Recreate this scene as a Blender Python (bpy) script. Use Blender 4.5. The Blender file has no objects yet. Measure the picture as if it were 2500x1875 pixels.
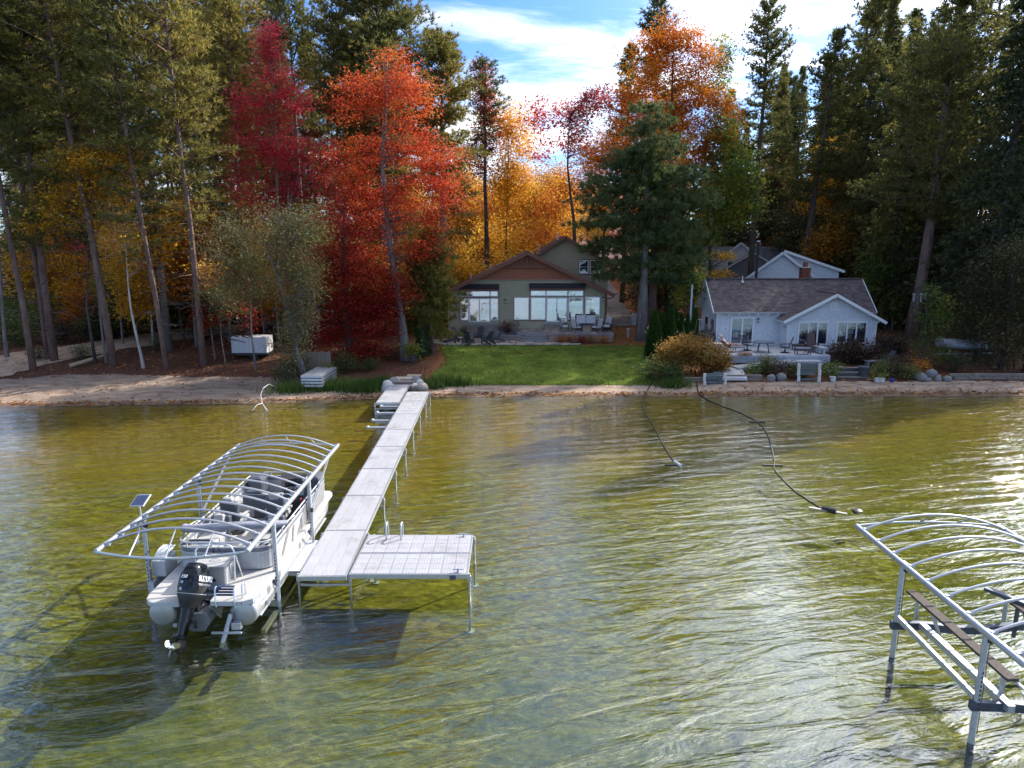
import bpy, bmesh, math, random
import numpy as np
from mathutils import Vector, Matrix, Euler
R = math.radians
scn = bpy.context.scene
COL = scn.collection

# ------------------------------------------------------------------ camera
CAM_H, PITCH, FPX = 9.15, R(11.3), 1734.0
cd = bpy.data.cameras.new('camera')
cam = bpy.data.objects.new('camera', cd)
COL.objects.link(cam)
cam.location = (0, 0, CAM_H)
cam.rotation_euler = (R(90) - PITCH, 0, 0)
cd.sensor_width = 36.0
cd.lens = 36.0 * FPX / 2500.0
cd.clip_start = 0.1
cd.clip_end = 3000
scn.camera = cam

# ------------------------------------------------------------------ light
SUN_AZ, SUN_EL = R(51), R(35)          # azimuth measured from +Y towards +X
SUN_DIR = Vector((math.sin(SUN_AZ) * math.cos(SUN_EL), math.cos(SUN_AZ) * math.cos(SUN_EL), math.sin(SUN_EL)))
sd = bpy.data.lights.new('sun', 'SUN')
sd.energy = 3.0
sd.angle = R(0.5)
sd.color = (1.0, 0.93, 0.82)
sun = bpy.data.objects.new('sun', sd)
sun.rotation_euler = SUN_DIR.to_track_quat('Z', 'Y').to_euler()
sun.location = (60, 40, 60)
COL.objects.link(sun)

world = bpy.data.worlds.new('World')
scn.world = world
world.use_nodes = True
def build_world():
    nt = world.node_tree
    N, L = nt.nodes, nt.links
    N.clear()
    out = N.new('ShaderNodeOutputWorld')
    bg = N.new('ShaderNodeBackground')
    bg.inputs[1].default_value = 0.15
    sky = N.new('ShaderNodeTexSky')
    sky.sky_type = 'NISHITA'
    sky.sun_disc = False
    sky.sun_elevation = SUN_EL
    sky.sun_rotation = SUN_AZ
    sky.air_density = 1.0
    sky.dust_density = 0.15
    sky.ozone_density = 3.0
    tc = N.new('ShaderNodeTexCoord')
    sep = N.new('ShaderNodeSeparateXYZ')
    L.new(tc.outputs['Generated'], sep.inputs[0])
    def math_(op, a, b=None, clamp=False):
        m = N.new('ShaderNodeMath'); m.operation = op; m.use_clamp = clamp
        for i, v in enumerate((a, b)):
            if v is None: continue
            if isinstance(v, (int, float)): m.inputs[i].default_value = v
            else: L.new(v, m.inputs[i])
        return m.outputs[0]
    zz = math_('ADD', math_('MAXIMUM', sep.outputs[2], 0.0), 0.16)
    cmb = N.new('ShaderNodeCombineXYZ')
    L.new(math_('DIVIDE', sep.outputs[0], zz), cmb.inputs[0])
    L.new(math_('DIVIDE', sep.outputs[1], zz), cmb.inputs[1])
    def noise(scale, detail, rough, sx=1, sy=1, off=(0, 0, 0), dist=0):
        mp = N.new('ShaderNodeMapping')
        mp.inputs['Scale'].default_value = (sx, sy, 1)
        mp.inputs['Location'].default_value = off
        L.new(cmb.outputs[0], mp.inputs[0])
        t = N.new('ShaderNodeTexNoise')
        t.inputs['Scale'].default_value = scale
        t.inputs['Detail'].default_value = detail
        t.inputs['Roughness'].default_value = rough
        t.inputs['Distortion'].default_value = dist
        L.new(mp.outputs[0], t.inputs['Vector'])
        return t.outputs['Fac']
    big = noise(0.75, 3, 0.5, 0.8, 1.3, SKY_OFF)
    fine = noise(1.6, 9, 0.62, 0.7, 1.5, (5.1, 1.7, 0), 0.35)
    f = math_('ADD', math_('MULTIPLY', big, 0.55), math_('MULTIPLY', fine, 0.45))
    mr = N.new('ShaderNodeMapRange')
    mr.interpolation_type = 'SMOOTHSTEP'
    mr.inputs['From Min'].default_value = 0.465
    mr.inputs['From Max'].default_value = 0.625
    L.new(f, mr.inputs['Value'])
    # haze whitens the sky towards the horizon
    hz = N.new('ShaderNodeMapRange')
    hz.inputs['From Min'].default_value = 0.30
    hz.inputs['From Max'].default_value = 0.02
    hz.inputs['To Max'].default_value = 0.25
    L.new(sep.outputs[2], hz.inputs['Value'])
    cov0 = math_('MAXIMUM', mr.outputs[0], hz.outputs[0], True)
    # thin cloud is brighter round the sun
    dot = N.new('ShaderNodeVectorMath'); dot.operation = 'DOT_PRODUCT'
    L.new(tc.outputs['Generated'], dot.inputs[0])
    dot.inputs[1].default_value = SUN_DIR
    glow = math_('POWER', math_('MAXIMUM', dot.outputs['Value'], 0.0), 6.0)
    cov = math_('MAXIMUM', cov0, math_('MULTIPLY', glow, 0.45), True)
    bri = math_('ADD', 3.0, math_('MULTIPLY', glow, 20.0))
    cl = N.new('ShaderNodeMix'); cl.data_type = 'RGBA'; cl.blend_type = 'MULTIPLY'
    cl.inputs['Factor'].default_value = 1.0
    cl.inputs['A'].default_value = (0.97, 0.985, 1.0, 1)
    L.new(bri, cl.inputs['B'])
    mx = N.new('ShaderNodeMix'); mx.data_type = 'RGBA'
    L.new(cov, mx.inputs['Factor'])
    tn = N.new('ShaderNodeMix'); tn.data_type = 'RGBA'; tn.blend_type = 'MULTIPLY'; tn.inputs['Factor'].default_value = 1.0
    tn.inputs['B'].default_value = (.21, .36, .56, 1); L.new(sky.outputs[0], tn.inputs['A'])
    L.new(tn.outputs['Result'], mx.inputs['A'])
    L.new(cl.outputs['Result'], mx.inputs['B'])
    L.new(mx.outputs['Result'], bg.inputs[0])
    L.new(bg.outputs[0], out.inputs[0])
SKY_OFF = (7.5, 2.6, 0)
build_world()

scn.view_settings.view_transform = 'Standard'
scn.view_settings.look = 'None'
scn.view_settings.gamma = 1
scn.view_settings.use_curve_mapping = False
scn.view_settings.exposure = 1.5
scn.cycles.use_denoising = True
scn.cycles.max_bounces = 8
scn.cycles.diffuse_bounces = 2
scn.cycles.glossy_bounces = 3
scn.cycles.transmission_bounces = 4
scn.cycles.transparent_max_bounces = 12
scn.cycles.sample_clamp_indirect = 4.0
scn.cycles.caustics_reflective = False
scn.cycles.caustics_refractive = False

# ------------------------------------------------------------------ helpers
CP, SP = math.cos(PITCH), math.sin(PITCH)
def at(px, py, Y=None, z=None):
    """Point of the place seen at photo pixel (px, py), at distance Y or height z."""
    a, b = (px - 1250.0) / FPX, (937.5 - py) / FPX
    d = Vector((a, CP + b * SP, -SP + b * CP))
    t = Y / d.y if Y is not None else (z - CAM_H) / d.z
    return Vector((0, 0, CAM_H)) + d * t

def tag(o, label=None, cat=None, group=None, kind=None):
    if label: o['label'] = label
    if cat: o['category'] = cat
    if group: o['group'] = group
    if kind: o['kind'] = kind
    return o

def thing(name, label, cat, loc=(0, 0, 0), rz=0, group=None):
    o = bpy.data.objects.new(name, None)
    o.empty_display_size = 0.2
    o.location = loc
    o.rotation_euler = (0, 0, rz)
    COL.objects.link(o)
    return tag(o, label, cat, group)

def root_loc(p):
    while p.parent is not None: p = p.parent
    return Vector(p.location)

def link(name, me, parent=None, mat=None):
    o = bpy.data.objects.new(name, me)
    COL.objects.link(o)
    if parent is not None: o.parent = parent
    if mat is not None and len(me.materials) == 0: me.materials.append(mat)
    return o

def copy_tree(o, parent=None):
    kids = list(o.children)
    c = o.copy()
    COL.objects.link(c)
    c.parent = parent
    for k in kids: copy_tree(k, c)
    return c

class MB:
    """Collects simple solids into one mesh."""
    def __init__(s): s.v, s.f = [], []
    def add(s, vs, fs):
        n = len(s.v)
        s.v += [tuple(x) for x in vs]
        s.f += [tuple(i + n for i in q) for q in fs]
        return s
    def box(s, c, d, rz=0, M=None):
        x, y, z = d[0] / 2, d[1] / 2, d[2] / 2
        vs = [Vector(p) for p in ((-x,-y,-z),(x,-y,-z),(x,y,-z),(-x,y,-z),(-x,-y,z),(x,-y,z),(x,y,z),(-x,y,z))]
        if M is None: M = Matrix.Rotation(rz, 3, 'Z')
        vs = [M @ p + Vector(c) for p in vs]
        return s.add(vs, [(3,2,1,0),(4,5,6,7),(0,1,5,4),(1,2,6,5),(2,3,7,6),(3,0,4,7)])
    def span(s, a, b):
        return s.box([(a[i] + b[i]) / 2 for i in range(3)], [abs(b[i] - a[i]) for i in range(3)])
    def bar(s, p, q, w, h, up=(0, 0, 1)):
        p, q = Vector(p), Vector(q)
        d = (q - p); l = d.length; d.normalize()
        u = Vector(up)
        if abs(d.dot(u)) > 0.98: u = Vector((0, 1, 0))
        x = d.cross(u).normalized(); zz = x.cross(d).normalized()
        M = Matrix((x, d, zz)).transposed()
        return s.box((p + q) / 2, (w, l, h), M=M)
    def tube(s, pts, r, n=8, closed=False, flat=1.0):
        pts = [Vector(p) for p in pts]
        m = len(pts)
        rs = list(r) if hasattr(r, '__len__') else [r] * m
        vs, fs = [], []
        prev = None
        for i, p in enumerate(pts):
            if closed: d = pts[(i + 1) % m] - pts[i - 1]
            else: d = pts[min(i + 1, m - 1)] - pts[max(i - 1, 0)]
            if d.length < 1e-9: d = Vector((0, 0, 1))
            d.normalize()
            if prev is None:
                u = Vector((0, 0, 1)) if abs(d.z) < 0.9 else Vector((1, 0, 0))
            else: u = prev
            x = d.cross(u)
            if x.length < 1e-6: x = d.cross(Vector((0, 1, 0.1)))
            x.normalize(); y = x.cross(d).normalized(); prev = y
            for k in range(n):
                a = 2 * math.pi * k / n
                vs.append(p + (x * math.cos(a) + y * math.sin(a) * flat) * rs[i])
        for i in range(m if closed else m - 1):
            for k in range(n):
                a, b = i * n + k, i * n + (k + 1) % n
                c, d_ = ((i + 1) % m) * n + (k + 1) % n, ((i + 1) % m) * n + k
                fs.append((a, b, c, d_))
        if not closed:
            fs.append(tuple(range(n - 1, -1, -1)))
            fs.append(tuple((m - 1) * n + k for k in range(n)))
        return s.add(vs, fs)
    def lathe(s, prof, c=(0, 0, 0), n=12, M=None):
        vs, fs = [], []
        c = Vector(c)
        for (r, z) in prof:
            for k in range(n):
                a = 2 * math.pi * k / n
                p = Vector((r * math.cos(a), r * math.sin(a), z))
                vs.append((M @ p if M is not None else p) + c)
        for i in range(len(prof) - 1):
            for k in range(n):
                fs.append((i * n + k, i * n + (k + 1) % n, (i + 1) * n + (k + 1) % n, (i + 1) * n + k))
        fs.append(tuple(range(n - 1, -1, -1)))
        fs.append(tuple((len(prof) - 1) * n + k for k in range(n)))
        return s.add(vs, fs)
    def prism(s, poly, ext):
        n = len(poly); e = Vector(ext)
        vs = [Vector(p) for p in poly] + [Vector(p) + e for p in poly]
        fs = [tuple(range(n - 1, -1, -1)), tuple(range(n, 2 * n))]
        fs += [(i, (i + 1) % n, n + (i + 1) % n, n + i) for i in range(n)]
        return s.add(vs, fs)
    def loft(s, rings, caps=True):
        n = len(rings[0]); vs = [p for r in rings for p in r]; fs = []
        for i in range(len(rings) - 1):
            for k in range(n):
                fs.append((i * n + k, i * n + (k + 1) % n, (i + 1) * n + (k + 1) % n, (i + 1) * n + k))
        if caps:
            fs.append(tuple(range(n - 1, -1, -1)))
            fs.append(tuple((len(rings) - 1) * n + k for k in range(n)))
        return s.add(vs, fs)
    def sheet(s, rows):
        m, n = len(rows), len(rows[0])
        vs = [p for r in rows for p in r]
        return s.add(vs, [(i * n + k, i * n + k + 1, (i + 1) * n + k + 1, (i + 1) * n + k) for i in range(m - 1) for k in range(n - 1)])
    def mesh(s, name, mat=None, off=None, smooth=None, fix=True):
        me = bpy.data.meshes.new(name)
        vs = s.v
        if off is not None:
            vs = [(a - off[0], b - off[1], c - off[2]) for a, b, c in vs]
        me.from_pydata(vs, [], s.f)
        if mat is not None: me.materials.append(mat)
        if fix:
            bm = bmesh.new(); bm.from_mesh(me)
            bmesh.ops.recalc_face_normals(bm, faces=bm.faces)
            bm.to_mesh(me); bm.free()
        if smooth is not None:
            me.polygons.foreach_set('use_smooth', [True] * len(me.polygons))
            me.set_sharp_from_angle(angle=R(smooth))
        me.update()
        return me
    def build(s, name, mat, parent=None, smooth=None, bevel=0, fix=True, kind=None):
        off = root_loc(parent) if parent is not None else None
        o = link(name, s.mesh(name, mat, off, smooth, fix), parent)
        if bevel:
            b = o.modifiers.new('bevel', 'BEVEL'); b.width = bevel; b.segments = 2; b.limit_method = 'ANGLE'
        if kind: o['kind'] = kind
        return o

def np_mesh(name, V, k, mat=None):
    """V: (n*k, 3) vertices of n separate k-gons."""
    V = np.asarray(V, dtype=np.float32).reshape(-1, 3)
    n = len(V) // k
    me = bpy.data.meshes.new(name)
    me.vertices.add(len(V)); me.vertices.foreach_set('co', V.ravel())
    me.loops.add(len(V)); me.loops.foreach_set('vertex_index', np.arange(len(V), dtype=np.int32))
    me.polygons.add(n)
    me.polygons.foreach_set('loop_start', np.arange(0, len(V), k, dtype=np.int32))
    try: me.polygons.foreach_set('loop_total', np.full(n, k, dtype=np.int32))
    except Exception: pass
    me.update(calc_edges=True)
    if mat is not None: me.materials.append(mat)
    return me

# ------------------------------------------------------------------ materials
MATS = {}
def new_mat(name):
    m = bpy.data.materials.new(name); m.use_nodes = True
    m.node_tree.nodes.clear()
    MATS[name] = m
    return m, m.node_tree.nodes, m.node_tree.links

def lin(r, g, b):
    f = lambda c: (c / 255 / 12.92) if c / 255 <= 0.04045 else ((c / 255 + 0.055) / 1.055) ** 2.4
    return (f(r), f(g), f(b))

def ramp(N, stops, interp='LINEAR'):
    r = N.new('ShaderNodeValToRGB')
    r.color_ramp.interpolation = interp
    el = r.color_ramp.elements
    while len(el) < len(stops): el.new(0.5)
    for e, (p, c) in zip(el, stops):
        e.position = p; e.color = (c[0], c[1], c[2], 1)
    return r

def mat(name, col, rough=0.6, metal=0.0, var=0.12, scale=6.0, bump=0.0, bscale=40.0, spec=0.5, stretch=(1, 1, 1), coat=0.0):
    if name in MATS: return MATS[name]
    m, N, L = new_mat(name)
    out = N.new('ShaderNodeOutputMaterial'); p = N.new('ShaderNodeBsdfPrincipled')
    L.new(p.outputs[0], out.inputs[0])
    p.inputs['Roughness'].default_value = rough
    p.inputs['Metallic'].default_value = metal
    p.inputs['Specular IOR Level'].default_value = spec
    p.inputs['Coat Weight'].default_value = coat
    tc = N.new('ShaderNodeTexCoord'); mp = N.new('ShaderNodeMapping')
    mp.inputs['Scale'].default_value = stretch
    L.new(tc.outputs['Object'], mp.inputs[0])
    n = N.new('ShaderNodeTexNoise'); n.inputs['Scale'].default_value = scale
    n.inputs['Detail'].default_value = 6; n.inputs['Roughness'].default_value = 0.65
    L.new(mp.outputs[0], n.inputs['Vector'])
    lo = [max(0, c * (1 - var * 1.6)) for c in col]; hi = [min(1, c * (1 + var * 1.6)) for c in col]
    r = ramp(N, [(0.25, lo), (0.75, hi)])
    L.new(n.outputs['Fac'], r.inputs[0]); L.new(r.outputs[0], p.inputs['Base Color'])
    if bump:
        b = N.new('ShaderNodeBump'); b.inputs['Strength'].default_value = bump; b.inputs['Distance'].default_value = 0.02
        n2 = N.new('ShaderNodeTexNoise'); n2.inputs['Scale'].default_value = bscale; n2.inputs['Detail'].default_value = 5
        L.new(mp.outputs[0], n2.inputs['Vector']); L.new(n2.outputs['Fac'], b.inputs['Height'])
        L.new(b.outputs[0], p.inputs['Normal'])
    return m

def leaf_mat(name, stops, trans=0.45, zone=0.0, zscale=0.35, gloss=0.12, zstops=None, hgrad=None):
    """Leaves: colour picked per leaf, drifting over the crown; light passes through."""
    m, N, L = new_mat(name)
    out = N.new('ShaderNodeOutputMaterial')
    g = N.new('ShaderNodeNewGeometry')
    oi = N.new('ShaderNodeObjectInfo')
    tc = N.new('ShaderNodeTexCoord')
    n = N.new('ShaderNodeTexNoise'); n.inputs['Scale'].default_value = zscale; n.inputs['Detail'].default_value = 2
    ad = N.new('ShaderNodeVectorMath'); ad.operation = 'ADD'
    mul = N.new('ShaderNodeMath'); mul.operation = 'MULTIPLY'; mul.inputs[1].default_value = 37.0
    L.new(oi.outputs['Random'], mul.inputs[0])
    L.new(tc.outputs['Object'], ad.inputs[0]); L.new(mul.outputs[0], ad.inputs[1])
    L.new(ad.outputs[0], n.inputs['Vector'])
    # position in the ramp = island random * (1-zone) + stretched noise * zone
    mr = N.new('ShaderNodeMapRange'); mr.inputs['From Min'].default_value = 0.3; mr.inputs['From Max'].default_value = 0.7
    L.new(n.outputs['Fac'], mr.inputs['Value'])
    mx = N.new('ShaderNodeMix'); mx.data_type = 'FLOAT'; mx.inputs['Factor'].default_value = zone
    L.new(g.outputs['Random Per Island'], mx.inputs['A']); L.new(mr.outputs[0], mx.inputs['B'])
    fac = mx.outputs['Result']
    if hgrad:
        sp = N.new('ShaderNodeSeparateXYZ'); L.new(tc.outputs['Object'], sp.inputs[0])
        hr = N.new('ShaderNodeMapRange'); hr.inputs['From Min'].default_value = hgrad[0]; hr.inputs['From Max'].default_value = hgrad[1]
        L.new(sp.outputs[2], hr.inputs['Value'])
        m2 = N.new('ShaderNodeMix'); m2.data_type = 'FLOAT'; m2.inputs['Factor'].default_value = hgrad[2]
        L.new(fac, m2.inputs['A']); L.new(hr.outputs[0], m2.inputs['B']); fac = m2.outputs['Result']
    r = ramp(N, stops); L.new(fac, r.inputs[0])
    d = N.new('ShaderNodeBsdfDiffuse'); t = N.new('ShaderNodeBsdfTranslucent'); gl = N.new('ShaderNodeBsdfGlossy')
    gl.inputs['Roughness'].default_value = 0.55
    L.new(r.outputs[0], d.inputs['Color']); L.new(r.outputs[0], t.inputs['Color'])
    a = N.new('ShaderNodeMixShader'); a.inputs[0].default_value = trans
    L.new(d.outputs[0], a.inputs[1]); L.new(t.outputs[0], a.inputs[2])
    b = N.new('ShaderNodeMixShader')
    lw = N.new('ShaderNodeFresnel'); lw.inputs['IOR'].default_value = 1.35
    ml = N.new('ShaderNodeMath'); ml.operation = 'MULTIPLY'; ml.inputs[1].default_value = gloss * .3
    L.new(lw.outputs[0], ml.inputs[0]); L.new(ml.outputs[0], b.inputs[0])
    L.new(a.outputs[0], b.inputs[1]); L.new(gl.outputs[0], b.inputs[2])
    L.new(b.outputs[0], out.inputs[0])
    return m
# ------------------------------------------------------------------ terrain
SHX = [-500, -60, -29, -20, -13, -9, -6, 0, 10, 20, 30, 60, 500]
SHY = [36.0, 37.5, 39.2, 39.8, 40.3, 41.2, 41.8, 42.0, 42.0, 42.1, 42.2, 41.5, 38.0]
def shore(x): return np.interp(x, SHX, SHY)
def sstep(a, b, x):
    t = np.clip((x - a) / (b - a), 0, 1)
    return t * t * (3 - 2 * t)
def hills(u): return np.where(u > 24, (u - 24) * 0.055, 0.0)
def h_np(x, y):
    x = np.asarray(x, float); y = np.asarray(y, float)
    u = y - shore(x)
    left = np.interp(u, [0, 7, 12, 26, 60, 400], [0, .58, 1.2, 2.05, 4.0, 14])
    mid = np.interp(u, [0, 2.5, 12.5, 15.6, 18, 30, 60, 400], [0, .25, 1.22, 1.26, 1.55, 2.6, 4.4, 14])
    right = np.interp(u, [0, 2, 4, 7, 10, 20, 40, 60, 400], [0, .42, .55, .76, 1.1, 1.6, 3.2, 4.4, 14])
    a = sstep(-11.5, -6.5, x); b = sstep(10.0, 13.5, x)
    land = left * (1 - a) + mid * a * (1 - b) + right * b
    bed = -np.interp(-u, [0, 4, 10, 25, 60], [0, .22, .5, 1.05, 1.9])
    bump = 0.03 * (np.sin(x * 1.7 + y * 0.6) + np.sin(x * 0.53 - y * 1.3)) * sstep(0.5, 6, u) * np.where((x > -5.5) & (x < 29) & (u < 20), 0.15, 1)
    return np.where(u > 0, land + bump, bed)
def h(x, y): return float(h_np(x, y))

def axis(segs):
    out = []
    for a, b, st in segs:
        n = max(1, int(round((b - a) / st)))
        out += list(np.linspace(a, b, n, endpoint=False))
    return np.array(out + [segs[-1][1]])
GX = axis([(-700, -120, 40), (-120, -48, 4), (-48, 48, 0.45), (48, 120, 4), (120, 700, 40)])
GY = axis([(-500, -20, 40), (-20, 0, 4), (0, 36, 0.6), (36, 62, 0.3), (62, 80, 0.7), (80, 140, 3), (140, 800, 40)])

def ground_material():
    m, N, L = new_mat('ground')
    out = N.new('ShaderNodeOutputMaterial'); p = N.new('ShaderNodeBsdfPrincipled')
    p.inputs['Roughness'].default_value = 0.92; p.inputs['Specular IOR Level'].default_value = 0.15
    L.new(p.outputs[0], out.inputs[0])
    at_ = N.new('ShaderNodeAttribute'); at_.attribute_name = 'zone'
    sp = N.new('ShaderNodeSeparateColor'); L.new(at_.outputs['Color'], sp.inputs[0])
    tc = N.new('ShaderNodeTexCoord')
    def noise(scale, det=6, ro=0.6, st=(1, 1, 1), rot=0, dist=0):
        mp = N.new('ShaderNodeMapping'); mp.inputs['Scale'].default_value = st; mp.inputs['Rotation'].default_value = (0, 0, rot)
        L.new(tc.outputs['Object'], mp.inputs[0])
        n = N.new('ShaderNodeTexNoise'); n.inputs['Scale'].default_value = scale; n.inputs['Detail'].default_value = det
        n.inputs['Roughness'].default_value = ro; n.inputs['Distortion'].default_value = dist
        L.new(mp.outputs[0], n.inputs['Vector']); return n.outputs['Fac']
    def mix(f, a, b, bt='MIX'):
        x = N.new('ShaderNodeMix'); x.data_type = 'RGBA'; x.blend_type = bt
        for i, v in (('Factor', f), ('A', a), ('B', b)):
            if isinstance(v, (int, float)): x.inputs[i].default_value = v
            elif isinstance(v, tuple): x.inputs[i].default_value = (*v, 1)
            else: L.new(v, x.inputs[i])
        return x.outputs['Result']
    def mr(v, a, b, c=0, d=1):
        x = N.new('ShaderNodeMapRange'); x.inputs['From Min'].default_value = a; x.inputs['From Max'].default_value = b
        x.inputs['To Min'].default_value = c; x.inputs['To Max'].default_value = d; L.new(v, x.inputs['Value']); return x.outputs[0]
    # sand
    s = ramp(N, [(0.3, (.17, .118, .085)), (0.5, (.32, .238, .178)), (0.72, (.46, .36, .28))]); L.new(noise(2.2, 8, .7, (.35, 1, 1)), s.inputs[0])
    deb = mr(noise(5.0, 8, .75, (.5, 1.3, 1), .2), .56, .66)
    sand = mix(mr(deb, 0, 1, 0, .75), s.outputs[0], (.10, .055, .03))
    # forest litter, red-brown on the left, orange needles by the house
    l1 = ramp(N, [(0.3, (.035, .018, .013)), (0.5, (.11, .050, .032)), (0.7, (.22, .11, .065))]); L.new(noise(7, 9, .75), l1.inputs[0])
    l2 = ramp(N, [(0.3, (.10, .042, .018)), (0.5, (.27, .115, .042)), (0.72, (.40, .21, .085))]); L.new(noise(6, 9, .75), l2.inputs[0])
    litter = mix(sp.outputs[2], l1.outputs[0], l2.outputs[0])
    sn = N.new('ShaderNodeMath'); sn.operation = 'ADD'; L.new(sp.outputs[0], sn.inputs[0]); L.new(mr(noise(1.4, 6, .7), .3, .7, -.28, .28), sn.inputs[1])
    land = mix(mr(sn.outputs[0], .42, .58), litter, sand)
    # lake bed: ochre sand, olive weed, grey-green further out
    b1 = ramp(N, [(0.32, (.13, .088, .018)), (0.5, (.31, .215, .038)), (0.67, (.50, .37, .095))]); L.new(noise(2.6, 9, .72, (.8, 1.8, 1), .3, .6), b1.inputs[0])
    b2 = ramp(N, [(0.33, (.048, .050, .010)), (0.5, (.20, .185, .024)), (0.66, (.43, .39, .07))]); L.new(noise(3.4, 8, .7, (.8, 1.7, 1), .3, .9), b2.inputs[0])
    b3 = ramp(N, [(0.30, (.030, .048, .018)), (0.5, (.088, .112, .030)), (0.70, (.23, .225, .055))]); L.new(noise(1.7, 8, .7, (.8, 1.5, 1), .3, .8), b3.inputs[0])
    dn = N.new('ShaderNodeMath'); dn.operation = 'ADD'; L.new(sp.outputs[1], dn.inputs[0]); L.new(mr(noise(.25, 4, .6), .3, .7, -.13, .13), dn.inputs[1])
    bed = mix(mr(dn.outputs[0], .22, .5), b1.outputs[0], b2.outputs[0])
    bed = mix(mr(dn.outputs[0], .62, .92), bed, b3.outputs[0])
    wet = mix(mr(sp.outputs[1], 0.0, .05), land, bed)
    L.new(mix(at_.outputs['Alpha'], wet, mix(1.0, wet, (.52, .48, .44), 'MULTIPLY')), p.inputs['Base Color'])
    bp = N.new('ShaderNodeBump'); bp.inputs['Strength'].default_value = .8; bp.inputs['Distance'].default_value = .06
    L.new(noise(5, 9, .75), bp.inputs['Height']); L.new(bp.outputs[0], p.inputs['Normal'])
    return m

def build_ground():
    X, Y = np.meshgrid(GX, GY)
    Z = h_np(X, Y)
    nx, ny = len(GX), len(GY)
    V = np.stack([X, Y, Z], -1).reshape(-1, 3).astype(np.float32)
    i = np.arange(nx * ny).reshape(ny, nx)
    Fq = np.stack([i[:-1, :-1], i[:-1, 1:], i[1:, 1:], i[1:, :-1]], -1).reshape(-1, 4).astype(np.int32)
    me = bpy.data.meshes.new('ground')
    me.vertices.add(len(V)); me.vertices.foreach_set('co', V.ravel())
    me.loops.add(Fq.size); me.loops.foreach_set('vertex_index', Fq.ravel())
    me.polygons.add(len(Fq)); me.polygons.foreach_set('loop_start', np.arange(0, Fq.size, 4, dtype=np.int32))
    me.update(calc_edges=True)
    me.polygons.foreach_set('use_smooth', [True] * len(me.polygons))
    u = Y - shore(X)
    # width of the sand strip along the shore
    wid = np.interp(X, [-60, -34, -29, -12, -9, -6, -5, 10, 13, 30, 60], [5, 5.5, 7.0, 5.2, 2.6, 1.2, 2.6, 2.6, 2.2, 2.4, 2.2])
    sand = 1 - sstep(wid - 0.7, wid + 0.7, u)
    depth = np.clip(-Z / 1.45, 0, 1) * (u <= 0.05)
    needles = sstep(-7, -4, X) * (1 - sstep(14, 17, X)) * sstep(1, 3, u)
    wetl = (1 - sstep(.25, .9, u)) * (u > -.3)
    A = np.stack([sand, depth, needles, wetl], -1).reshape(-1, 4).astype(np.float32)
    at_ = me.color_attributes.new('zone', 'FLOAT_COLOR', 'POINT'); at_.data.foreach_set('color', A.ravel())
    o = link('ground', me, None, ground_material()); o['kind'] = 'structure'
build_ground()

def water_material():
    m, N, L = new_mat('lake water')
    out = N.new('ShaderNodeOutputMaterial')
    tc = N.new('ShaderNodeTexCoord')
    def noise(scale, det, ro, st, rot, dist=0):
        mp0 = N.new('ShaderNodeMapping'); mp0.inputs['Rotation'].default_value = (0, 0, rot)
        mp = N.new('ShaderNodeMapping'); mp.inputs['Scale'].default_value = st
        L.new(tc.outputs['Object'], mp0.inputs[0]); L.new(mp0.outputs[0], mp.inputs[0])
        n = N.new('ShaderNodeTexNoise'); n.inputs['Scale'].default_value = scale; n.inputs['Detail'].default_value = det
        n.inputs['Roughness'].default_value = ro; n.inputs['Distortion'].default_value = dist
        L.new(mp.outputs[0], n.inputs['Vector']); return n.outputs['Fac']
    def bump(hgt, dist, st, prev=None):
        b = N.new('ShaderNodeBump'); b.inputs['Strength'].default_value = st; b.inputs['Distance'].default_value = dist
        L.new(hgt, b.inputs['Height'])
        if prev is not None: L.new(prev, b.inputs['Normal'])
        return b.outputs[0]
    pt = N.new('ShaderNodeMapRange'); pt.inputs['From Min'].default_value = .36; pt.inputs['From Max'].default_value = .62; pt.inputs['To Min'].default_value = .45; pt.inputs['To Max'].default_value = 1.25
    L.new(noise(.11, 3, .5, (.6, 1.2, 1), R(-30), .4), pt.inputs['Value'])
    def ruf(v):
        q = N.new('ShaderNodeMath'); q.operation = 'MULTIPLY'; L.new(v, q.inputs[0]); L.new(pt.outputs[0], q.inputs[1]); return q.outputs[0]
    b1 = bump(ruf(noise(1.35, 4, .55, (.34, 1.35, 1), R(-14), .6)), .115, 1.0)
    b2 = bump(ruf(noise(3.6, 4, .6, (.5, 1.4, 1), R(-24), .5)), .022, 1.0, b1)
    b3 = bump(noise(10.0, 3, .55, (.8, 1.2, 1), R(20), .4), .003, 1.0, b2)
    lw = N.new('ShaderNodeLayerWeight'); lw.inputs['Blend'].default_value = .5
    L.new(b3, lw.inputs['Normal'])
    pw = N.new('ShaderNodeMath'); pw.operation = 'POWER'; pw.inputs[1].default_value = 3.2; L.new(lw.outputs['Facing'], pw.inputs[0])
    fr = N.new('ShaderNodeMath'); fr.operation = 'MULTIPLY_ADD'; fr.use_clamp = True; fr.inputs[1].default_value = .90; fr.inputs[2].default_value = .10; L.new(pw.outputs[0], fr.inputs[0])
    tr = N.new('ShaderNodeBsdfTransparent'); tr.inputs[0].default_value = (.74, .78, .58, 1)
    gl = N.new('ShaderNodeBsdfGlossy'); gl.inputs['Roughness'].default_value = 0.015; gl.inputs['Color'].default_value = (1, 1, 1, 1)
    L.new(b3, gl.inputs['Normal'])
    mx = N.new('ShaderNodeMixShader'); L.new(fr.outputs[0], mx.inputs[0]); L.new(tr.outputs[0], mx.inputs[1]); L.new(gl.outputs[0], mx.inputs[2])
    L.new(mx.outputs[0], out.inputs[0])
    return m
w = MB().sheet([[(-700, -500, 0), (700, -500, 0)], [(-700, 44.0, 0), (700, 44.0, 0)]])
o = w.build('water', water_material(), fix=False); o['kind'] = 'structure'

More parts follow.
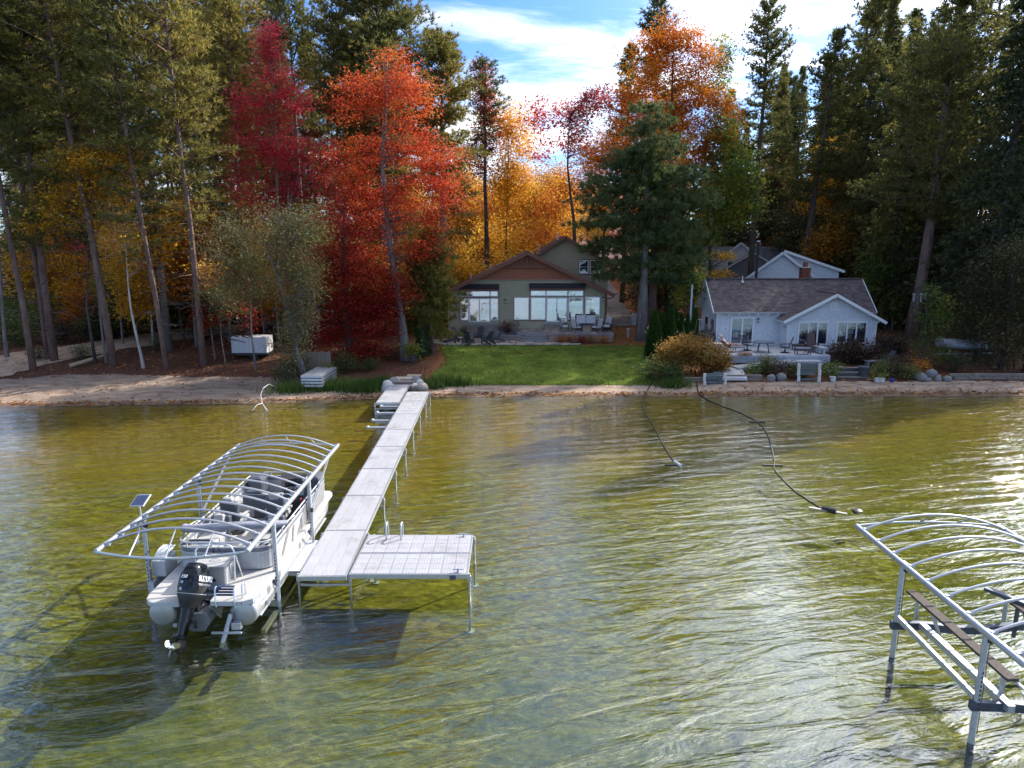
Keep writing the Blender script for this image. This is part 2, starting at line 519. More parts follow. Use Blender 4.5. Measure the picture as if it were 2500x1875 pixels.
# ------------------------------------------------------------------ sheets lying on the terrain
def drape(name, xl, xr, y0, y1, nu, nv, lift, m, wob=0.0, seed=0):
    rows = []
    for j in range(nv + 1):
        v = j / nv; y = y0 + (y1 - y0) * v
        a, b = xl(y), xr(y); row = []
        for i in range(nu + 1):
            x = a + (b - a) * i / nu
            e = wob * math.sin(i * 1.9 + seed) * math.sin(i * .7 + 1) if j in (0, nv) else 0
            row.append((x, y + e, h(x, y + e) + lift))
        rows.append(row)
    mb = MB().sheet(rows)
    o = mb.build(name, m, fix=False, smooth=60); o['kind'] = 'structure'
    return o

def lawn_l(y): return float(np.interp(y, [43.8, 45, 47, 50, 55.2], [-5.6, -5.5, -5.2, -4.6, -5.6])) + 0.12 * math.sin(y * 2.1)
def lawn_r(y): return float(np.interp(y, [43.8, 47, 51, 55.2], [8.9, 9.7, 10.0, 10.5])) + 0.15 * math.sin(y * 1.7)
grass_soil = mat('lawn', (.12, .165, .026), .95, var=.45, scale=.8, bump=.5, bscale=30, spec=.1)
drape('lawn', lawn_l, lawn_r, 44.3, 54.9, 40, 36, .03, grass_soil, .12)
dirt = mat('dirt track', (.42, .30, .21), .95, var=.25, scale=1.4, bump=.4, bscale=12, spec=.1)
def road_sheet():
    # centre line read from the photograph: enters at the left edge and climbs behind the pines
    ctr = [at(-90, 893, z=1.2), at(0, 878, z=1.25), at(170, 852, z=1.45), at(340, 826, z=1.7), at(520, 800, z=1.95), at(720, 775, z=2.2), at(900, 762, z=2.4)]
    wid = [3.0, 2.6, 2.4, 2.3, 2.3, 2.4, 2.4]
    pts = []
    for k in range(len(ctr) - 1):
        for q in range(8):
            t = q / 8; pts.append((ctr[k].lerp(ctr[k + 1], t), wid[k] * (1 - t) + wid[k + 1] * t))
    rows = []
    for i, (c, wd) in enumerate(pts):
        d = pts[min(i + 1, len(pts) - 1)][0] - pts[max(i - 1, 0)][0]; d.z = 0; d.normalize()
        nrm = Vector((-d.y, d.x, 0)); row = []
        for k in range(7):
            e = 0.18 * math.sin(i * 1.3 + k) if k in (0, 6) else 0
            q = c + nrm * (wd * (k / 3 - 1) + e); row.append((q.x, q.y, h(q.x, q.y) + .05))
        rows.append(row)
    # sand apron that spreads down to the beach at the left edge
    o = MB().sheet(rows).build('dirt_road', dirt, fix=False, smooth=60); o['kind'] = 'structure'
road_sheet()
asph = mat('asphalt', (.20, .185, .19), .95, var=.12, scale=2, bump=.2, bscale=30, spec=.15)
drape('driveway', lambda y: 8.6 + (y - 64) * .02, lambda y: 11.2 + (y - 64) * .06, 63.0, 105.0, 8, 30, .06, asph, .3)

def scatter_stuff():
    rng = np.random.default_rng(5)
    # grass blades on the lawn, thicker tufts along its lower edge
    n = 30000
    y = rng.uniform(44.1, 54.9, n); t = rng.uniform(0, 1, n)
    xl = np.interp(y, [43.8, 45, 47, 50, 55.2], [-5.7, -5.6, -5.3, -4.8, -5.8]); xr = np.interp(y, [43.8, 47, 51, 55.2], [9.1, 9.8, 10.1, 10.6])
    x = xl + (xr - xl) * t
    hgt = rng.uniform(.04, .085, n) * np.where(y < 44.7, 1.7, 1)
    V = blades(rng, x, y, h_np(x, y) + .02, hgt, .03)
    g = leaf_mat('grass blade', [(0, (.055, .10, .014)), (.5, (.13, .205, .028)), (1, (.28, .30, .055))], .35, .75, .45, .06)
    o = link('grass', np_mesh('grass', V, 3, g)); tag(o, 'short green grass of the lawn below the brown house', 'grass', kind='stuff')
    # long shore grass beside the dock and the stacked sections
    xs, ys = [], []
    for cx, cy, rx, ry, k in ((-11.2, 43.3, 1.5, .9, 900), (-9.3, 43.0, 1.2, .8, 1000), (-8.2, 43.9, 1.0, .7, 500), (-5.0, 43.9, .9, .6, 600), (-13.6, 42.6, 1.2, .7, 500), (10.2, 43.9, 1.1, .5, 400), (-3.6, 44.2, 1.2, .4, 300)):
        xs.append(rng.normal(cx, rx * .5, k)); ys.append(rng.normal(cy, ry * .5, k))
    x = np.concatenate(xs); y = np.concatenate(ys)
    V = blades(rng, x, y, h_np(x, y) - .02, rng.uniform(.35, .85, len(x)), .05, lean=.35)
    o = link('shore_grass', np_mesh('shore_grass', V, 3, leaf_mat('shore grass', [(0, (.03, .06, .015)), (.6, (.07, .14, .03)), (1, (.2, .22, .06))], .3, .4)))
    tag(o, 'long shore grass growing at the water edge beside the dock', 'grass', kind='stuff')
    # fallen leaves on the wood floor
    n = 26000
    x = rng.uniform(-42, 40, n); y = rng.uniform(40, 74, n)
    u = y - shore(x)
    keep = (u > 1.0) & ~((x > -5.4) & (x < 10.2) & (y < 55)) & ~((x > -5.6) & (x < 8) & (y > 55) & (y < 72)) & ~((x > 15) & (x < 28) & (y > 47) & (y < 60))
    dens = np.where((u < 6) & (x < -8), .16, np.where((u < 2.4), .35, 1.0))
    keep &= rng.uniform(0, 1, n) < dens
    x, y = x[keep], y[keep]
    xs = rng.uniform(-40, 42, 2600); us = np.abs(rng.normal(.45, .22, 2600)) + .06 * np.sin(xs * 1.7)          # leaf line left by the waves
    xl = rng.uniform(-5, 10, 520); yl = rng.uniform(44.5, 54.8, 520)                             # a few on the lawn
    x = np.concatenate([x, xs, xl]); y = np.concatenate([y, shore(xs) + np.maximum(us, .05), yl]); n = len(x)
    z = h_np(x, y) + rng.uniform(.02, .06, n)
    a = rng.uniform(0, 6.28, n); s = rng.uniform(.05, .11, n)
    c, si = np.cos(a) * s, np.sin(a) * s
    tz = rng.uniform(-.04, .04, n)
    V = np.stack([np.stack([x + c, y + si, z + tz], -1), np.stack([x - si * .7, y + c * .7, z - tz], -1), np.stack([x - c, y - si, z], -1), np.stack([x + si * .7, y - c * .7, z + tz], -1)], 1)
    o = link('fallen_leaves', np_mesh('fallen_leaves', V, 4, leaf_mat('fallen leaf', [(0, (.09, .03, .018)), (.35, (.22, .075, .03)), (.6, (.40, .16, .05)), (.8, (.45, .28, .09)), (1, (.30, .05, .03))], .1, .25, .3, .1)))
    tag(o, 'red brown fallen leaves lying over the wood floor', 'leaves', kind='stuff')
def blades(rng, x, y, z, hgt, wid, lean=.5):
    n = len(x); a = rng.uniform(0, 6.28, n)
    dx, dy = np.cos(a) * wid * .5, np.sin(a) * wid * .5
    lx, ly = rng.normal(0, lean, n) * hgt, rng.normal(0, lean, n) * hgt
    return np.stack([np.stack([x - dx, y - dy, z], -1), np.stack([x + dx, y + dy, z], -1), np.stack([x + lx, y + ly, z + hgt], -1)], 1)
scatter_stuff()
# ------------------------------------------------------------------ vegetation
def bark(name, a, b, sc=5):
    return mat(name, tuple((p + q) / 2 for p, q in zip(a, b)), .9, var=.35, scale=sc, bump=.8, bscale=14, spec=.15, stretch=(1, 1, .25))
BARK_RED = bark('red pine bark', (.15, .10, .085), (.24, .16, .135))
BARK_GREY = bark('grey bark', (.15, .135, .125), (.27, .245, .225))
BARK_DARK = bark('dark bark', (.06, .05, .045), (.13, .11, .10))
BARK_PALE = bark('pale birch bark', (.38, .37, .33), (.62, .60, .55), 3)

def tube_np(VV, FF, pts, rs, n=6):
    mb = MB(); mb.tube(pts, rs, n); k = len(VV); VV += mb.v; FF += [tuple(i + k for i in f) for f in mb.f]

def leaf_quads(rng, P, size, flat=.55, asp=.62, fold=True):
    """Diamond leaves at points P, turned at random, more level than upright."""
    n = len(P)
    nrm = rng.normal(0, 1, (n, 3)); nrm[:, 2] = np.abs(nrm[:, 2]) * (1 + flat * 2) + flat
    nrm /= np.linalg.norm(nrm, axis=1, keepdims=True)
    t = rng.normal(0, 1, (n, 3)); t -= nrm * (t * nrm).sum(1, keepdims=True); t /= np.linalg.norm(t, axis=1, keepdims=True)
    b = np.cross(nrm, t)
    s = (size * rng.uniform(.65, 1.3, n))[:, None] * .5
    dr = np.zeros((n, 3)); dr[:, 2] = -.35
    return np.stack([P - t * s, P + b * s * asp, P + t * s + dr * s, P - b * s * asp], 1)

def crown_clumps(rng, lobes, n):
    """Clump centres in a union of ellipsoids (cx,cy,cz,rx,ry,rz,weight), denser towards the outside."""
    w = np.array([l[6] for l in lobes], float); w /= w.sum()
    k = rng.choice(len(lobes), n, p=w)
    L_ = np.array([l[:6] for l in lobes])[k]
    d = rng.normal(0, 1, (n, 3)); d /= np.linalg.norm(d, axis=1, keepdims=True)
    r = rng.uniform(.12, 1, n) ** .5
    return L_[:, :3] + d * r[:, None] * L_[:, 3:6]

def broadleaf(name, seed, H, lobes, nclump, per, leaf, m, bk, r0=.22, path=None, clump=.75, flatten=.55, bare=0, limb_r=.05, stem_n=1):
    """Returns (trunk mesh, crown mesh) of a deciduous tree standing at the origin."""
    rng = np.random.default_rng(seed)
    C = crown_clumps(rng, lobes, nclump)
    if path is None:
        pa, pb, ph = rng.uniform(.006, .014) * H, rng.uniform(.006, .014) * H, rng.uniform(0, 6.3)
        path = [(0, 0, -.3)] + [(pa * (math.sin(k * .62 + ph) - math.sin(ph)), pb * (math.cos(k * .55 + ph) - math.cos(ph)), H * .92 * k / 10) for k in range(1, 11)]
    path = [Vector(p) for p in path]
    VV, FF = [], []
    rs = [r0 * (1 - .88 * (k / (len(path) - 1)) ** .9) for k in range(len(path))]
    rs[0] *= 1.35
    tube_np(VV, FF, path, rs, 8)
    zs = [p.z for p in path]
    nodes = []
    order = np.argsort(np.abs(C[:, 0]) + np.abs(C[:, 1]))
    limbs = 0
    for i in order:
        c = Vector(C[i])
        if limbs > 85: break
        limbs += 1
        zt = max(H * .16, min(c.z - .35 * (Vector((c.x, c.y, 0)).length) - .4, zs[-1] * .97))
        k = max(0, min(len(path) - 2, int(np.searchsorted(zs, zt)) - 1))
        t = (zt - path[k].z) / max(1e-4, path[k + 1].z - path[k].z)
        s = path[k].lerp(path[k + 1], min(max(t, 0), 1))
        rr = limb_r * (1 - .6 * zt / max(zs[-1], .1))
        mid = s.lerp(c, .5) + Vector((rng.normal(0, .15), rng.normal(0, .15), -.1 * (c - s).length * rng.uniform(.2, 1)))
        tube_np(VV, FF, [s, mid, c], [rr, rr * .65, rr * .25], 4)
        for q in range(3 if bare else 1):
            e = c + Vector(rng.normal(0, .7, 3)) + Vector((0, 0, .5 if bare else 0))
            tube_np(VV, FF, [mid.lerp(c, rng.uniform(.2, .9)), e], [rr * .3, .008], 3)
    tm = bpy.data.meshes.new(name + '_trunk'); tm.from_pydata([tuple(v) for v in VV], [], FF); tm.materials.append(bk)
    tm.polygons.foreach_set('use_smooth', [True] * len(tm.polygons)); tm.update()
    P = np.repeat(C, per, 0)
    g = rng.normal(0, 1, P.shape) * clump; g[:, 2] *= flatten
    P = P + g
    P = P[P[:, 2] > .1]
    cm = np_mesh(name + '_crown', leaf_quads(rng, P, leaf), 4, m)
    return tm, cm

def conifer(name, seed, H, base, rad, m, bk, kind='red', whorl=.62, r0=.24, tufts=1.0, dead=22, top=1.0, blunt=None):
    """Pine or spruce at the origin. base: height where the live crown starts; rad: widest branch."""
    rng = np.random.default_rng(seed)
    VV, FF = [], []
    wob = rng.normal(0, .14, (7, 2)).cumsum(0) * .6
    path = [Vector((wob[k][0], wob[k][1], H * k / 6)) if k else Vector((0, 0, -.3)) for k in range(7)]
    tube_np(VV, FF, path, [r0 * 1.25, r0, r0 * .88, r0 * .74, r0 * .55, r0 * .32, .03], 8)
    def on(z):
        k = min(5, int(z / H * 6)); t = z / H * 6 - k
        return path[k].lerp(path[k + 1], t)
    TP, TD = [], []
    z = base
    while z < H * .985:
        f = (z - base) / (H - base)
        if kind == 'red': prof = (math.sin(min(.93, f * .78 + .16) * math.pi) ** .7) * (.75 + .25 * rng.uniform())
        elif kind == 'white': prof = (1 - f) ** (.62 if blunt is None else blunt) * (.80 + .20 * math.sin(f * 11 + seed)) * min(1, .55 + f * 3) + .05
        else: prof = (1 - f) ** .85 + .03
        for q in range(rng.integers(4, 7)):
            if rng.uniform() < (.10 + max(0, .62 - f * 1.7) if kind == 'red' else .2 if kind == 'white' else .12): continue
            a = rng.uniform(0, 6.283); Lb = rad * prof * rng.uniform(.62, 1.12)
            if Lb < .3: Lb = .3
            rise = {'red': .25 + .5 * f, 'white': .05 + .75 * f ** 2, 'spruce': -.30 + .45 * f}[kind] + rng.normal(0, .12)
            d = Vector((math.cos(a), math.sin(a), rise)).normalized()
            s = on(min(z + rng.uniform(-.2, .2), H * .98))
            droop = {'red': -.10, 'white': .02, 'spruce': -.22}[kind]
            m1 = s + d * Lb * .5 + Vector((0, 0, droop * Lb * .2)); e = s + d * Lb + Vector((0, 0, droop * Lb + (.18 * Lb if kind == 'white' else 0)))
            rb = max(.012, .03 * Lb / 2.5)
            tube_np(VV, FF, [s, m1, e], [rb * 1.4, rb, .008], 3)
            ns = int((5 + Lb * 5.2) * tufts)
            side = Vector((-math.sin(a), math.cos(a), 0))
            for k in range(ns):
                t = rng.uniform(.28 if kind == 'red' else .15, 1.05)
                c = (s.lerp(m1, t * 2) if t < .5 else m1.lerp(e, t * 2 - 1))
                wd = Lb * .30 * (1.1 - .7 * abs(t - .6))
                o_ = side * rng.normal(0, 1) * wd * .75
                o_.z += rng.normal(0, .10) + (.12 if kind == 'red' else (-abs(rng.normal(0, .28)) if kind == 'spruce' else .04))
                c = c + o_
                TP.append(c); td = (d * .8 + side * (1 if o_.dot(side) > 0 else -1) * .6 + Vector((0, 0, .45 if kind != 'spruce' else -.6)))
                TD.append(td.normalized())
        z += whorl * (1 - .35 * f) * rng.uniform(.8, 1.25)
    for q in range(dead):
        zz = rng.uniform(base * .3, base * 1.15); a = rng.uniform(0, 6.283); Lb = rng.uniform(.6, 2.6)
        s = on(zz); tube_np(VV, FF, [s, s + Vector((math.cos(a) * Lb * .6, math.sin(a) * Lb * .6, rng.uniform(-.3, .2))), s + Vector((math.cos(a) * Lb, math.sin(a) * Lb, rng.uniform(-.8, .4)))], [.028, .018, .006], 3)
    tm = bpy.data.meshes.new(name + '_trunk'); tm.from_pydata([tuple(v) for v in VV], [], FF); tm.materials.append(bk)
    tm.polygons.foreach_set('use_smooth', [True] * len(tm.polygons)); tm.update()
    P = np.array([tuple(p) for p in TP]); D = np.array([tuple(p) for p in TD])
    nb = {'red': 8, 'white': 8, 'spruce': 7}[kind]
    bl = {'red': .40, 'white': .36, 'spruce': .34}[kind]; bw = {'red': .075, 'white': .080, 'spruce': .10}[kind]
    P = np.repeat(P, nb, 0); D = np.repeat(D, nb, 0)
    n = len(P)
    sp_ = {'red': .62, 'white': .7, 'spruce': .5}[kind]
    D = D + rng.normal(0, sp_, (n, 3)); D /= np.linalg.norm(D, axis=1, keepdims=True)
    sd_ = np.cross(D, rng.normal(0, 1, (n, 3))); sd_ /= np.linalg.norm(sd_, axis=1, keepdims=True)
    ln = (bl * rng.uniform(.7, 1.25, n))[:, None]
    V = np.stack([P - sd_ * bw * .5, P + sd_ * bw * .5, P + D * ln], 1)
    return tm, np_mesh(name + '_crown', V, 3, m)

def plume_pine(name, seed, H, lobes, nclump, m, bk, r0, path, blades_=26, size=.42, limb_r=.07):
    """Old white pine: needle plumes heaped on rising limbs."""
    tm, cm = broadleaf(name, seed, H, lobes, nclump, 1, .01, m, bk, r0, path, .01, limb_r=limb_r)
    bpy.data.meshes.remove(cm)
    rng = np.random.default_rng(seed)
    C = crown_clumps(rng, lobes, nclump)
    sub_ = np.repeat(C, 7, 0); g = rng.normal(0, 1, sub_.shape) * (.66, .66, .13); T = sub_ + g
    out = g * (1, 1, .3) + (T * (1, 1, 0)) * .10 + (0, 0, .28); out /= np.linalg.norm(out, axis=1, keepdims=True) + 1e-6
    P = np.repeat(T, blades_, 0); D = np.repeat(out, blades_, 0) * .9 + rng.normal(0, .6, (len(T) * blades_, 3))
    P = P + rng.normal(0, .07, P.shape); D /= np.linalg.norm(D, axis=1, keepdims=True)
    S = np.cross(D, rng.normal(0, 1, D.shape)); S /= np.linalg.norm(S, axis=1, keepdims=True)
    ln = size * rng.uniform(.6, 1.2, (len(P), 1))
    return tm, np_mesh(name + '_crown', np.stack([P - S * .034, P + S * .034, P + D * ln], 1), 3, m)

def make_tree(name, meshes, loc, label, cat, group=None, rz=0, sc=1.0, lean=None, sxy=1.0, crown_mat=None, trunk_mat=None):
    t = thing(name, label, cat, loc, rz, group)
    t.scale = (sc * sxy, sc * sxy, sc)
    if lean: t.rotation_euler = (lean[1], lean[0], rz)
    a = link('trunk', meshes[0], t); b = link('crown', meshes[1], t)
    for o, mm in ((a, trunk_mat), (b, crown_mat)):
        if mm is not None:
            o.material_slots[0].link = 'OBJECT'; o.material_slots[0].material = mm
    return t

# leaf colours
PINE = leaf_mat('pine needle', [(0, (.055, .075, .028)), (.45, (.155, .165, .052)), (.8, (.27, .235, .07)), (1, (.40, .29, .09))], .45, .45, .22, .10)
PINE_OLIVE = leaf_mat('olive pine needle', [(0, (.09, .10, .03)), (.45, (.25, .22, .06)), (.8, (.42, .33, .085)), (1, (.52, .35, .09))], .48, .45, .22, .10)
PINE_BLUE = leaf_mat('blue green needle', [(0, (.035, .062, .028)), (.45, (.105, .145, .06)), (.8, (.20, .22, .085)), (1, (.27, .25, .09))], .35, .55, .3, .10)
SPRUCE = leaf_mat('dark needle', [(0, (.034, .048, .026)), (.5, (.075, .095, .044)), (1, (.15, .145, .055))], .22, .4, .3, .08)
CRIMSON = leaf_mat('crimson leaf', [(0, (.36, .025, .045)), (.4, (.74, .06, .10)), (.75, (.88, .12, .15)), (1, (.82, .26, .12))], .58, .4)
ORANGE = leaf_mat('orange red leaf', [(0, (.24, .022, .018)), (.3, (.45, .045, .026)), (.55, (.58, .095, .035)), (.8, (.68, .20, .04)), (1, (.72, .36, .07))], .42, .70, .4, .12, hgrad=(2, 20, .2))
DEEPRED = leaf_mat('deep red leaf', [(0, (.16, .014, .016)), (.4, (.36, .028, .024)), (.75, (.52, .075, .03)), (1, (.62, .18, .04))], .45, .65)
YELLOW = leaf_mat('golden leaf', [(0, (.52, .20, .02)), (.4, (.78, .40, .035)), (.75, (.86, .55, .06)), (1, (.55, .50, .06))], .5, .5)
GOLDBR = leaf_mat('golden brown leaf', [(0, (.22, .075, .015)), (.4, (.42, .18, .025)), (.75, (.58, .31, .04)), (1, (.36, .30, .045))], .5, .5)
RUST = leaf_mat('orange leaf', [(0, (.30, .06, .014)), (.4, (.58, .16, .02)), (.75, (.72, .31, .035)), (1, (.62, .42, .05))], .45, .6, .3)
OAK = leaf_mat('green yellow leaf', [(0, (.07, .13, .03)), (.4, (.18, .27, .05)), (.7, (.42, .40, .06)), (1, (.70, .48, .06))], .5, .6, .4, .16)
PINK = leaf_mat('pink red leaf', [(0, (.30, .03, .05)), (.5, (.62, .09, .11)), (1, (.72, .22, .12))], .5, .3)
WILLOW = leaf_mat('olive grey leaf', [(0, (.12, .095, .045)), (.45, (.30, .245, .10)), (.8, (.48, .42, .19)), (1, (.42, .22, .11))], .35, .5, .4, .12)
GREENY = leaf_mat('mid green leaf', [(0, (.05, .08, .02)), (.5, (.12, .175, .038)), (.85, (.25, .26, .05)), (1, (.48, .36, .06))], .48, .5, .4)
CEDAR = leaf_mat('cedar foliage', [(0, (.04, .048, .024)), (.5, (.09, .095, .042)), (.85, (.16, .125, .052)), (1, (.22, .11, .05))], .25, .5, .4, .08)
ARBOR = leaf_mat('arborvitae foliage', [(0, (.016, .045, .012)), (.5, (.045, .105, .022)), (1, (.10, .17, .035))], .3, .3, .5, .08)
BUSHOR = leaf_mat('ochre shrub leaf', [(0, (.14, .075, .018)), (.4, (.32, .17, .035)), (.75, (.42, .24, .05)), (1, (.16, .20, .045))], .35, .55, .6)
PURPLE = leaf_mat('purple brown leaf', [(0, (.03, .022, .02)), (.5, (.08, .05, .035)), (.85, (.13, .075, .04)), (1, (.08, .10, .035))], .3, .4, .6)
MAROON = leaf_mat('maroon leaf', [(0, (.05, .012, .014)), (.6, (.12, .025, .022)), (1, (.2, .06, .03))], .35, .3)

Q = 1.1302
def qat(qx, qy, Y=None, z=None): return at(qx * Q, qy * Q, Y, z)

# prototypes for the crowd of trees
RP = [conifer('red_pine', 11 + k, 29, b, r, PINE, BARK_RED, 'red', tufts=tf, r0=.19, dead=34) for k, (b, r, tf) in enumerate(((8.0, 3.9, .85), (9.5, 3.6, .9), (7.0, 4.2, .8)))]
WP = [conifer('white_pine', 31 + k, 27, b, r, PINE, BARK_DARK, 'white', whorl=.75, tufts=2.0, dead=14) for k, (b, r) in enumerate(((4.5, 5.2), (6.0, 4.8)))]
SPR = [conifer('spruce', 41 + k, 24, b, r, SPRUCE, BARK_DARK, 'spruce', whorl=.55, tufts=1.25, dead=8) for k, (b, r) in enumerate(((1.6, 3.6), (2.5, 3.1)))]
def dome(H, w, seed):
    rr = random.Random(seed)
    return [(rr.uniform(-.2, .2) * w, rr.uniform(-.2, .2) * w, H * .62, w, w, H * .32, 3), (w * .3, 0, H * .42, w * .9, w * .9, H * .16, 1.2), (-w * .3, w * .2, H * .8, w * .6, w * .6, H * .17, 1)]
ML = [broadleaf('maple', 51 + k, 15, dome(15, 3.4 - .3 * k, k), 210, 26, .25, RUST, BARK_GREY, .17, clump=.62) for k in range(3)]
LOW = [broadleaf('low_maple', 71 + k, 8, [(0, 0, 3.6, 2.6, 2.6, 3.2, 2), (1.2, .5, 2.2, 1.6, 1.6, 1.8, 1), (-1, -.5, 5.6, 1.6, 1.6, 1.8, 1)], 190, 24, .26, GREENY, BARK_DARK, .09, clump=.55) for k in range(3)]
SHR = [broadleaf('shrub', 61 + k, 2.2, [(0, 0, 1.1, 1.3, 1.2, .9, 1)], 60, 16, .17, GREENY, BARK_DARK, .035, clump=.38, limb_r=.02) for k in range(3)]
# ------------------------------------------------------------------ the trees in the photograph
def mpp(Y): return (Y * CP + 5 * SP) / FPX * Q          # metres per preview pixel at distance Y
def hero(name, label, cat, bx, Y, lobes, nclump, per, leaf, m, bk=BARK_GREY, r0=.2, path=None, clump=.7, seed=1, bare=0, limb_r=.05, group=None, dz=0, depth=.9, flatten=.55):
    b = qat(bx, 600, Y); gz = h(b.x, Y) + dz
    L_ = []
    for (qx, qy, rx, ry, w) in lobes:
        c = qat(qx, qy, Y); k = mpp(Y)
        L_.append((c.x - b.x, 0, c.z - gz, rx * k, rx * k * depth, ry * k, w))
    H = max(l[2] + l[5] for l in L_)
    pp = None
    if path:
        pp = [(0, 0, -.3)]
        for (qx, qy) in path:
            c = qat(qx, qy, Y); pp.append((c.x - b.x, 0, c.z - gz))
    ms = broadleaf(name, seed, H, L_, nclump, per, leaf, m, bk, r0, pp, clump, bare=bare, limb_r=limb_r, flatten=flatten)
    return make_tree(name, ms, (b.x, Y, gz), label, cat, group)

hero('maple_tree', 'orange red maple with a leaning grey trunk beside the lawn', 'tree', 872, 50.5,
     [(835, 180, 95, 58, 2.4), (770, 215, 62, 50, 1.2), (890, 235, 70, 60, 1.2), (850, 300, 80, 50, .9), (790, 345, 90, 40, 1.2), (920, 345, 75, 62, 1.6), (900, 425, 95, 60, 2.2), (800, 440, 90, 55, 1.8),
      (945, 400, 50, 60, .8), (900, 520, 70, 50, 1.3), (815, 560, 80, 60, 1.8), (740, 380, 50, 60, 1), (850, 625, 60, 40, .8)],
     330, 112, .168, ORANGE, BARK_GREY, .36, [(868, 700), (852, 600), (838, 480), (826, 360), (832, 240), (836, 130)], .62, 3, limb_r=.075, flatten=.36)
hero('maple_tree', 'deep red maple with low branches beside the stacked dock sections', 'tree', 752, 49.5,
     [(745, 470, 62, 70, 1.4), (720, 560, 52, 70, 1.3), (770, 600, 68, 60, 1.6), (740, 680, 60, 62, 1.6), (800, 700, 58, 62, 1.4), (790, 760, 40, 28, .8), (830, 650, 50, 50, 1), (715, 740, 22, 34, .4)],
     260, 104, .165, DEEPRED, BARK_DARK, .26, [(748, 690), (744, 600), (742, 500), (744, 420)], .55, 4, limb_r=.05, flatten=.38)
hero('maple_tree', 'tall thin crimson maple with bare twigs and a pointed top', 'tree', 612, 57,
     [(580, 95, 20, 60, .9), (588, 190, 50, 70, 1.3), (540, 235, 45, 50, .8), (630, 235, 42, 60, 1.1), (590, 300, 80, 55, 1.2), (535, 330, 45, 40, .5), (620, 330, 55, 40, .9)],
     300, 44, .175, CRIMSON, BARK_GREY, .17, [(606, 600), (600, 470), (597, 340), (592, 210), (578, 40)], .42, 7, bare=1, limb_r=.04)
hero('maple_tree', 'low crimson maple beneath the tall pointed crimson one', 'tree', 655, 58.5,
     [(545, 415, 62, 50, 1.1), (640, 400, 62, 62, 1.2), (690, 350, 40, 50, .8), (590, 440, 60, 40, .8), (520, 470, 40, 30, .5)],
     190, 30, .22, CRIMSON, BARK_GREY, .14, [(650, 600), (640, 480), (630, 380)], .55, 8, bare=1)
hero('willow_tree', 'olive grey shore tree with drooping twigs leaning over the beach', 'tree', 648, 45.2,
     [(570, 490, 90, 50, 1.8), (500, 530, 62, 50, 1.3), (625, 520, 64, 60, 1.4), (640, 600, 54, 70, 1.4), (570, 590, 80, 60, 1.6), (520, 620, 50, 60, .9), (650, 690, 36, 60, 1.0), (620, 750, 34, 46, .8), (490, 600, 40, 40, .4), (690, 480, 22, 40, .3)],
     400, 62, .13, WILLOW, BARK_GREY, .22, [(642, 760), (628, 690), (600, 600), (570, 520)], .40, 9, bare=1, limb_r=.05, flatten=1.0)
hero('maple_tree', 'small bright red maple between the olive tree and a pine trunk', 'tree', 548, 50,
     [(490, 610, 52, 36, 1), (480, 670, 58, 32, 1.1), (520, 650, 42, 40, .8), (450, 690, 24, 18, .4), (560, 690, 30, 20, .4)],
     85, 26, .19, DEEPRED, BARK_DARK, .06, [(545, 740), (540, 680), (520, 600)], .42, 10, limb_r=.03)
hero('maple_tree', 'orange maple in the shade among the left pine trunks', 'tree', 185, 48.6,
     [(210, 360, 88, 46, 1.4), (130, 420, 70, 34, .9), (250, 420, 60, 40, .9), (170, 470, 80, 36, 1), (100, 490, 40, 26, .4), (270, 330, 40, 26, .4)],
     210, 46, .20, YELLOW, BARK_DARK, .10, [(187, 660), (192, 520), (200, 400)], .60, 12, flatten=.3)
for i, (bx, Y, lob, mm, lab) in enumerate((
    (335, 50.5, [(345, 500, 50, 60, 1), (310, 540, 40, 40, .8), (300, 610, 40, 30, .6)], YELLOW, 'golden yellow understory maple right of the thick dark pine trunk'),
    (385, 56, [(400, 610, 50, 60, 1), (370, 560, 36, 40, .6)], GREENY, 'yellow green sapling behind the dirt track'),
    (285, 51.5, [(280, 590, 34, 50, 1), (300, 660, 30, 30, .7)], YELLOW, 'thin golden sapling beside a pale mossy trunk'),
    (465, 60, [(455, 440, 46, 60, 1), (480, 500, 50, 50, 1)], GREENY, 'green tree filling the gap left of the crimson maples'),
    (40, 62, [(30, 700, 50, 50, 1), (80, 650, 30, 30, .5)], GREENY, 'green undergrowth tree by the left end of the dirt track'),
    (150, 72, [(120, 150, 50, 60, .8), (180, 240, 30, 50, .7)], YELLOW, 'yellow crown glimpsed high between the left pines'),
    (640, 76, [(650, 280, 40, 30, .6), (700, 360, 60, 60, 1)], RUST, 'rusty maple seen between the crimson and the orange maple'))):
    hero('maple_tree' if mm is not GREENY else 'broadleaf_tree', lab, 'tree', bx, Y, lob, 120, 26, .25, mm, BARK_DARK, .1, None, .62, 20 + i)
hero('maple_tree', 'yellow orange maple behind the left roof of the brown house', 'tree', 1092, 78,
     [(1100, 260, 40, 40, 1), (1110, 330, 46, 60, 1.4), (1090, 400, 52, 50, 1.3), (1120, 400, 40, 40, .8), (1085, 500, 66, 54, 1.4), (1120, 555, 50, 40, .8)],
     400, 44, .25, YELLOW, BARK_DARK, .16, [(1092, 560), (1096, 420), (1100, 280)], .72, 31)
hero('maple_tree', 'golden maple standing close behind the left eave of the house', 'tree', 985, 66,
     [(985, 560, 44, 46, 1.2), (960, 600, 30, 36, .7), (1020, 590, 34, 30, .7), (1105, 575, 46, 34, .9), (985, 640, 30, 20, .4)],
     170, 30, .26, YELLOW, BARK_DARK, .12, None, .62, 32)
hero('maple_tree', 'slim red vine like maple climbing beside a thin pine', 'tree', 1052, 76,
     [(1045, 200, 22, 50, 1), (1052, 280, 30, 50, 1), (1030, 340, 32, 40, .8), (1040, 160, 14, 30, .4)],
     230, 30, .25, ORANGE, BARK_DARK, .1, [(1048, 560), (1046, 400), (1044, 180)], .5, 33, bare=1)
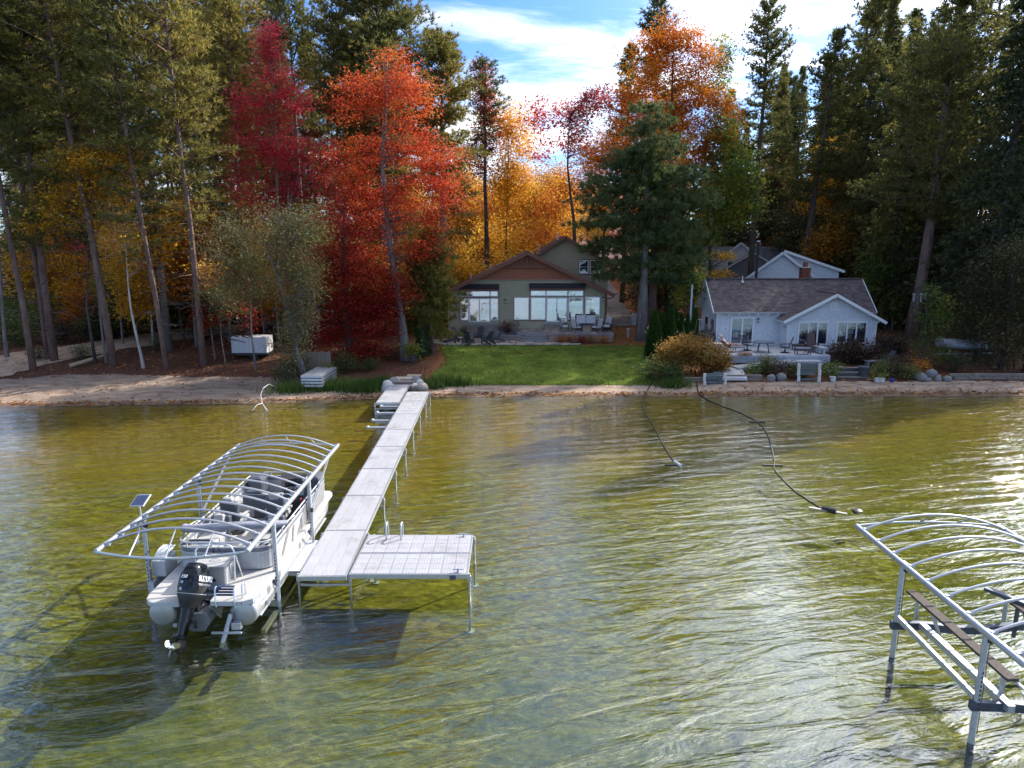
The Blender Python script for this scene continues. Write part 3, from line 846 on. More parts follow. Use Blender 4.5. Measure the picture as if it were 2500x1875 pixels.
hero('maple_tree', 'sparse pink red maple with a leaning bare trunk behind the house', 'tree', 1246, 74,
     [(1165, 255, 40, 45, 1), (1240, 240, 50, 34, 1), (1290, 215, 40, 30, .9), (1180, 330, 40, 36, .6), (1250, 310, 46, 40, .8)],
     250, 22, .27, PINK, BARK_DARK, .2, [(1240, 480), (1232, 420), (1226, 360), (1228, 290), (1232, 235)], .45, 34, bare=1, limb_r=.07)
hero('maple_tree', 'rust orange maple glowing behind the second storey gable', 'tree', 1300, 80,
     [(1250, 380, 55, 40, 1), (1300, 350, 44, 50, 1), (1210, 430, 50, 40, 1), (1180, 500, 44, 50, 1), (1290, 430, 50, 50, .9), (1330, 300, 34, 40, .6)],
     270, 40, .25, RUST, BARK_DARK, .16, None, .75, 35)
hero('maple_tree', 'great orange maple rising above the big white pine', 'tree', 1448, 67,
     [(1455, 85, 52, 55, 1.2), (1300, 330, 40, 40, .7), (1555, 250, 36, 60, .8), (1500, 130, 52, 60, 1), (1400, 130, 42, 60, .8), (1440, 190, 95, 50, 1.6), (1360, 260, 48, 60, 1), (1500, 240, 70, 55, 1.7), (1530, 300, 48, 55, 1.2), (1430, 280, 60, 60, 1), (1345, 350, 50, 50, .8), (1500, 370, 50, 40, .7)],
     420, 92, .205, RUST, BARK_DARK, .38, [(1448, 560), (1450, 420), (1450, 260), (1455, 90)], .66, 36, limb_r=.07, flatten=.42)
hero('oak_tree', 'green and yellow oak between the white pine and the grey houses', 'tree', 1530, 66,
     [(1560, 300, 40, 50, .9), (1590, 370, 50, 50, 1.2), (1600, 440, 48, 50, 1.2), (1545, 430, 44, 50, 1), (1530, 490, 40, 50, .9), (1495, 580, 34, 44, .9), (1480, 620, 34, 40, .6)],
     430, 36, .27, OAK, BARK_DARK, .2, None, .62, 37)
hero('oak_tree', 'leafy green sapling with glossy leaves left of the blue cottage roof', 'tree', 1500, 57.5,
     [(1500, 610, 34, 20, 1), (1480, 640, 24, 24, .7), (1465, 580, 26, 30, .6)], 70, 24, .24, OAK, BARK_DARK, .05, None, .4, 38)
hero('maple_tree', 'yellow branches hanging in front of the far grey house', 'tree', 1530, 63,
     [(1570, 553, 40, 8, 1), (1552, 592, 28, 9, .8)], 42, 24, .2, YELLOW, BARK_DARK, .05, None, .3, 39, limb_r=.02)
hero('maple_tree', 'yellow maple high among the pines right of the cottage', 'tree', 1810, 80,
     [(1800, 330, 34, 34, 1), (1795, 400, 46, 46, 1.4), (1840, 380, 26, 60, .8), (1760, 440, 30, 30, .6)], 210, 28, .28, YELLOW, BARK_DARK, .14, None, .62, 40)
for i, (bx, Y, lob, mm, lab) in enumerate((
    (1840, 70, [(1830, 500, 60, 50, 1), (1780, 530, 44, 40, .8), (1880, 560, 50, 50, .8)], GOLDBR, 'golden brown maple behind the ridge of the blue cottage'),
    (1660, 92, [(1670, 380, 46, 60, 1), (1640, 440, 40, 50, .9), (1690, 480, 40, 50, .7)], ORANGE, 'red orange maple deep between the two tall pines'),
    (1560, 88, [(1540, 200, 34, 50, 1), (1560, 120, 22, 40, .6)], OAK, 'yellow green crown behind the right edge of the great orange maple'),
    (1740, 90, [(1745, 470, 40, 50, 1), (1720, 540, 50, 50, 1)], GOLDBR, 'dull gold maple at the foot of the tall right pines'),
    (1960, 66, [(1930, 520, 60, 60, 1), (1900, 610, 50, 50, 1), (1990, 560, 40, 60, .8)], GREENY, 'shaded green tree right of the cottage roof'),
    (1150, 95, [(1150, 470, 50, 60, 1), (1160, 400, 40, 40, .7), (1210, 500, 50, 50, 1)], GOLDBR, 'brown gold maple far back behind the house roof'),
    (1000, 92, [(1000, 430, 44, 60, 1), (1030, 500, 40, 60, .9)], GOLDBR, 'dull golden tree far back right of the orange maple'))):
    hero('maple_tree' if mm is not GREENY and mm is not OAK else 'broadleaf_tree', lab, 'tree', bx, Y, lob, 150, 28, .28, mm, BARK_DARK, .12, None, .68, 60 + i)
hero('young_tree', 'slender green and yellow sapling right of the cottage beach steps', 'tree', 2008, 48.2,
     [(2010, 640, 12, 34, .7), (2012, 700, 34, 44, 1.3), (2010, 755, 48, 34, 1.3), (2040, 670, 12, 34, .5), (1995, 790, 34, 18, .6)], 190, 22, .14, GREENY, BARK_DARK, .06, None, .3, 41, limb_r=.02)

def pine_at(name, label, bx, Y, top_q, rad, base_q, kind, m, bk, seed, tufts=1.5, whorl=.62, r0=.24, dead=20, lean_q=0, group=None, cat='tree', blunt=None):
    b = qat(bx, 600, Y); gz = h(b.x, Y)
    H = qat(bx, top_q, Y).z - gz
    base = max(.6, qat(bx, base_q, Y).z - gz)
    ms = conifer(name, seed, H, base, rad, m, bk, kind, whorl, r0, tufts, dead, blunt=blunt)
    return make_tree(name, ms, (b.x, Y, gz), label, cat, group, lean=(lean_q, 0))
def hero_pine(label, bx, Y, lobes, n, m, bk, r0, path, seed, blades_=26):
    b = qat(bx, 600, Y); gz = h(b.x, Y); L_ = []
    for (qx, qy, rx, ry, w) in lobes:
        c = qat(qx, qy, Y); k = mpp(Y); L_.append((c.x - b.x, 0, c.z - gz, rx * k, rx * k * .9, ry * k, w))
    pp = [(0, 0, -.3)] + [(qat(qx, qy, Y).x - b.x, 0, qat(qx, qy, Y).z - gz) for qx, qy in path]
    make_tree('white_pine', plume_pine('white_pine', seed, max(l[2] + l[5] for l in L_), L_, n, m, bk, r0, pp, blades_), (b.x, Y, gz), label, 'tree')
hero_pine('big dark white pine standing between the two houses', 1390, 57.5, [(1400, 262, 30, 40, .6), (1418, 320, 50, 28, .9), (1362, 345, 44, 22, .7), (1450, 380, 66, 26, 1.1), (1340, 400, 66, 24, 1), (1300, 440, 48, 16, .6), (1478, 432, 56, 24, .9), (1405, 440, 60, 40, 1.1), (1330, 480, 80, 20, 1), (1465, 492, 60, 22, .9), (1400, 510, 70, 30, 1), (1312, 530, 58, 18, .7), (1480, 545, 44, 18, .6), (1385, 570, 88, 18, 1), (1440, 600, 46, 14, .5), (1330, 598, 40, 12, .4)],
    400, PINE_BLUE, BARK_GREY, .42, [(1391, 600), (1394, 480), (1398, 360), (1400, 280)], 71)
hero_pine('second white pine trunk close behind the big one between the houses', 1412, 59.5, [(1420, 420, 60, 60, 1), (1440, 520, 50, 50, 1), (1400, 350, 40, 40, .7)], 90, PINE, BARK_RED, .34, [(1412, 580), (1414, 460), (1415, 360)], 72)
pine_at('white_pine', 'dark pine whose top pokes above the great orange maple', 1405, 74, -12, 5.0, 420, 'white', PINE_BLUE, BARK_DARK, 73, 1.8, .7, .3)
pine_at('white_pine', 'dark pine edge left of the great orange maple', 1345, 76, 95, 3.6, 420, 'white', PINE_BLUE, BARK_DARK, 74, 1.7)
pine_at('white_pine', 'tall layered pine reaching the top of the photo right of the orange maple', 1622, 73, -10, 4.8, 400, 'white', PINE, BARK_DARK, 75, 2.0, .8, .3)
pine_at('white_pine', 'tall layered pine with its whole trunk in view behind the cottage', 1728, 72, 62, 5.2, 430, 'white', PINE, BARK_DARK, 76, 2.0, .82, .34, lean_q=.06)
pine_at('white_pine', 'broad pine with long upswept branches right of the cottage', 1978, 58, -80, 7.6, 470, 'white', PINE, BARK_RED, 77, 2.3, .62, .42, 26, lean_q=.03)
pine_at('spruce_tree', 'dark hanging spruce near the right edge', 2150, 53, -130, 5.0, 560, 'spruce', SPRUCE, BARK_DARK, 78, 1.9, .5, .34)
pine_at('spruce_tree', 'dark spruce cut off by the right edge', 2235, 56, -60, 5.2, 640, 'spruce', SPRUCE, BARK_DARK, 79, 1.7, .52, .34)
pine_at('white_pine', 'tall red pine behind the orange maple with sky round its top', 835, 63, -40, 6.6, 420, 'red', PINE, BARK_GREY, 80, 2.6, .62, .3, 18)
pine_at('red_pine', 'tall pine directly behind the crimson maple top', 560, 68, -60, 4.4, 330, 'red', PINE_OLIVE, BARK_GREY, 91, 1.5)
pine_at('red_pine', 'tall thin pine between the crimson and the orange maple', 668, 66, -40, 4.2, 330, 'red', PINE, BARK_GREY, 92, 1.4)
pine_at('red_pine', 'tall olive pine left of the crimson maple top', 478, 70, -70, 4.2, 300, 'red', PINE_OLIVE, BARK_RED, 93, 1.4)
pine_at('white_pine', 'leafy pine filling the space right of the orange maple crown', 955, 66, 70, 4.2, 520, 'red', PINE_OLIVE, BARK_GREY, 81, 2.6, .62, .28)
pine_at('white_pine', 'thin pine with a bare spiky top behind the house', 1048, 75, 125, 2.8, 330, 'red', PINE_BLUE, BARK_DARK, 82, .8, .8, .22, 26)
pine_at('white_pine', 'small olive pine between the orange maple trunk and the brown house', 932, 52.5, 500, 2.3, 720, 'red', PINE_OLIVE, BARK_RED, 83, 2.4, .5, .14, 8)
hero_pine('bushy pine in front of the house between maple trunk and patio', 905, 53.0, [(905, 590, 26, 30, 1), (925, 640, 38, 34, 1.2), (950, 670, 26, 24, .8), (900, 690, 30, 30, 1), (930, 560, 22, 30, .8), (940, 715, 20, 16, .4)], 95, PINE_OLIVE, BARK_RED, .13, [(908, 700), (912, 620), (915, 560)], 84)

# pines whose trunks line the left shore: base pixel, distance, lean, proto, scale, trunk girth
front = [
    (70, 786, 47.2, -.055, 0, .97, 1.0, 'leaning pine nearest the left edge of the beach', BARK_RED),
    (104, 770, 49.6, -.03, 1, 1.0, .9, 'pine half hidden behind the thick straight trunk at left', BARK_RED),
    (118, 782, 49.2, -.02, 2, 1.04, 1.25, 'thick straight pine behind the leaning one at the left edge', BARK_RED),
    (246, 796, 48.0, -.085, 1, 1.0, 1.3, 'thick pine leaning left beside a pale mossy trunk', BARK_RED),
    (360, 800, 47.4, -.08, 0, .92, .85, 'slim pine leaning left in front of the thick dark trunk', BARK_RED),
    (366, 770, 51.5, -.035, 2, 1.08, 1.5, 'thickest dark pine at the middle of the left shore', BARK_GREY),
    (440, 795, 48.4, -.03, 1, .98, 1.05, 'straight pine left of the small red maple', BARK_RED)]
for qx, qy, Y, ln, pr, sc, girth, lab, bk in front:
    b = qat(qx, qy, Y); t = make_tree('red_pine', RP[pr], (b.x, Y, h(b.x, Y)), lab, 'tree', 'pines along the left shore', rz=qx * .7, sc=sc, crown_mat=PINE_OLIVE if pr == 1 else None, trunk_mat=bk)
    t.rotation_euler = Euler((0, ln, 0)).to_matrix().to_4x4().to_euler()
    t.scale = (sc * girth ** .5, sc * girth ** .5, sc)
pale = [(230, 782, 48.8, -.06, 11, .10, 'thin pale trunk just left of the thick leaning pine'), (311, 800, 47.8, -.05, 10, .11, 'pale mossy birch trunk in the middle of the left shore'), (330, 735, 54, -.02, 9, .1, 'short white birch trunk beside the dirt track'),
        (265, 735, 54.5, -.03, 9, .08, 'grey slender trunk behind the thick leaning pine'), (553, 798, 47.6, .0, 7.5, .085, 'slender twin stemmed tree in front of the white trailer'), (465, 780, 50, -.01, 7, .07, 'thin grey sapling right of the straight pine'),
        (488, 795, 48.6, -.02, 5.5, .05, 'thinnest bare sapling left of the white trailer'), (153, 655, 68, 0, 8, .16, 'short white birch stump deep in the left wood'), (15, 770, 50, .02, 16, .13, 'grey trunk at the far left edge')]
for i, (qx, qy, Y, ln, H, r, lab) in enumerate(pale):
    b = qat(qx, qy, Y)
    ms = broadleaf('birch', 200 + i, H, [(0, 0, H * .9, 1.3, 1.3, H * .16, 1), (.4, 0, H * .7, .9, .9, H * .1, .4)], 36, 22, .2, YELLOW if i % 2 else GREENY, BARK_PALE if i in (1, 2, 7) else BARK_GREY, r, None, .45, bare=1, limb_r=.02)
    make_tree('birch_tree' if i in (1, 2, 7) else 'sapling', ms, (b.x, Y, h(b.x, Y)), lab, 'tree', lean=(ln, 0))

# the crowd further back: shared meshes, one label per kind of place
rnd = random.Random(77)
PLACES = [(150, 'leaning pine at the left edge'), (300, 'thick leaning pine'), (450, 'pale birch trunk'), (600, 'white box trailer'), (760, 'crimson maples'), (1000, 'orange red maple'), (1150, 'left eave of the brown house'), (1300, 'cedar gable'), (1480, 'upper storey window'), (1640, 'big dark white pine'),
          (1850, 'far grey house'), (2000, 'gabled garage'), (2150, 'right end of the cottage'), (2300, 'bird feeder pole'), (9999, 'right edge cedars')]
def behind(x, y):
    px = 1250 + x * FPX / (y * CP + 1)
    return 'behind the ' + next(n for lim, n in PLACES if px < lim)
def crowd(n, x0, x1, y0, y1, protos, name, label, group, sc=(.85, 1.15), mats=None, gap=2.6, avoid=()):
    pts = []
    tries = 0
    while len(pts) < n and tries < n * 40:
        tries += 1
        x, y = rnd.uniform(x0, x1) , rnd.uniform(y0, y1)
        xx = x * (y / 60.0)
        if any((xx - a) ** 2 + (y - b) ** 2 < gap ** 2 for a, b in pts): continue
        if any(ax0 < xx < ax1 and ay0 < y < ay1 for ax0, ax1, ay0, ay1 in avoid): continue
        pts.append((xx, y))
    for (x, y) in pts:
        s = rnd.uniform(*sc)
        t = make_tree(name, rnd.choice(protos), (x, y, h(x, y)), label + ' ' + behind(x, y), 'tree', group, rz=rnd.uniform(0, 6.28), sc=s, sxy=rnd.uniform(.9, 1.15), crown_mat=rnd.choice(mats) if mats else None)
KEEP = [(-8, 12, 40, 73), (8.3, 13, 60, 90), (13, 31, 40, 84), (-40, -13, 40, 55)]
crowd(13, -40, -7, 57, 76, RP, 'red_pine', 'tall straight pine of the wood', 'pines in the left wood', (.9, 1.12), [PINE, PINE_OLIVE, PINE_OLIVE], 2.6, KEEP)
crowd(24, -44, -6, 76, 120, RP + WP, 'red_pine', 'tall pine far back in the wood,', 'pines deep in the left wood', (.95, 1.2), [PINE, PINE_OLIVE], 3.0, KEEP)
crowd(34, 21, 46, 62, 110, WP + SPR, 'white_pine', 'dark tall evergreen', 'evergreens in the right wood', (.95, 1.25), [PINE, SPRUCE, PINE], 3.0, KEEP + [(13, 29, 50, 100)])
crowd(16, 12, 23, 92, 125, WP + SPR, 'white_pine', 'far off evergreen', 'far evergreens behind the cottage', (.62, .9), [PINE, SPRUCE], 3.0)
crowd(64, -9, 11, 90, 140, ML, 'maple_tree', 'distant autumn tree', 'distant trees behind the house', (.8, 1.1), [YELLOW, GREENY, RUST, PINK, GOLDBR, OAK, YELLOW], 2.6, [(8, 16, 60, 110)])
crowd(26, -42, -8, 58, 90, ML, 'maple_tree', 'shaded broadleaf tree under pines', 'understory trees of the left wood', (.45, .9), [GREENY, GOLDBR, YELLOW, GREENY, RUST, CRIMSON], 3.0, KEEP)
crowd(24, 19, 44, 62, 100, ML, 'maple_tree', 'shaded broadleaf tree under evergreens', 'understory trees of the right wood', (.5, .95), [GREENY, GOLDBR, GREENY, CEDAR, CEDAR], 3.0, KEEP)
crowd(46, -42, -8, 57, 84, LOW, 'undergrowth_tree', 'low leafy undergrowth tree', 'low trees of the left wood', (.55, 1.2), [GREENY, GREENY, GOLDBR, CEDAR, YELLOW, RUST, GREENY], 2.2, KEEP)
crowd(30, 19, 46, 60, 92, LOW, 'undergrowth_tree', 'low leafy undergrowth tree', 'low trees of the right wood', (.6, 1.3), [CEDAR, GREENY, GOLDBR, CEDAR], 2.2, KEEP)
crowd(16, 11.2, 13.6, 66, 104, LOW, 'undergrowth_tree', 'low tree beside the driveway', 'low trees beside the driveway', (.5, 1.1), [GREENY, OAK, CEDAR, GOLDBR], 1.8)
crowd(24, -9, 13, 78, 108, LOW, 'undergrowth_tree', 'low autumn tree', 'low trees behind the house', (.6, 1.2), [GOLDBR, YELLOW, RUST, GREENY], 2.2, [(8, 16, 60, 110)])
crowd(36, -52, 52, 120, 190, RP + WP, 'red_pine', 'skyline pine far', 'skyline pines', (.8, 1.05), [PINE], 4.0, [(-22, 44, 110, 200), (-9, 20, 60, 200)])

crowd(16, -31, -12, 53.5, 59, ML, 'maple_tree', 'thin autumn tree near the shore', 'autumn trees behind the shore pines', (.5, .85), [RUST, YELLOW, GREENY, GOLDBR, YELLOW], 2.4, [(-14.5, -6, 40, 62)])
# shrubs
def shrub(px, py, Y, s, m, label, group=None, cat='shrub', name='shrub', sz=None, k=0):
    b = at(px, py, Y)
    t = make_tree(name, SHR[k % 3], (b.x, Y, h(b.x, Y) - .05), label, cat, group, rz=px, sc=s, crown_mat=m)
    if sz: t.scale = (s * sz[0], s * sz[1], s * sz[2])
    return t
k = 0
for (px, py, Y, s) in ((40, 820, 54, 1.3), (150, 810, 55, 1.0), (215, 800, 56, 1.1), (300, 790, 58, 1.2), (200, 880, 49.6, .55), (250, 800, 57, 1.4), (10, 790, 56, 1.6), (95, 870, 49.5, .5), (130, 790, 60, 1.6), (420, 770, 62, 1.2), (480, 760, 62, 1.2), (560, 750, 64, 1.4), (390, 840, 53, .6)):
    shrub(px, py, Y, s, [GREENY, PURPLE, GREENY, CEDAR][k % 4], 'low dark shrub along the dirt track in the left wood', 'shrubs along the dirt track', k=k); k += 1
for (px, py, Y, s, lab, m) in ((1590, 935, 45.2, .75, 'blue green leafy plant at the foot of the ochre bush', GREENY), (1640, 930, 44.9, .7, 'dark green plant right under the ochre bush', ARBOR), (1615, 870, 46.5, .7, 'pale green shrub on the left flank of the ochre bush', OAK)):
    shrub(px, py, Y, s, m, lab, k=k); k += 1
# big ochre bush in front of the arborvitae
b = at(1690, 900, Y=46.3)
ms = broadleaf('bush', 301, 3.0, [(-.9, 0, 1.25, 1.5, 1.2, 1.15, 1), (1.1, 0, 1.2, 1.35, 1.2, 1.1, 1), (0, 0, 1.7, 1.5, 1.1, 1.0, 1), (-1.6, -.2, .6, .8, .8, .6, .5), (1.8, -.3, .7, .7, .8, .7, .5)], 480, 40, .13, BUSHOR, BARK_DARK, .05, None, .26, limb_r=.02)
make_tree('bush', ms, (b.x, 46.6, h(b.x, 46.6)), 'rounded ochre brown bush at the left corner of the cottage deck', 'bush')
# dark bushes in front of the cottage wing
for i, (px, Y, lab, lob) in enumerate(((2080, 49.6, 'dark leafy bush under the right window of the cottage', [(0, 0, .85, 1.7, 1.0, .8, 1)]), (2165, 50.2, 'purple brown bush at the right corner of the cottage', [(0, 0, .9, 1.5, 1.0, .9, 1)]))):
    b = at(px, 880, Y)
    ms = broadleaf('bush', 310 + i, 1.8, lob, 150, 28, .15, PURPLE, BARK_DARK, .04, None, .25, limb_r=.02)
    make_tree('bush', ms, (b.x, Y, h(b.x, Y)), lab, 'bush')
# row of arborvitae
ARB = []
for k in range(2):
    rng = np.random.default_rng(400 + k)
    zz = rng.uniform(0, 1, 5200) ** .8; rr = (.46 * (1 - zz) ** .75 + .02) * rng.uniform(.75, 1.05, 5200); a = rng.uniform(0, 6.283, 5200)
    P = np.stack([rr * np.cos(a), rr * np.sin(a), zz * 3.3 + .08], -1)
    D = np.stack([np.cos(a) * .35, np.sin(a) * .35, np.ones(5200)], -1) + rng.normal(0, .25, (5200, 3)); D /= np.linalg.norm(D, axis=1, keepdims=True)
    S = np.cross(D, rng.normal(0, 1, (5200, 3))); S /= np.linalg.norm(S, axis=1, keepdims=True)
    tm = MB().tube([(0, 0, -.2), (0, 0, 2.6)], [.07, .02], 6).mesh('arborvitae_trunk', BARK_DARK)
    ARB.append((tm, np_mesh('arborvitae_crown', np.stack([P - S * .05, P + S * .05, P + D * .24], 1), 3, ARBOR)))
arbs = [(1596, 50.8, 1.0, 1.25), (1614, 51.6, .92, 1.05), (1636, 51.4, 1.0, 1.1), (1645, 52.6, .95, 1), (1662, 52.2, .82, .95), (1677, 52.6, .8, .9), (1694, 52.6, .92, .95), (1608, 50.2, .75, 1.1)]
for i, (px, Y, s, w_) in enumerate(arbs):
    b = at(px, 830, Y)
    lab = ('leftmost and fullest arborvitae in the row beside the cottage' if i == 0 else 'rightmost arborvitae of the row, next to the cottage steps' if i == 6 else 'green columnar arborvitae inside the row beside the cottage')
    t = make_tree('arborvitae', ARB[i % 2], (b.x, Y, h(b.x, Y)), lab, 'shrub', 'row of arborvitae beside the cottage', rz=i, sc=s); t.scale = (s * w_, s * w_, s)
# cedars at the right edge
for i, (qx, Y, H, wd, lab) in enumerate(((2105, 49.5, 8.2, 1.7, 'brown green cedar left of the right edge group'), (2160, 47.8, 9.0, 1.9, 'large brown green cedar over the beach at the right edge'), (2215, 47.0, 8.0, 1.8, 'cedar cut by the right edge of the beach'), (2075, 54, 9.5, 2.0, 'dim cedar behind the small sapling at right'), (2150, 55, 11, 2.3, 'tall dim cedar behind the right edge group'), (2030, 60, 9, 2.2, 'dark cedar in shade behind the bird feeders'))):
    b = qat(qx, 800, Y)
    ms = broadleaf('cedar', 320 + i, H, [(0, 0, H * .3, wd, wd, H * .32, 1.3), (0, 0, H * .62, wd * .8, wd * .8, H * .3, 1), (.3, 0, H * .85, wd * .4, wd * .4, H * .15, .3)], 260, 34, .16, CEDAR, BARK_DARK, .16, None, .36, limb_r=.03, flatten=1)
    make_tree('cedar_tree', ms, (b.x, Y, h(b.x, Y)), lab, 'tree')
# ------------------------------------------------------------------ materials of the lake things
ALU = mat('brushed aluminium', (.50, .52, .55), .38, .75, .06, 9, .05, 60)
ALU_W = mat('white painted aluminium', (.56, .58, .62), .35, .25, .05, 6)
GALV = mat('galvanised steel', (.50, .53, .57), .45, .6, .14, 12, .1, 40)
STEEL_DK = mat('dark blue grey steel', (.075, .09, .125), .5, .5, .2, 6)
GELWHITE = mat('white gelcoat', (.48, .485, .49), .22, 0, .03, 3, coat=.3)
GELGREY = mat('grey gelcoat', (.40, .40, .41), .25, 0, .05, 3, coat=.3)
DECKGREY = mat('woven deck floor', (.40, .39, .38), .75, 0, .08, 30)
VINYL_DK = mat('charcoal vinyl', (.075, .088, .11), .5, 0, .1, 6)
VINYL_LT = mat('light grey vinyl', (.38, .378, .375), .5, 0, .06, 6)
CHROME = mat('stainless steel', (.72, .73, .75), .16, .95, .03, 8)
BLACKG = mat('black gloss paint', (.006, .008, .012), .16, 0, .1, 3, spec=.35, coat=.15)
BLACKM = mat('black plastic', (.018, .019, .022), .5, 0, .15, 8)
WHITEP = mat('white print', (.85, .86, .88), .4, 0, .02)
RUBBER = mat('black rubber', (.02, .02, .02), .8, 0, .2)
RED = mat('red plastic', (.55, .03, .03), .4, 0, .05)
SCREEN = mat('dark screen glass', (.10, .14, .18), .08, 0, .1, 4)
PVC = mat('white pvc', (.62, .63, .62), .4, 0, .06)
CARPET = mat('brown bunk carpet', (.085, .070, .060), .95, 0, .3, 18, .4, 60)
BOOT = mat('grey canvas', (.27, .28, .33), .85, 0, .12, 9, .3, 25)
BLUEC = mat('navy tread', (.03, .05, .12), .6, 0, .1)

def tile_mat():
    m, N, L = new_mat('grey plastic deck tile')
    out = N.new('ShaderNodeOutputMaterial'); p = N.new('ShaderNodeBsdfPrincipled'); L.new(p.outputs[0], out.inputs[0])
    tc = N.new('ShaderNodeTexCoord'); oi = N.new('ShaderNodeObjectInfo')
    br = N.new('ShaderNodeTexBrick'); br.offset = 0.5
    br.inputs['Scale'].default_value = 1.0; br.inputs['Brick Width'].default_value = .032; br.inputs['Row Height'].default_value = .075
    br.inputs['Mortar Size'].default_value = .007; br.inputs['Mortar Smooth'].default_value = .2
    br.inputs['Color1'].default_value = (.47, .475, .50, 1); br.inputs['Color2'].default_value = (.43, .435, .46, 1); br.inputs['Mortar'].default_value = (.27, .27, .30, 1)
    L.new(tc.outputs['Object'], br.inputs['Vector'])
    mx = N.new('ShaderNodeMix'); mx.data_type = 'RGBA'; mx.blend_type = 'MULTIPLY'; mx.inputs['Factor'].default_value = 1
    r = ramp(N, [(0, (.90, .90, .91)), (1, (1, 1, 1))]); L.new(oi.outputs['Random'], r.inputs[0])
    L.new(br.outputs['Color'], mx.inputs['A']); L.new(r.outputs[0], mx.inputs['B'])
    g = N.new('ShaderNodeNewGeometry'); nz = N.new('ShaderNodeTexNoise'); nz.inputs['Scale'].default_value = 1.1; nz.inputs['Detail'].default_value = 9; nz.inputs['Roughness'].default_value = .72
    L.new(g.outputs['Position'], nz.inputs['Vector']); r2 = ramp(N, [(.30, (.66, .64, .60)), (.48, (1, 1, 1)), (.66, (1, 1, 1)), (.72, (.80, .79, .76))]); L.new(nz.outputs['Fac'], r2.inputs[0])
    m2 = N.new('ShaderNodeMix'); m2.data_type = 'RGBA'; m2.blend_type = 'MULTIPLY'; m2.inputs['Factor'].default_value = 1; L.new(mx.outputs['Result'], m2.inputs['A']); L.new(r2.outputs[0], m2.inputs['B'])
    L.new(m2.outputs['Result'], p.inputs['Base Color']); p.inputs['Roughness'].default_value = .55
    b = N.new('ShaderNodeBump'); b.invert = True; b.inputs['Strength'].default_value = .6; b.inputs['Distance'].default_value = .006
    L.new(br.outputs['Fac'], b.inputs['Height']); L.new(b.outputs[0], p.inputs['Normal'])
    return m
TILE = tile_mat()

# ------------------------------------------------------------------ dock
DZ = .65
A0, A1 = Vector((-5.56, 17.06, 0)), Vector((-6.07, 40.3, 0))
AX = (A1 - A0).normalized(); SX = Vector((AX.y, -AX.x, 0))
dock = thing('dock', 'long grey aluminium dock with a square platform at its outer end', 'dock', (A0.x, A0.y, 0))
rzd = math.atan2(AX.y, AX.x) - R(90)
def tile_mesh(w, l):
    mb = MB(); mb.box((0, 0, 0), (w - .006, l - .006, .03))
    me = mb.mesh('deck_tile', TILE); return me
def panel(o, ax, sx, length, width, nx, ny):
    """One framed deck panel: aluminium frame, tiles laid inside it."""
    f = MB()
    e = .035
    up = Vector((0, 0, DZ - .065))
    P = lambda a, b: o + ax * a + sx * b + up
    f.bar(P(0, .02), P(length, .02), .04, .13); f.bar(P(0, width - .02), P(length, width - .02), .04, .13)
    f.bar(P(.02, .04), P(.02, width - .04), .04, .125); f.bar(P(length - .02, .04), P(length - .02, width - .04), .04, .125)
    for k in range(1, 3): f.bar(P(length * k / 3, .04), P(length * k / 3, width - .04), .04, .06)
    s = f.build('dock_section', ALU, dock, bevel=.006)
    tw, tl = (width - .08) / nx, (length - .08) / ny
    key = (round(tw, 3), round(tl, 3))
    if key not in TM: TM[key] = tile_mesh(tw, tl)
    rz = math.atan2(ax.y, ax.x) - R(90)
    for i in range(nx):
        for j in range(ny):
            c = o + ax * (.04 + tl * (j + .5)) + sx * (.04 + tw * (i + .5)) + Vector((0, 0, DZ - .012))
            t = link('deck_tile', TM[key], s); t.location = c - Vector(dock.location); t.rotation_euler = (0, 0, rz)
    return s
TM = {}
lens = [0, 3.0, 6.0, 8.93, 11.93, 14.75, 17.75, 20.75, 23.24]
for k in range(8):
    panel(A0 + AX * (lens[k] + .006), AX, SX, lens[k + 1] - lens[k] - .012, 1.26, 4, 5)
# shore walk beside the last section
B0 = Vector((-7.36, 37.4, 0))
for a, b in ((0, 2.72), (2.73, 4.9)): panel(B0 + AX * (a + .006), AX, SX, b - a - .012, 1.26, 4, 4)
# platform: two panels running out to the right
PX = Vector((1, 0, 0)); PY = Vector((0, 1, 0))
for y0 in (17.2, 18.49):
    panel(Vector((-4.27, y0 + 1.27, 0)), PX, -PY, 3.12, 1.27, 4, 9)
leg = MB()
def dock_leg(p, ztop=.62, zb=None):
    zb = h(p.x, p.y) - .1 if zb is None else zb
    m = MB(); m.tube([(p.x, p.y, zb), (p.x, p.y, ztop)], .032, 8); m.lathe([(.13, 0), (.13, .02), (.05, .03)], (p.x, p.y, zb + .1), 8)
    m.box((p.x, p.y, .48), (.09, .09, .16))
    m.build('leg', GALV, dock, smooth=40)
for k in range(0, 9):
    y = lens[k] + (.25 if k == 0 else -.12)
    for b in (-.05, 1.31):
        if k == 0 and b > 0: y2 = y
        dock_leg(A0 + AX * y + SX * b)
    m = MB(); m.bar(A0 + AX * y + SX * .0 + Vector((0, 0, .30)), A0 + AX * y + SX * 1.26 + Vector((0, 0, .30)), .04, .06)
    m.build('leg_brace', GALV, dock)
for p in ((-1.12, 17.3), (-1.12, 19.7), (-4.1, 19.86)): dock_leg(Vector((p[0], p[1], 0)))
for p in ((-7.42, 37.5), (-6.05, 37.5)): dock_leg(Vector((p[0], p[1], 0)))
m = MB()
for (a, b) in (((-7.42, 37.46, .30), (-6.1, 37.46, .30)), ((-7.42, 37.46, .02), (-6.1, 37.46, .02)), ((-7.40, 37.46, .10), (-6.9, 37.46, .55))): m.bar(a, b, .04, .05)
m.build('leg_brace', ALU_W, dock)
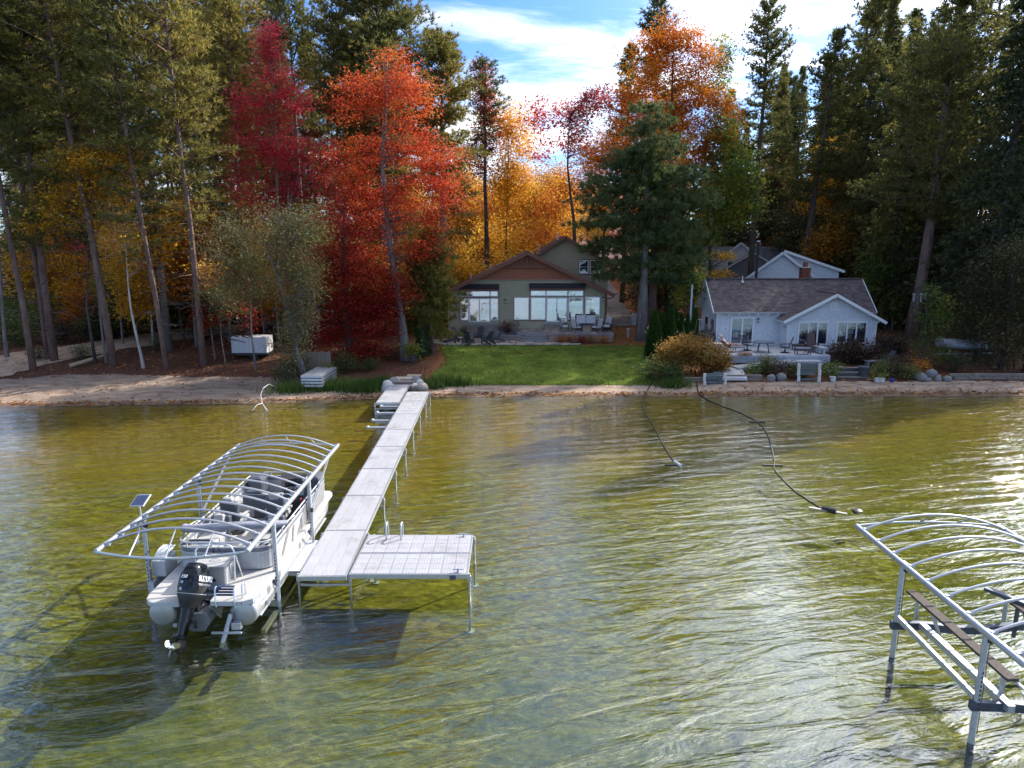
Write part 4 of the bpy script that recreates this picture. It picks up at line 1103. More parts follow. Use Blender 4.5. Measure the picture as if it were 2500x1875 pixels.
# boat lift side arms on the left of the inner sections
for (px, py) in ((930.5, 993), (921.5, 1008.5), (910, 1027), (898, 1044)):
    q = at(px, py, z=.45)
    xr = A0.x + (q.y - A0.y) * AX.x / AX.y
    m = MB(); m.tube([(q.x, q.y, .45), (xr + .02, q.y, .45)], .05, 8); m.build('side_arm', ALU_W, dock, smooth=40)
    m = MB(); m.lathe([(.0, -.08), (.07, -.06), (.085, 0), (.07, .06), (.0, .08)], (q.x, q.y, .47), 10); m.build('side_arm_cap', PVC, dock, smooth=60)
# ladder hoops on the platform
for px in (941.5, 977.5):
    b = at(px, 1322, z=DZ); xx = b.x
    m = MB(); pts = [(xx, 19.40, .60), (xx, 19.40, .98)] + [(xx, 19.40 + .17 * (1 - math.cos(t)), .98 + .13 * math.sin(t)) for t in [k * math.pi / 10 for k in range(1, 10)]] + [(xx, 19.74, .98), (xx, 19.80, .3), (xx, 19.86, -.5)]
    m.tube(pts, .024, 8); m.build('ladder_rail', ALU, dock, smooth=60)
for z in (.35, .05, -.25):
    m = MB(); m.bar((-3.66, 19.82, z), (-3.24, 19.82, z), .07, .03); m.build('ladder_rung', ALU, dock)
for (x, y) in ((-1.42, 17.32), (-1.42, 19.62)):
    m = MB(); m.box((x, y, DZ + .04), (.05, .06, .05)); m.tube([(x - .14, y, DZ + .075), (x, y, DZ + .085), (x + .14, y, DZ + .075)], .016, 6); m.build('cleat', GALV, dock, smooth=50)
m = MB(); m.box((-1.55, 17.185, .56), (.16, .02, .11)); m.build('corner_bracket', STEEL_DK, dock)
# boarding step hanging off the left edge
m = MB(); m.box((-5.83, 18.55, .545), (.40, 2.0, .05)); m.box((-5.83, 17.57, .49), (.38, .04, .12)); m.box((-5.83, 19.53, .49), (.38, .04, .12)); m.build('boarding_step', ALU_W, dock, bevel=.006)

# ------------------------------------------------------------------ boat lifts
def canopy_lift(name, label, xl, xr, y0, y1, posts, zr, nhoop, cradle=True):
    cx = (xl + xr) / 2
    t = thing(name, label, 'boat lift', (cx, (y0 + y1) / 2, 0), 0, 'boat lifts with bare canopy frames')
    for x in (xl, xr):
        m = MB(); m.tube([(x, y0, zr), (x, y1, zr)], .064, 10); m.build('side_rail', ALU, t, smooth=40)
    rise = .40
    for k in range(nhoop):
        y = y0 + .32 + (y1 - y0 - .64) * k / (nhoop - 1)
        m = MB(); m.tube([(xl + (xr - xl) * i / 14, y, zr + .03 + rise * (1 - (2 * i / 14 - 1) ** 2)) for i in range(15)], .029, 6)
        m.build('hoop', ALU, t, smooth=60)
        for x in (xl, xr): m = MB(); m.box((x + (.08 if x < cx else -.08), y, zr + .045), (.12, .07, .07)); m.build('hoop_clamp', GALV, t)
    for (ye, s) in ((y0, -1), (y1, 1)):
        m = MB(); m.tube([(xl + (xr - xl) * i / 14, ye + s * .30 * (1 - (2 * i / 14 - 1) ** 2), zr - .02 * (1 - (2 * i / 14 - 1) ** 2)) for i in range(15)], .032, 6)
        m.build('end_bow', ALU, t, smooth=60)
        yh = ye - s * .32
        for fr in (.25, .5, .75):
            q = 1 - (2 * fr - 1) ** 2; x = xl + (xr - xl) * fr
            m = MB(); m.tube([(x, ye + s * .30 * q, zr - .02 * q), (x, yh, zr + .03 + rise * q)], .02, 6); m.build('end_strut', ALU, t, smooth=60)
    for x, s in ((xl, 1), (xr, -1)):
        for y in posts:
            gz = h(x, y)
            m = MB(); m.tube([(x + s * .06, y, gz - .05), (x + s * .06, y, zr - .05)], .056, 10); m.build('post', GALV, t, smooth=40)
            m = MB(); m.tube([(x + s * .13, y - .02, zr - .08), (x + s * .13, y - .02, .2)], .008, 5); m.build('lift_cable', STEEL_DK, t)
            m = MB(); m.lathe([(.055, -.02), (.07, -.015), (.07, .015), (.055, .02)], (x + s * .13, y - .05, zr - .16), 10, Euler((R(90), 0, 0)).to_matrix()); m.build('pulley', BLACKM, t)
            m = MB(); m.box((x + s * .06, y, zr - .02), (.15, .16, .05)); m.build('post_bracket', GALV, t)
            m = MB()
            for k in range(9): m.box((x + s * .06, y - .058, .75 + k * .09), (.025, .012, .035))
            m.build('post_holes', BLACKM, t, kind='stuff')
            m = MB(); m.tube([(x + s * .06, y, gz - .05), (x + s * .06, y, .0)], .064, 10); m.build('post_underwater_dark', RUBBER, t, smooth=40)  # underwater darkening of the post, put on as a black cover up to the waterline
        m = MB(); m.bar((x + s * .06, max(posts) + 2.4, zr - .06), (x + s * .06, max(posts), zr - 1.15), .05, .05)
        if y1 - max(posts) > 2.6: m.build('brace', ALU, t)
    return t

L1 = canopy_lift('boat_lift', 'boat lift with bare arched canopy frame standing over the pontoon boat', -9.25, -5.90, 14.75, 23.2, (16.7, 19.85), 2.40, 15)
for y, zz in ((16.7, .12), (19.85, .12)):
    m = MB(); m.bar((-9.2, y, zz), (-5.95, y, zz), .10, .16); m.build('cross_beam', GALV, L1)
for x in (-8.85, -8.1, -6.55, -5.98):
    m = MB(); m.bar((x, 15.6, -.05 if x < -8.5 or x > -6 else .12), (x, 21.5, -.05 if x < -8.5 or x > -6 else .12), .10, .10); m.build('cradle_beam', GALV, L1)
m = MB(); m.bar((-5.97, 15.9, .55), (-5.97, 20.2, .55), .06, .12); m.build('side_beam', ALU, L1)
m = MB(); m.bar((-5.93, 16.75, .95), (-5.83, 16.35, .35), .06, .06); m.build('link_arm', GALV, L1)
m = MB(); m.tube([(-5.78, 19.4, .4), (-5.78, 19.4, 1.5)], .04, 8); m.build('guide_post', ALU, L1, smooth=40)
m = MB(); m.tube([(-5.78, 19.4, 1.5), (-5.78, 19.4, 1.62)], .045, 8); m.build('guide_post_cap', BLACKM, L1, smooth=40)
m = MB(); m.tube([(-6.58, 15.25, .62), (-6.78, 15.05, -.12)], .055, 8); m.build('outrigger', ALU_W, L1, smooth=40)
m = MB(); m.bar((-7.0, 15.1, .22), (-6.3, 15.1, .22), .05, .04); m.build('outrigger_tie', ALU_W, L1)
# motor box on the left posts
m = MB(); m.box((-9.0, 17.15, .98), (.34, .66, .42)); m.prism([(-9.17, 16.82, 1.19), (-8.83, 16.82, 1.19), (-8.83, 17.2, 1.36), (-9.17, 17.2, 1.36)], (0, .28, 0)); m.build('winch_box', PVC, L1, bevel=.015)
m = MB(); m.bar((-9.1, 16.6, .62), (-8.72, 19.6, .62), .10, .22); m.build('lift_tank', GALV, L1)
# solar panel on its mast
sp_ = at(343, 1330 - 28, Y=16.9)
base = Vector((-9.42, 16.72, 1.35)); top = at(341, 1238, Y=16.75)
m = MB(); m.tube([(-9.2, 16.7, 1.9), (base.x, 16.7, 1.7), (top.x, 16.75, top.z - .25), top], .025, 8); m.build('solar_mast', ALU_W, L1, smooth=50)
Ms = Euler((R(34), R(-8), R(-18))).to_matrix()
m = MB(); m.box(at(343, 1222, Y=16.7), (.44, .36, .03), M=Ms); sf = m.build('solar_panel', PVC, L1)
m = MB(); c0 = at(343, 1222, Y=16.7)
for i in range(4):
    for j in range(3):
        m.box(c0 + Ms @ Vector((-.147 + i * .098, -.105 + j * .105, .018)), (.09, .097, .008), M=Ms)
m.build('solar_cell', mat('solar cell', (.10, .12, .20), .15, 0, .1, 4), sf, kind='stuff')

L2 = canopy_lift('boat_lift', 'empty boat lift with bare arched canopy frame cut by the right edge', 8.5, 11.98, 7.9, 16.5, (11.68, 14.48), 2.28, 13)
for y in (11.68, 14.48):
    m = MB(); pts = [(8.45, y, .78), (9.2, y, .76), (9.9, y, .66), (10.6, y, .66), (11.3, y, .76), (12.0, y, .78)]
    for a, b in zip(pts, pts[1:]): m.bar(a, b, .12, .17)
    m.build('cross_beam', STEEL_DK, L2)
m = MB(); m.bar((8.54, 14.45, 1.0), (8.54, 11.72, .92), .07, .12); m.build('side_beam', GALV, L2)
m = MB(); m.bar((9.08, 14.4, .82), (9.08, 11.5, .82), .13, .14); m.build('cradle_beam', GALV, L2)
for x in (9.15, 11.15):
    m = MB(); m.box((x, 13.35, 1.30), (.22, 3.4, .055)); m.build('bunk_board', CARPET, L2, bevel=.01)
    m = MB(); m.bar((x + .08, 15.0, 1.25), (x + .08, 11.2, 1.25), .05, .05); m.build('bunk_rail', ALU_W, L2)
    for y in (14.75, 14.2, 11.9, 11.35):
        m = MB(); m.bar((x, y, 1.25), (x + (.0 if y in (14.75, 11.9) else .25), y, .62), .06, .06); m.build('bunk_strut', GALV, L2)
m = MB(); m.box((9.55, 11.05, 1.22), (.22, 1.1, .06)); m.build('bunk_board', STEEL_DK, L2)
m = MB(); m.bar((10.85, 15.05, 1.36), (11.35, 14.2, 1.36), .13, .08); m.bar((11.2, 14.45, 1.33), (11.2, 14.45, .5), .06, .06); m.build('bow_stop', STEEL_DK, L2)
m = MB(); m.bar((8.52, 14.48, -.72), (12.0, 14.48, -.72), .1, .1); m.bar((8.52, 11.68, -.85), (12.0, 11.68, -.85), .1, .1); m.build('base_beam', mat('algae covered beam', (.10, .13, .02), .9, 0, .3), L2)

# ------------------------------------------------------------------ pontoon boat
BX, BY, BZ = -7.27, 18.85, 1.0
boat = thing('pontoon_boat', 'white and grey pontoon boat with black outboard motor on the lift', 'boat', (BX, BY, BZ))
def W(x, y, z): return (BX + x, BY + y, BZ + z)
def bpart(mb, name, m, parent=boat, smooth=None, bevel=0, kind=None):
    off = (0, 0, 0)
    o = link(name, mb.mesh(name, m, None, smooth), parent)
    if bevel:
        b = o.modifiers.new('bevel', 'BEVEL'); b.width = bevel; b.segments = 2; b.limit_method = 'ANGLE'
    if kind: o['kind'] = kind
    return o
def outline(x0, x1, y0, y1, r, n=6, r2=None):
    r2 = r if r2 is None else r2
    pts = []
    for cx, cy, a0, rr in ((x1 - r, y0 + r, -90, r), (x1 - r2, y1 - r2, 0, r2), (x0 + r2, y1 - r2, 90, r2), (x0 + r, y0 + r, 180, r)):
        for k in range(n + 1):
            a = R(a0 + 90 * k / n); pts.append((cx + rr * math.cos(a), cy + rr * math.sin(a)))
    return pts
# deck with a notch for the motor
dk = [(1.28, -3.35), (1.28, 3.55), (1.15, 3.72), (-1.15, 3.72), (-1.28, 3.55), (-1.28, -3.35), (-1.22, -3.60), (-1.05, -3.75), (-.42, -3.75), (-.42, -2.95), (.30, -2.95), (.30, -3.70), (1.0, -3.70), (1.2, -3.58)]
m = MB()
m.prism([(x, y, -.055) for x, y in dk], (0, 0, .055)); bpart(m, 'deck', DECKGREY)
m = MB()
for (a, b) in zip(dk, dk[1:] + dk[:1]): m.bar((a[0], a[1], -.06), (b[0], b[1], -.06), .05, .11)
bpart(m, 'deck_trim', ALU_W)
def pontoon(x, r, y0, y1, zc, mm, name='pontoon'):
    m = MB(); rings = []
    prof = [(y0 - .0, .80, 0), (y0 + .04, .97, 0), (y0 + .10, 1, 0), (y1 - 1.3, 1, 0), (y1 - .8, .9, .04), (y1 - .4, .66, .12), (y1 - .1, .34, .22), (y1, .06, .28)]
    for (y, f, dz) in prof:
        rings.append([(x + r * f * math.cos(2 * math.pi * k / 20), y, zc + dz + r * f * math.sin(2 * math.pi * k / 20)) for k in range(20)])
    m.loft(rings); p = bpart(m, name, mm, smooth=45)
    m = MB()
    for s in (-1, 1):
        m.bar((x + s * r * .98, y0 + .3, zc + .05), (x + s * r * .98, y1 - 1.2, zc + .05), .03, .03)
        m.bar((x + s * r * .86, y0 + .3, zc - .2), (x + s * r * .86, y1 - 1.1, zc - .2), .06, .03)
    bpart(m, 'spray_strake', ALU_W, p)
    m = MB(); m.bar((x - .2, y0 + .4, zc + r * .96), (x - .2, y1 - 1.2, zc + r * .96), .05, .12); m.bar((x + .2, y0 + .4, zc + r * .96), (x + .2, y1 - 1.2, zc + r * .96), .05, .12); bpart(m, 'riser', ALU_W, p)
    return p
PONT = mat('pontoon aluminium', (.46, .46, .46), .34, .45, .08, 3)
p = pontoon(.95, .33, -3.55, 3.95, -.42, PONT); pontoon(-.95, .33, -3.55, 3.95, -.42, PONT)
pontoon(-.05, .30, -2.9, 3.95, -.46, PONT)
for (yy, w_) in ((-1.9, .16), (-.1, .14), (-2.75, .2)):
    m = MB(); rr = .334
    m.sheet([[(.95 + rr * math.cos(a), yy + j * w_ + .5 * (a - .2) * .5, -.42 + rr * math.sin(a)) for a in [k * .16 - .55 for k in range(9)]] for j in range(2)])
    bpart(m, 'pontoon_decal', mat('brown grey decal', (.20, .18, .16), .3), p)
m = MB(); m.box((.82, -3.62, -.66), (.22, .14, .18)); bpart(m, 'transducer_box', ALU, bevel=.01)
# fence
FO = outline(-1.20, 1.20, -2.12, 3.45, .38, 6, .55)
def ring_wall(z0, z1, name, mm, ins=0, rng_=None, parent=boat, closed=True):
    pts = outline(-1.20 + ins, 1.20 - ins, -2.12 + ins, 3.45 - ins, .38 - ins, 6, .55 - ins)
    if rng_: pts = [pts[i % len(pts)] for i in range(*rng_)]
    seq = pts + ([pts[0]] if closed and not rng_ else [])
    m = MB()
    for (a, b) in zip(seq, seq[1:]):
        if abs(a[0] - b[0]) + abs(a[1] - b[1]) < 1e-4: continue
        m.bar((a[0], a[1], (z0 + z1) / 2), (b[0], b[1], (z0 + z1) / 2), .03, z1 - z0)
    return bpart(m, name, mm, parent)
fence = ring_wall(.04, .46, 'fence_panel', GELWHITE)
ring_wall(.46, .49, 'fence_trim', ALU_W, -.008, parent=fence)
ring_wall(.49, .60, 'fence_band', mat('fence band grey', (.19, .20, .22), .3), 0, parent=fence)
ring_wall(.60, .63, 'fence_trim', ALU_W, -.008, parent=fence)
# side graphics: big grey field towards the bow, swoosh lines aft
m = MB(); m.prism([(1.224, -.1, .06), (1.224, 2.85, .06), (1.224, 2.88, .62), (1.224, .75, .62)], (.004, 0, 0)); bpart(m, 'side_graphic', mat('graphite panel', (.24, .23, .23), .25, coat=.3), fence)
m = MB(); m.prism([(1.223, -1.45, .06), (1.223, -1.25, .06), (1.223, -.55, .60), (1.223, -.8, .60)], (.004, 0, 0)); m.prism([(1.223, -.55, .06), (1.223, -.42, .06), (1.223, -.25, .45), (1.223, -.38, .50)], (.004, 0, 0)); bpart(m, 'side_graphic', mat('brown grey decal', (.2, .18, .16), .3), fence)
m = MB(); m.tube([(1.236, .98 + .05 * k, .30 + .045 * math.sin(k * 1.9) + k * .006) for k in range(14)], .008, 5); bpart(m, 'script_emblem', CHROME, fence)
m = MB(); m.tube([(x, y, .74 + (.0 if y > -1.3 else 0)) for x, y in FO], .022, 8, closed=True); bpart(m, 'top_rail', ALU_W, smooth=60)
m = MB()
for i in range(0, len(FO), 2): m.bar((FO[i][0], FO[i][1], .62), (FO[i][0], FO[i][1], .74), .03, .03)
for y in (-1.2, -.4, .4, 1.2, 2.0):
    for x in (-1.2, 1.2): m.bar((x, y, .62), (x, y, .74), .03, .03)
bpart(m, 'rail_post', ALU_W)
m = MB(); m.box((-.25, -2.145, .33), (.012, .012, .58)); m.box((.28, -2.145, .33), (.012, .012, .58)); bpart(m, 'stern_gate_gap', BLACKM)
m = MB(); m.tube([(-.62, -2.12, .60), (-.62, -2.12, .70), (-.1, -2.12, .70)], .018, 6); m.bar((-.1, -2.12, .05), (-.1, -2.12, .72), .02, .03); bpart(m, 'stern_gate', ALU_W, smooth=50)

def cushion(m, c, d, tilt=0, rz=0):
    m.box(c, d, M=Matrix.Rotation(rz, 3, 'Z') @ Matrix.Rotation(tilt, 3, 'X'))
# aft loungers: bodies, dark backs, head pillows
for s in (-1, 1):
    m = MB(); m.box((s * .86, -.95, .20), (.62, 1.5, .36)); l = bpart(m, 'lounge_seat', VINYL_LT, bevel=.05)
    m = MB(); cushion(m, (s * .74, -.42, .50), (.52, .22, .55), R(-14)); bpart(m, 'lounge_back', VINYL_DK, l, bevel=.05)
    m = MB(); cushion(m, (s * .74, -.50, .72), (.27, .20, .26), R(-14)); hp_ = bpart(m, 'headrest', VINYL_LT, l, bevel=.05)
    m = MB(); cushion(m, (s * .78, -1.75, .52), (.62, .34, .22)); bpart(m, 'stern_cushion', VINYL_DK, l, bevel=.07)
m = MB()
for s in (-1, 1):
    for k in range(2): m.tube([(s * (.92 + .14 * k) + .045 * math.cos(a), -2.0 + .045 * math.sin(a), .645) for a in [j * .785 for j in range(8)]], .012, 5, closed=True)
bpart(m, 'cup_holder', BLACKM)
m = MB(); m.sheet([[(x, y, .635) for x in (-1.17, -.35)] for y in (-2.08, -1.8)]); m.sheet([[(x, y, .635) for x in (.35, 1.17)] for y in (-2.08, -1.8)]); bpart(m, 'stern_counter', VINYL_LT)
# folded bimini in its canvas boot, lying across the boat
m = MB(); pts = [(-1.3, -1.35, .86), (-1.15, -1.62, .90), (-.5, -1.60, .93), (.4, -1.50, .95), (1.1, -1.40, .93), (1.3, -1.15, .88)]
m.tube(pts, [.10, .15, .14, .15, .14, .09], 10, flat=.7); bim = bpart(m, 'bimini_boot', BOOT, smooth=60)
m = MB(); m.tube([(-1.22, -.2, .70), (-1.26, -1.3, .84)], .016, 6); m.tube([(1.22, -.2, .70), (1.26, -1.1, .86)], .016, 6); m.tube([(-.1, -1.62, .9), (-.1, -1.95, .05)], .015, 6); bpart(m, 'bimini_bow', ALU_W, bim)
# dark panels, captain chairs
def chair(x, y, rz):
    M_ = Matrix.Rotation(rz, 3, 'Z')
    def bx_(c, d, t=0):
        mm_ = MB(); mm_.box(M_ @ Vector(c) + Vector((x, y, 0)), d, M=M_ @ Matrix.Rotation(t, 3, 'X')); return mm_
    m = MB(); m.lathe([(.22, 0), (.20, .03), (.06, .06), (.05, .34)], (x, y, 0), 12); c = bpart(m, 'captain_chair', BLACKM, smooth=40)
    bpart(bx_((0, .02, .42), (.54, .52, .16)), 'seat', VINYL_LT, c, bevel=.05)
    bpart(bx_((0, -.27, .74), (.54, .16, .62), R(8)), 'backrest', VINYL_DK, c, bevel=.06)
    bpart(bx_((0, -.30, 1.04), (.32, .17, .24), R(8)), 'headrest', VINYL_LT, c, bevel=.05)
    for s in (-1, 1): bpart(bx_((s * .30, -.02, .60), (.08, .40, .07)), 'armrest', VINYL_LT, c, bevel=.02)
chair(.52, .62, 0); chair(-.60, .28, R(-12))
m = MB(); m.box((-.32, 1.35, .38), (1.0, .10, .74), M=Matrix.Rotation(R(-6), 3, 'Z')); a = bpart(m, 'lounge_partition', VINYL_DK, bevel=.04)
m = MB(); m.box((.24, 1.42, .36), (.14, .36, .70)); bpart(m, 'partition_end', VINYL_LT, a, bevel=.05)
m = MB(); m.box((-.8, 1.95, .20), (.7, 1.3, .38)); b_ = bpart(m, 'bow_lounge', VINYL_LT, bevel=.06)
m = MB(); cushion(m, (-.55, 1.62, .62), (.5, .2, .34), R(14)); bpart(m, 'lounge_back', VINYL_DK, b_, bevel=.06)
m = MB(); cushion(m, (-.9, 2.95, .52), (.5, .7, .62)); bpart(m, 'bow_corner_back', VINYL_DK, b_, bevel=.12)
m = MB(); m.box((.85, 2.5, .20), (.6, 1.2, .38)); b2 = bpart(m, 'bow_lounge', VINYL_LT, bevel=.06)
m = MB(); cushion(m, (.92, 3.0, .54), (.45, .7, .62)); bpart(m, 'bow_corner_back', VINYL_DK, b2, bevel=.12)
m = MB(); m.box((.12, 3.42, .38), (.85, .04, .62)); bpart(m, 'bow_gate', mat('graphite panel', (.24, .23, .23), .25), bevel=.01)
# helm
m = MB(); m.prism([(.40, 1.25, 0), (.40, 1.80, 0), (.40, 1.80, .82), (.40, 1.55, .88), (.40, 1.28, .60)], (.76, 0, 0)); hm = bpart(m, 'helm_console', BLACKM, bevel=.03)
m = MB(); m.box((.88, 1.40, .79), (.30, .02, .20), M=Matrix.Rotation(R(-45), 3, 'X')); bpart(m, 'display', SCREEN, hm)
m = MB(); m.tube([(.58 + .17 * math.cos(a), 1.20 - .06 * math.sin(a), .68 + .16 * math.sin(a)) for a in [k * math.pi / 8 for k in range(16)]], .016, 6, closed=True); m.bar((.42, 1.2, .68), (.74, 1.2, .68), .03, .03); bpart(m, 'steering_wheel', CHROME, hm, smooth=60)
for k in range(3):
    m = MB(); m.lathe([(.045, 0), (.045, .02)], (.5 + k * .12, 1.50, .89), 10); bpart(m, 'gauge', CHROME, hm)
m = MB(); m.bar((1.0, 1.18, .55), (1.04, 1.05, .72), .05, .05); bpart(m, 'throttle_lever', RED, hm)
m = MB(); m.sheet([[(.40 + .76 * i / 6, 1.62 + .16 * math.sin(math.pi * i / 6), z) for i in range(7)] for z in (.86, 1.10)]); bpart(m, 'windscreen', mat('smoked acrylic', (.02, .025, .03), .08, 0, .1, coat=.5), hm)
# motor box / sun pad on the stern deck, tow bar, ladder
m = MB(); m.prism([(-.42, -2.95, 0), (.34, -2.95, 0), (.34, -2.35, 0), (-.42, -2.35, 0)], (0, 0, .46)); eb = bpart(m, 'stern_locker', GELGREY, bevel=.02)
m = MB(); m.box((-.04, -2.62, .485), (.82, .74, .05)); bpart(m, 'locker_lid', VINYL_LT, eb, bevel=.02)
m = MB(); m.box((.0, -2.96, .14), (.22, .012, .07)); bpart(m, 'locker_vent', BLACKM, eb)
m = MB(); m.tube([(-.04 + .05 * math.cos(a), -2.965, .30 + .05 * math.sin(a)) for a in [k * .785 for k in range(8)]], .006, 5, closed=True); bpart(m, 'locker_emblem', CHROME, eb)
m = MB(); m.tube([(-.1, -2.62, .53), (-.05, -2.66, .56), (.1, -2.66, .56), (.14, -2.62, .53)], .012, 6); bpart(m, 'locker_handle', CHROME, eb, smooth=60)
m = MB(); m.tube([(-.50, -2.62, .0), (-.50, -2.55, .72), (-.42, -2.54, .84), (-.3, -2.54, .88), (.24, -2.54, .88), (.36, -2.54, .84), (.44, -2.55, .72), (.46, -2.66, .0)], .022, 8); m.tube([(.44, -2.55, .70), (.56, -2.45, .0)], .022, 8); bpart(m, 'tow_bar', CHROME, smooth=60)
m = MB(); m.tube([(.42, -3.74, -.14), (.42, -3.74, .30), (.42, -3.66, .34)], .02, 8); lad = bpart(m, 'boarding_ladder', CHROME, smooth=60)
m = MB(); m.tube([(.86, -3.74, -.14), (.86, -3.74, .30), (.86, -3.66, .34)], .02, 8); bpart(m, 'ladder_rail', CHROME, lad, smooth=60)
m = MB(); m.tube([(.98, -3.35, .0), (.98, -3.38, .30), (.98, -3.46, .36), (.98, -3.56, .30), (.98, -3.58, .0)], .018, 8); bpart(m, 'grab_rail', CHROME, smooth=60)
for k in range(4):
    m = MB(); m.box((.64, -3.72 + k * .03, .16 + k * .055), (.40, .06, .025)); bpart(m, 'ladder_step', BLUEC, lad)
# motor well walls
m = MB(); m.box((-.06, -3.15, -.40), (.66, .06, .55)); m.prism([(-.40, -3.2, -.72), (-.40, -2.9, -.10), (-.40, -3.75, -.12)], (.03, 0, 0)); m.prism([(.26, -3.2, -.72), (.26, -2.9, -.10), (.26, -3.75, -.12)], (.03, 0, 0)); bpart(m, 'motor_mount', GALV)
m = MB(); m.prism([(-.30, -3.75, -.30), (.22, -3.75, -.30), (.26, -3.75, -.52), (.12, -3.75, -.74), (-.2, -3.75, -.74), (-.34, -3.75, -.52)], (0, 1.2, .04)); bpart(m, 'motor_pod', mat('pod aluminium', (.20, .21, .23), .45, .4))

# outboard: built upright, then tilted up on its bracket
MT = Matrix.Translation(Vector((-.16, -3.70, .00))) @ Matrix.Rotation(R(-9), 4, 'Z') @ Matrix.Rotation(R(-30), 4, 'X')
def mring(z, rx, y0, y1, n=20, e=3.0):
    out = []
    for k in range(n):
        a = 2 * math.pi * k / n; c, s_ = math.cos(a), math.sin(a)
        out.append((rx * math.copysign(abs(c) ** (2 / e), c), (y0 + y1) / 2 + (y1 - y0) / 2 * math.copysign(abs(s_) ** (2 / e), s_), z))
    return out
def mpart(mb, name, mm, parent, smooth=None, bevel=0):
    mb.v = [tuple(MT @ Vector(p)) for p in mb.v]
    return bpart(mb, name, mm, parent, smooth, bevel)
m = MB(); m.loft([mring(.16, .25, -.40, .30), mring(.30, .265, -.44, .34), mring(.55, .255, -.42, .32), mring(.74, .22, -.36, .26), mring(.83, .16, -.28, .18), mring(.86, .08, -.18, .08)])
mo = mpart(m, 'outboard_motor', BLACKG, boat, 50)
m = MB(); m.loft([mring(-.16, .13, -.24, .12), mring(-.02, .19, -.33, .24), mring(.12, .245, -.40, .29), mring(.158, .25, -.40, .30)]); mpart(m, 'lower_cowl', BLACKM, mo, 50)
m = MB(); m.loft([mring(.15, .258, -.415, .312), mring(.168, .262, -.425, .32)], False); mpart(m, 'cowl_seam', ALU_W, mo, 50)
m = MB(); m.loft([mring(-.80, .055, -.20, .08), mring(-.5, .075, -.24, .10), mring(-.15, .12, -.24, .12)]); mpart(m, 'midsection', BLACKG, mo, 50)
m = MB(); m.loft([mring(-.83, .12, -.40, .10), mring(-.80, .13, -.42, .12), mring(-.775, .10, -.36, .10)]); mpart(m, 'cavitation_plate', BLACKG, mo, 40)
m = MB(); m.loft([mring(-1.16, .02, -.05, .02), mring(-1.05, .07, -.28, .16), mring(-.98, .085, -.32, .18), mring(-.84, .05, -.24, .08)]); mpart(m, 'gearcase', BLACKM, mo, 50)
m = MB(); m.tube([(0, -.30, -1.0), (0, -.42, -1.0), (0, -.48, -1.0)], [.065, .06, .03], 10); pr = mpart(m, 'propeller', CHROME, mo, 50)
for k in range(3):
    a = k * 2.094 + .4
    m = MB(); n_ = 6; rows = []
    for i in range(n_):
        r_ = .05 + .15 * i / (n_ - 1); wd = .075 * math.sin(math.pi * (.25 + .72 * i / (n_ - 1))) + .012
        row = []
        for s in (-1, 0, 1):
            th = a + s * wd / max(r_, .08) * .75; yy = -.38 - s * wd * .8
            row.append((r_ * math.cos(th), yy, -1.0 + r_ * math.sin(th)))
        rows.append(row)
    m.sheet(rows); m.sheet([[(x, y - .006, z) for x, y, z in rr] for rr in rows]); mpart(m, 'propeller_blade', CHROME, mo, 60)
m = MB(); m.box((0, .22, -.05), (.24, .16, .30)); m.box((.09, .26, -.35), (.04, .12, .5)); m.box((-.09, .26, -.35), (.04, .12, .5)); m.tube([(0, .2, -.5), (0, .30, -.1)], .035, 8); mpart(m, 'tilt_bracket', BLACKM, mo, bevel=.01)
m = MB()
for k in range(4): m.tube([(.10 + .03 * k, .26, .05), (.14 + .02 * k, .45, -.02 + .02 * k), (.16, .62, -.05)], .014, 6)
mpart(m, 'rigging_hose', RUBBER, mo, 60)
def text(body, size, loc, rot, parent, name, mm, M=None, shear=0, ext=.001, bold=0.0):
    cu = bpy.data.curves.new(name, 'FONT'); cu.body = body; cu.size = size; cu.align_x = 'CENTER'; cu.align_y = 'CENTER'; cu.extrude = ext; cu.shear = shear; cu.offset = bold
    cu.materials.append(mm)
    o = bpy.data.objects.new(name, cu); COL.objects.link(o); o.parent = parent
    Ml = Matrix.Translation(Vector(loc)) @ Euler(rot).to_matrix().to_4x4()
    me = bpy.data.meshes.new_from_object(o); me.name = name
    bpy.data.objects.remove(o); o = link(name, me, parent)
    o.matrix_local = (M @ Ml) if M is not None else Ml
    return o
text('SUZUKI', .165, (.271, -.04, .50), (R(84), 0, R(90)), mo, 'lettering', WHITEP, MT, 0, .004, .006)
text('150', .10, (-.04, -.437, .52), (R(82), 0, 0), mo, 'lettering', WHITEP, MT, .2, .004, .003)
m = MB(); m.box((.272, -.05, .385), (.004, .50, .012)); m.box((.272, -.05, .36), (.004, .46, .006)); mpart(m, 'cowl_stripe', WHITEP, mo)
for z in (.40, .25):
    m = MB(); m.lathe([(.034, 0), (.034, .004)], (-.06, -.437 if z > .3 else -.44, z), 14, Matrix.Rotation(R(90), 3, 'X')); mpart(m, 'round_badge', mat('pale blue badge', (.45, .52, .62), .4), mo)

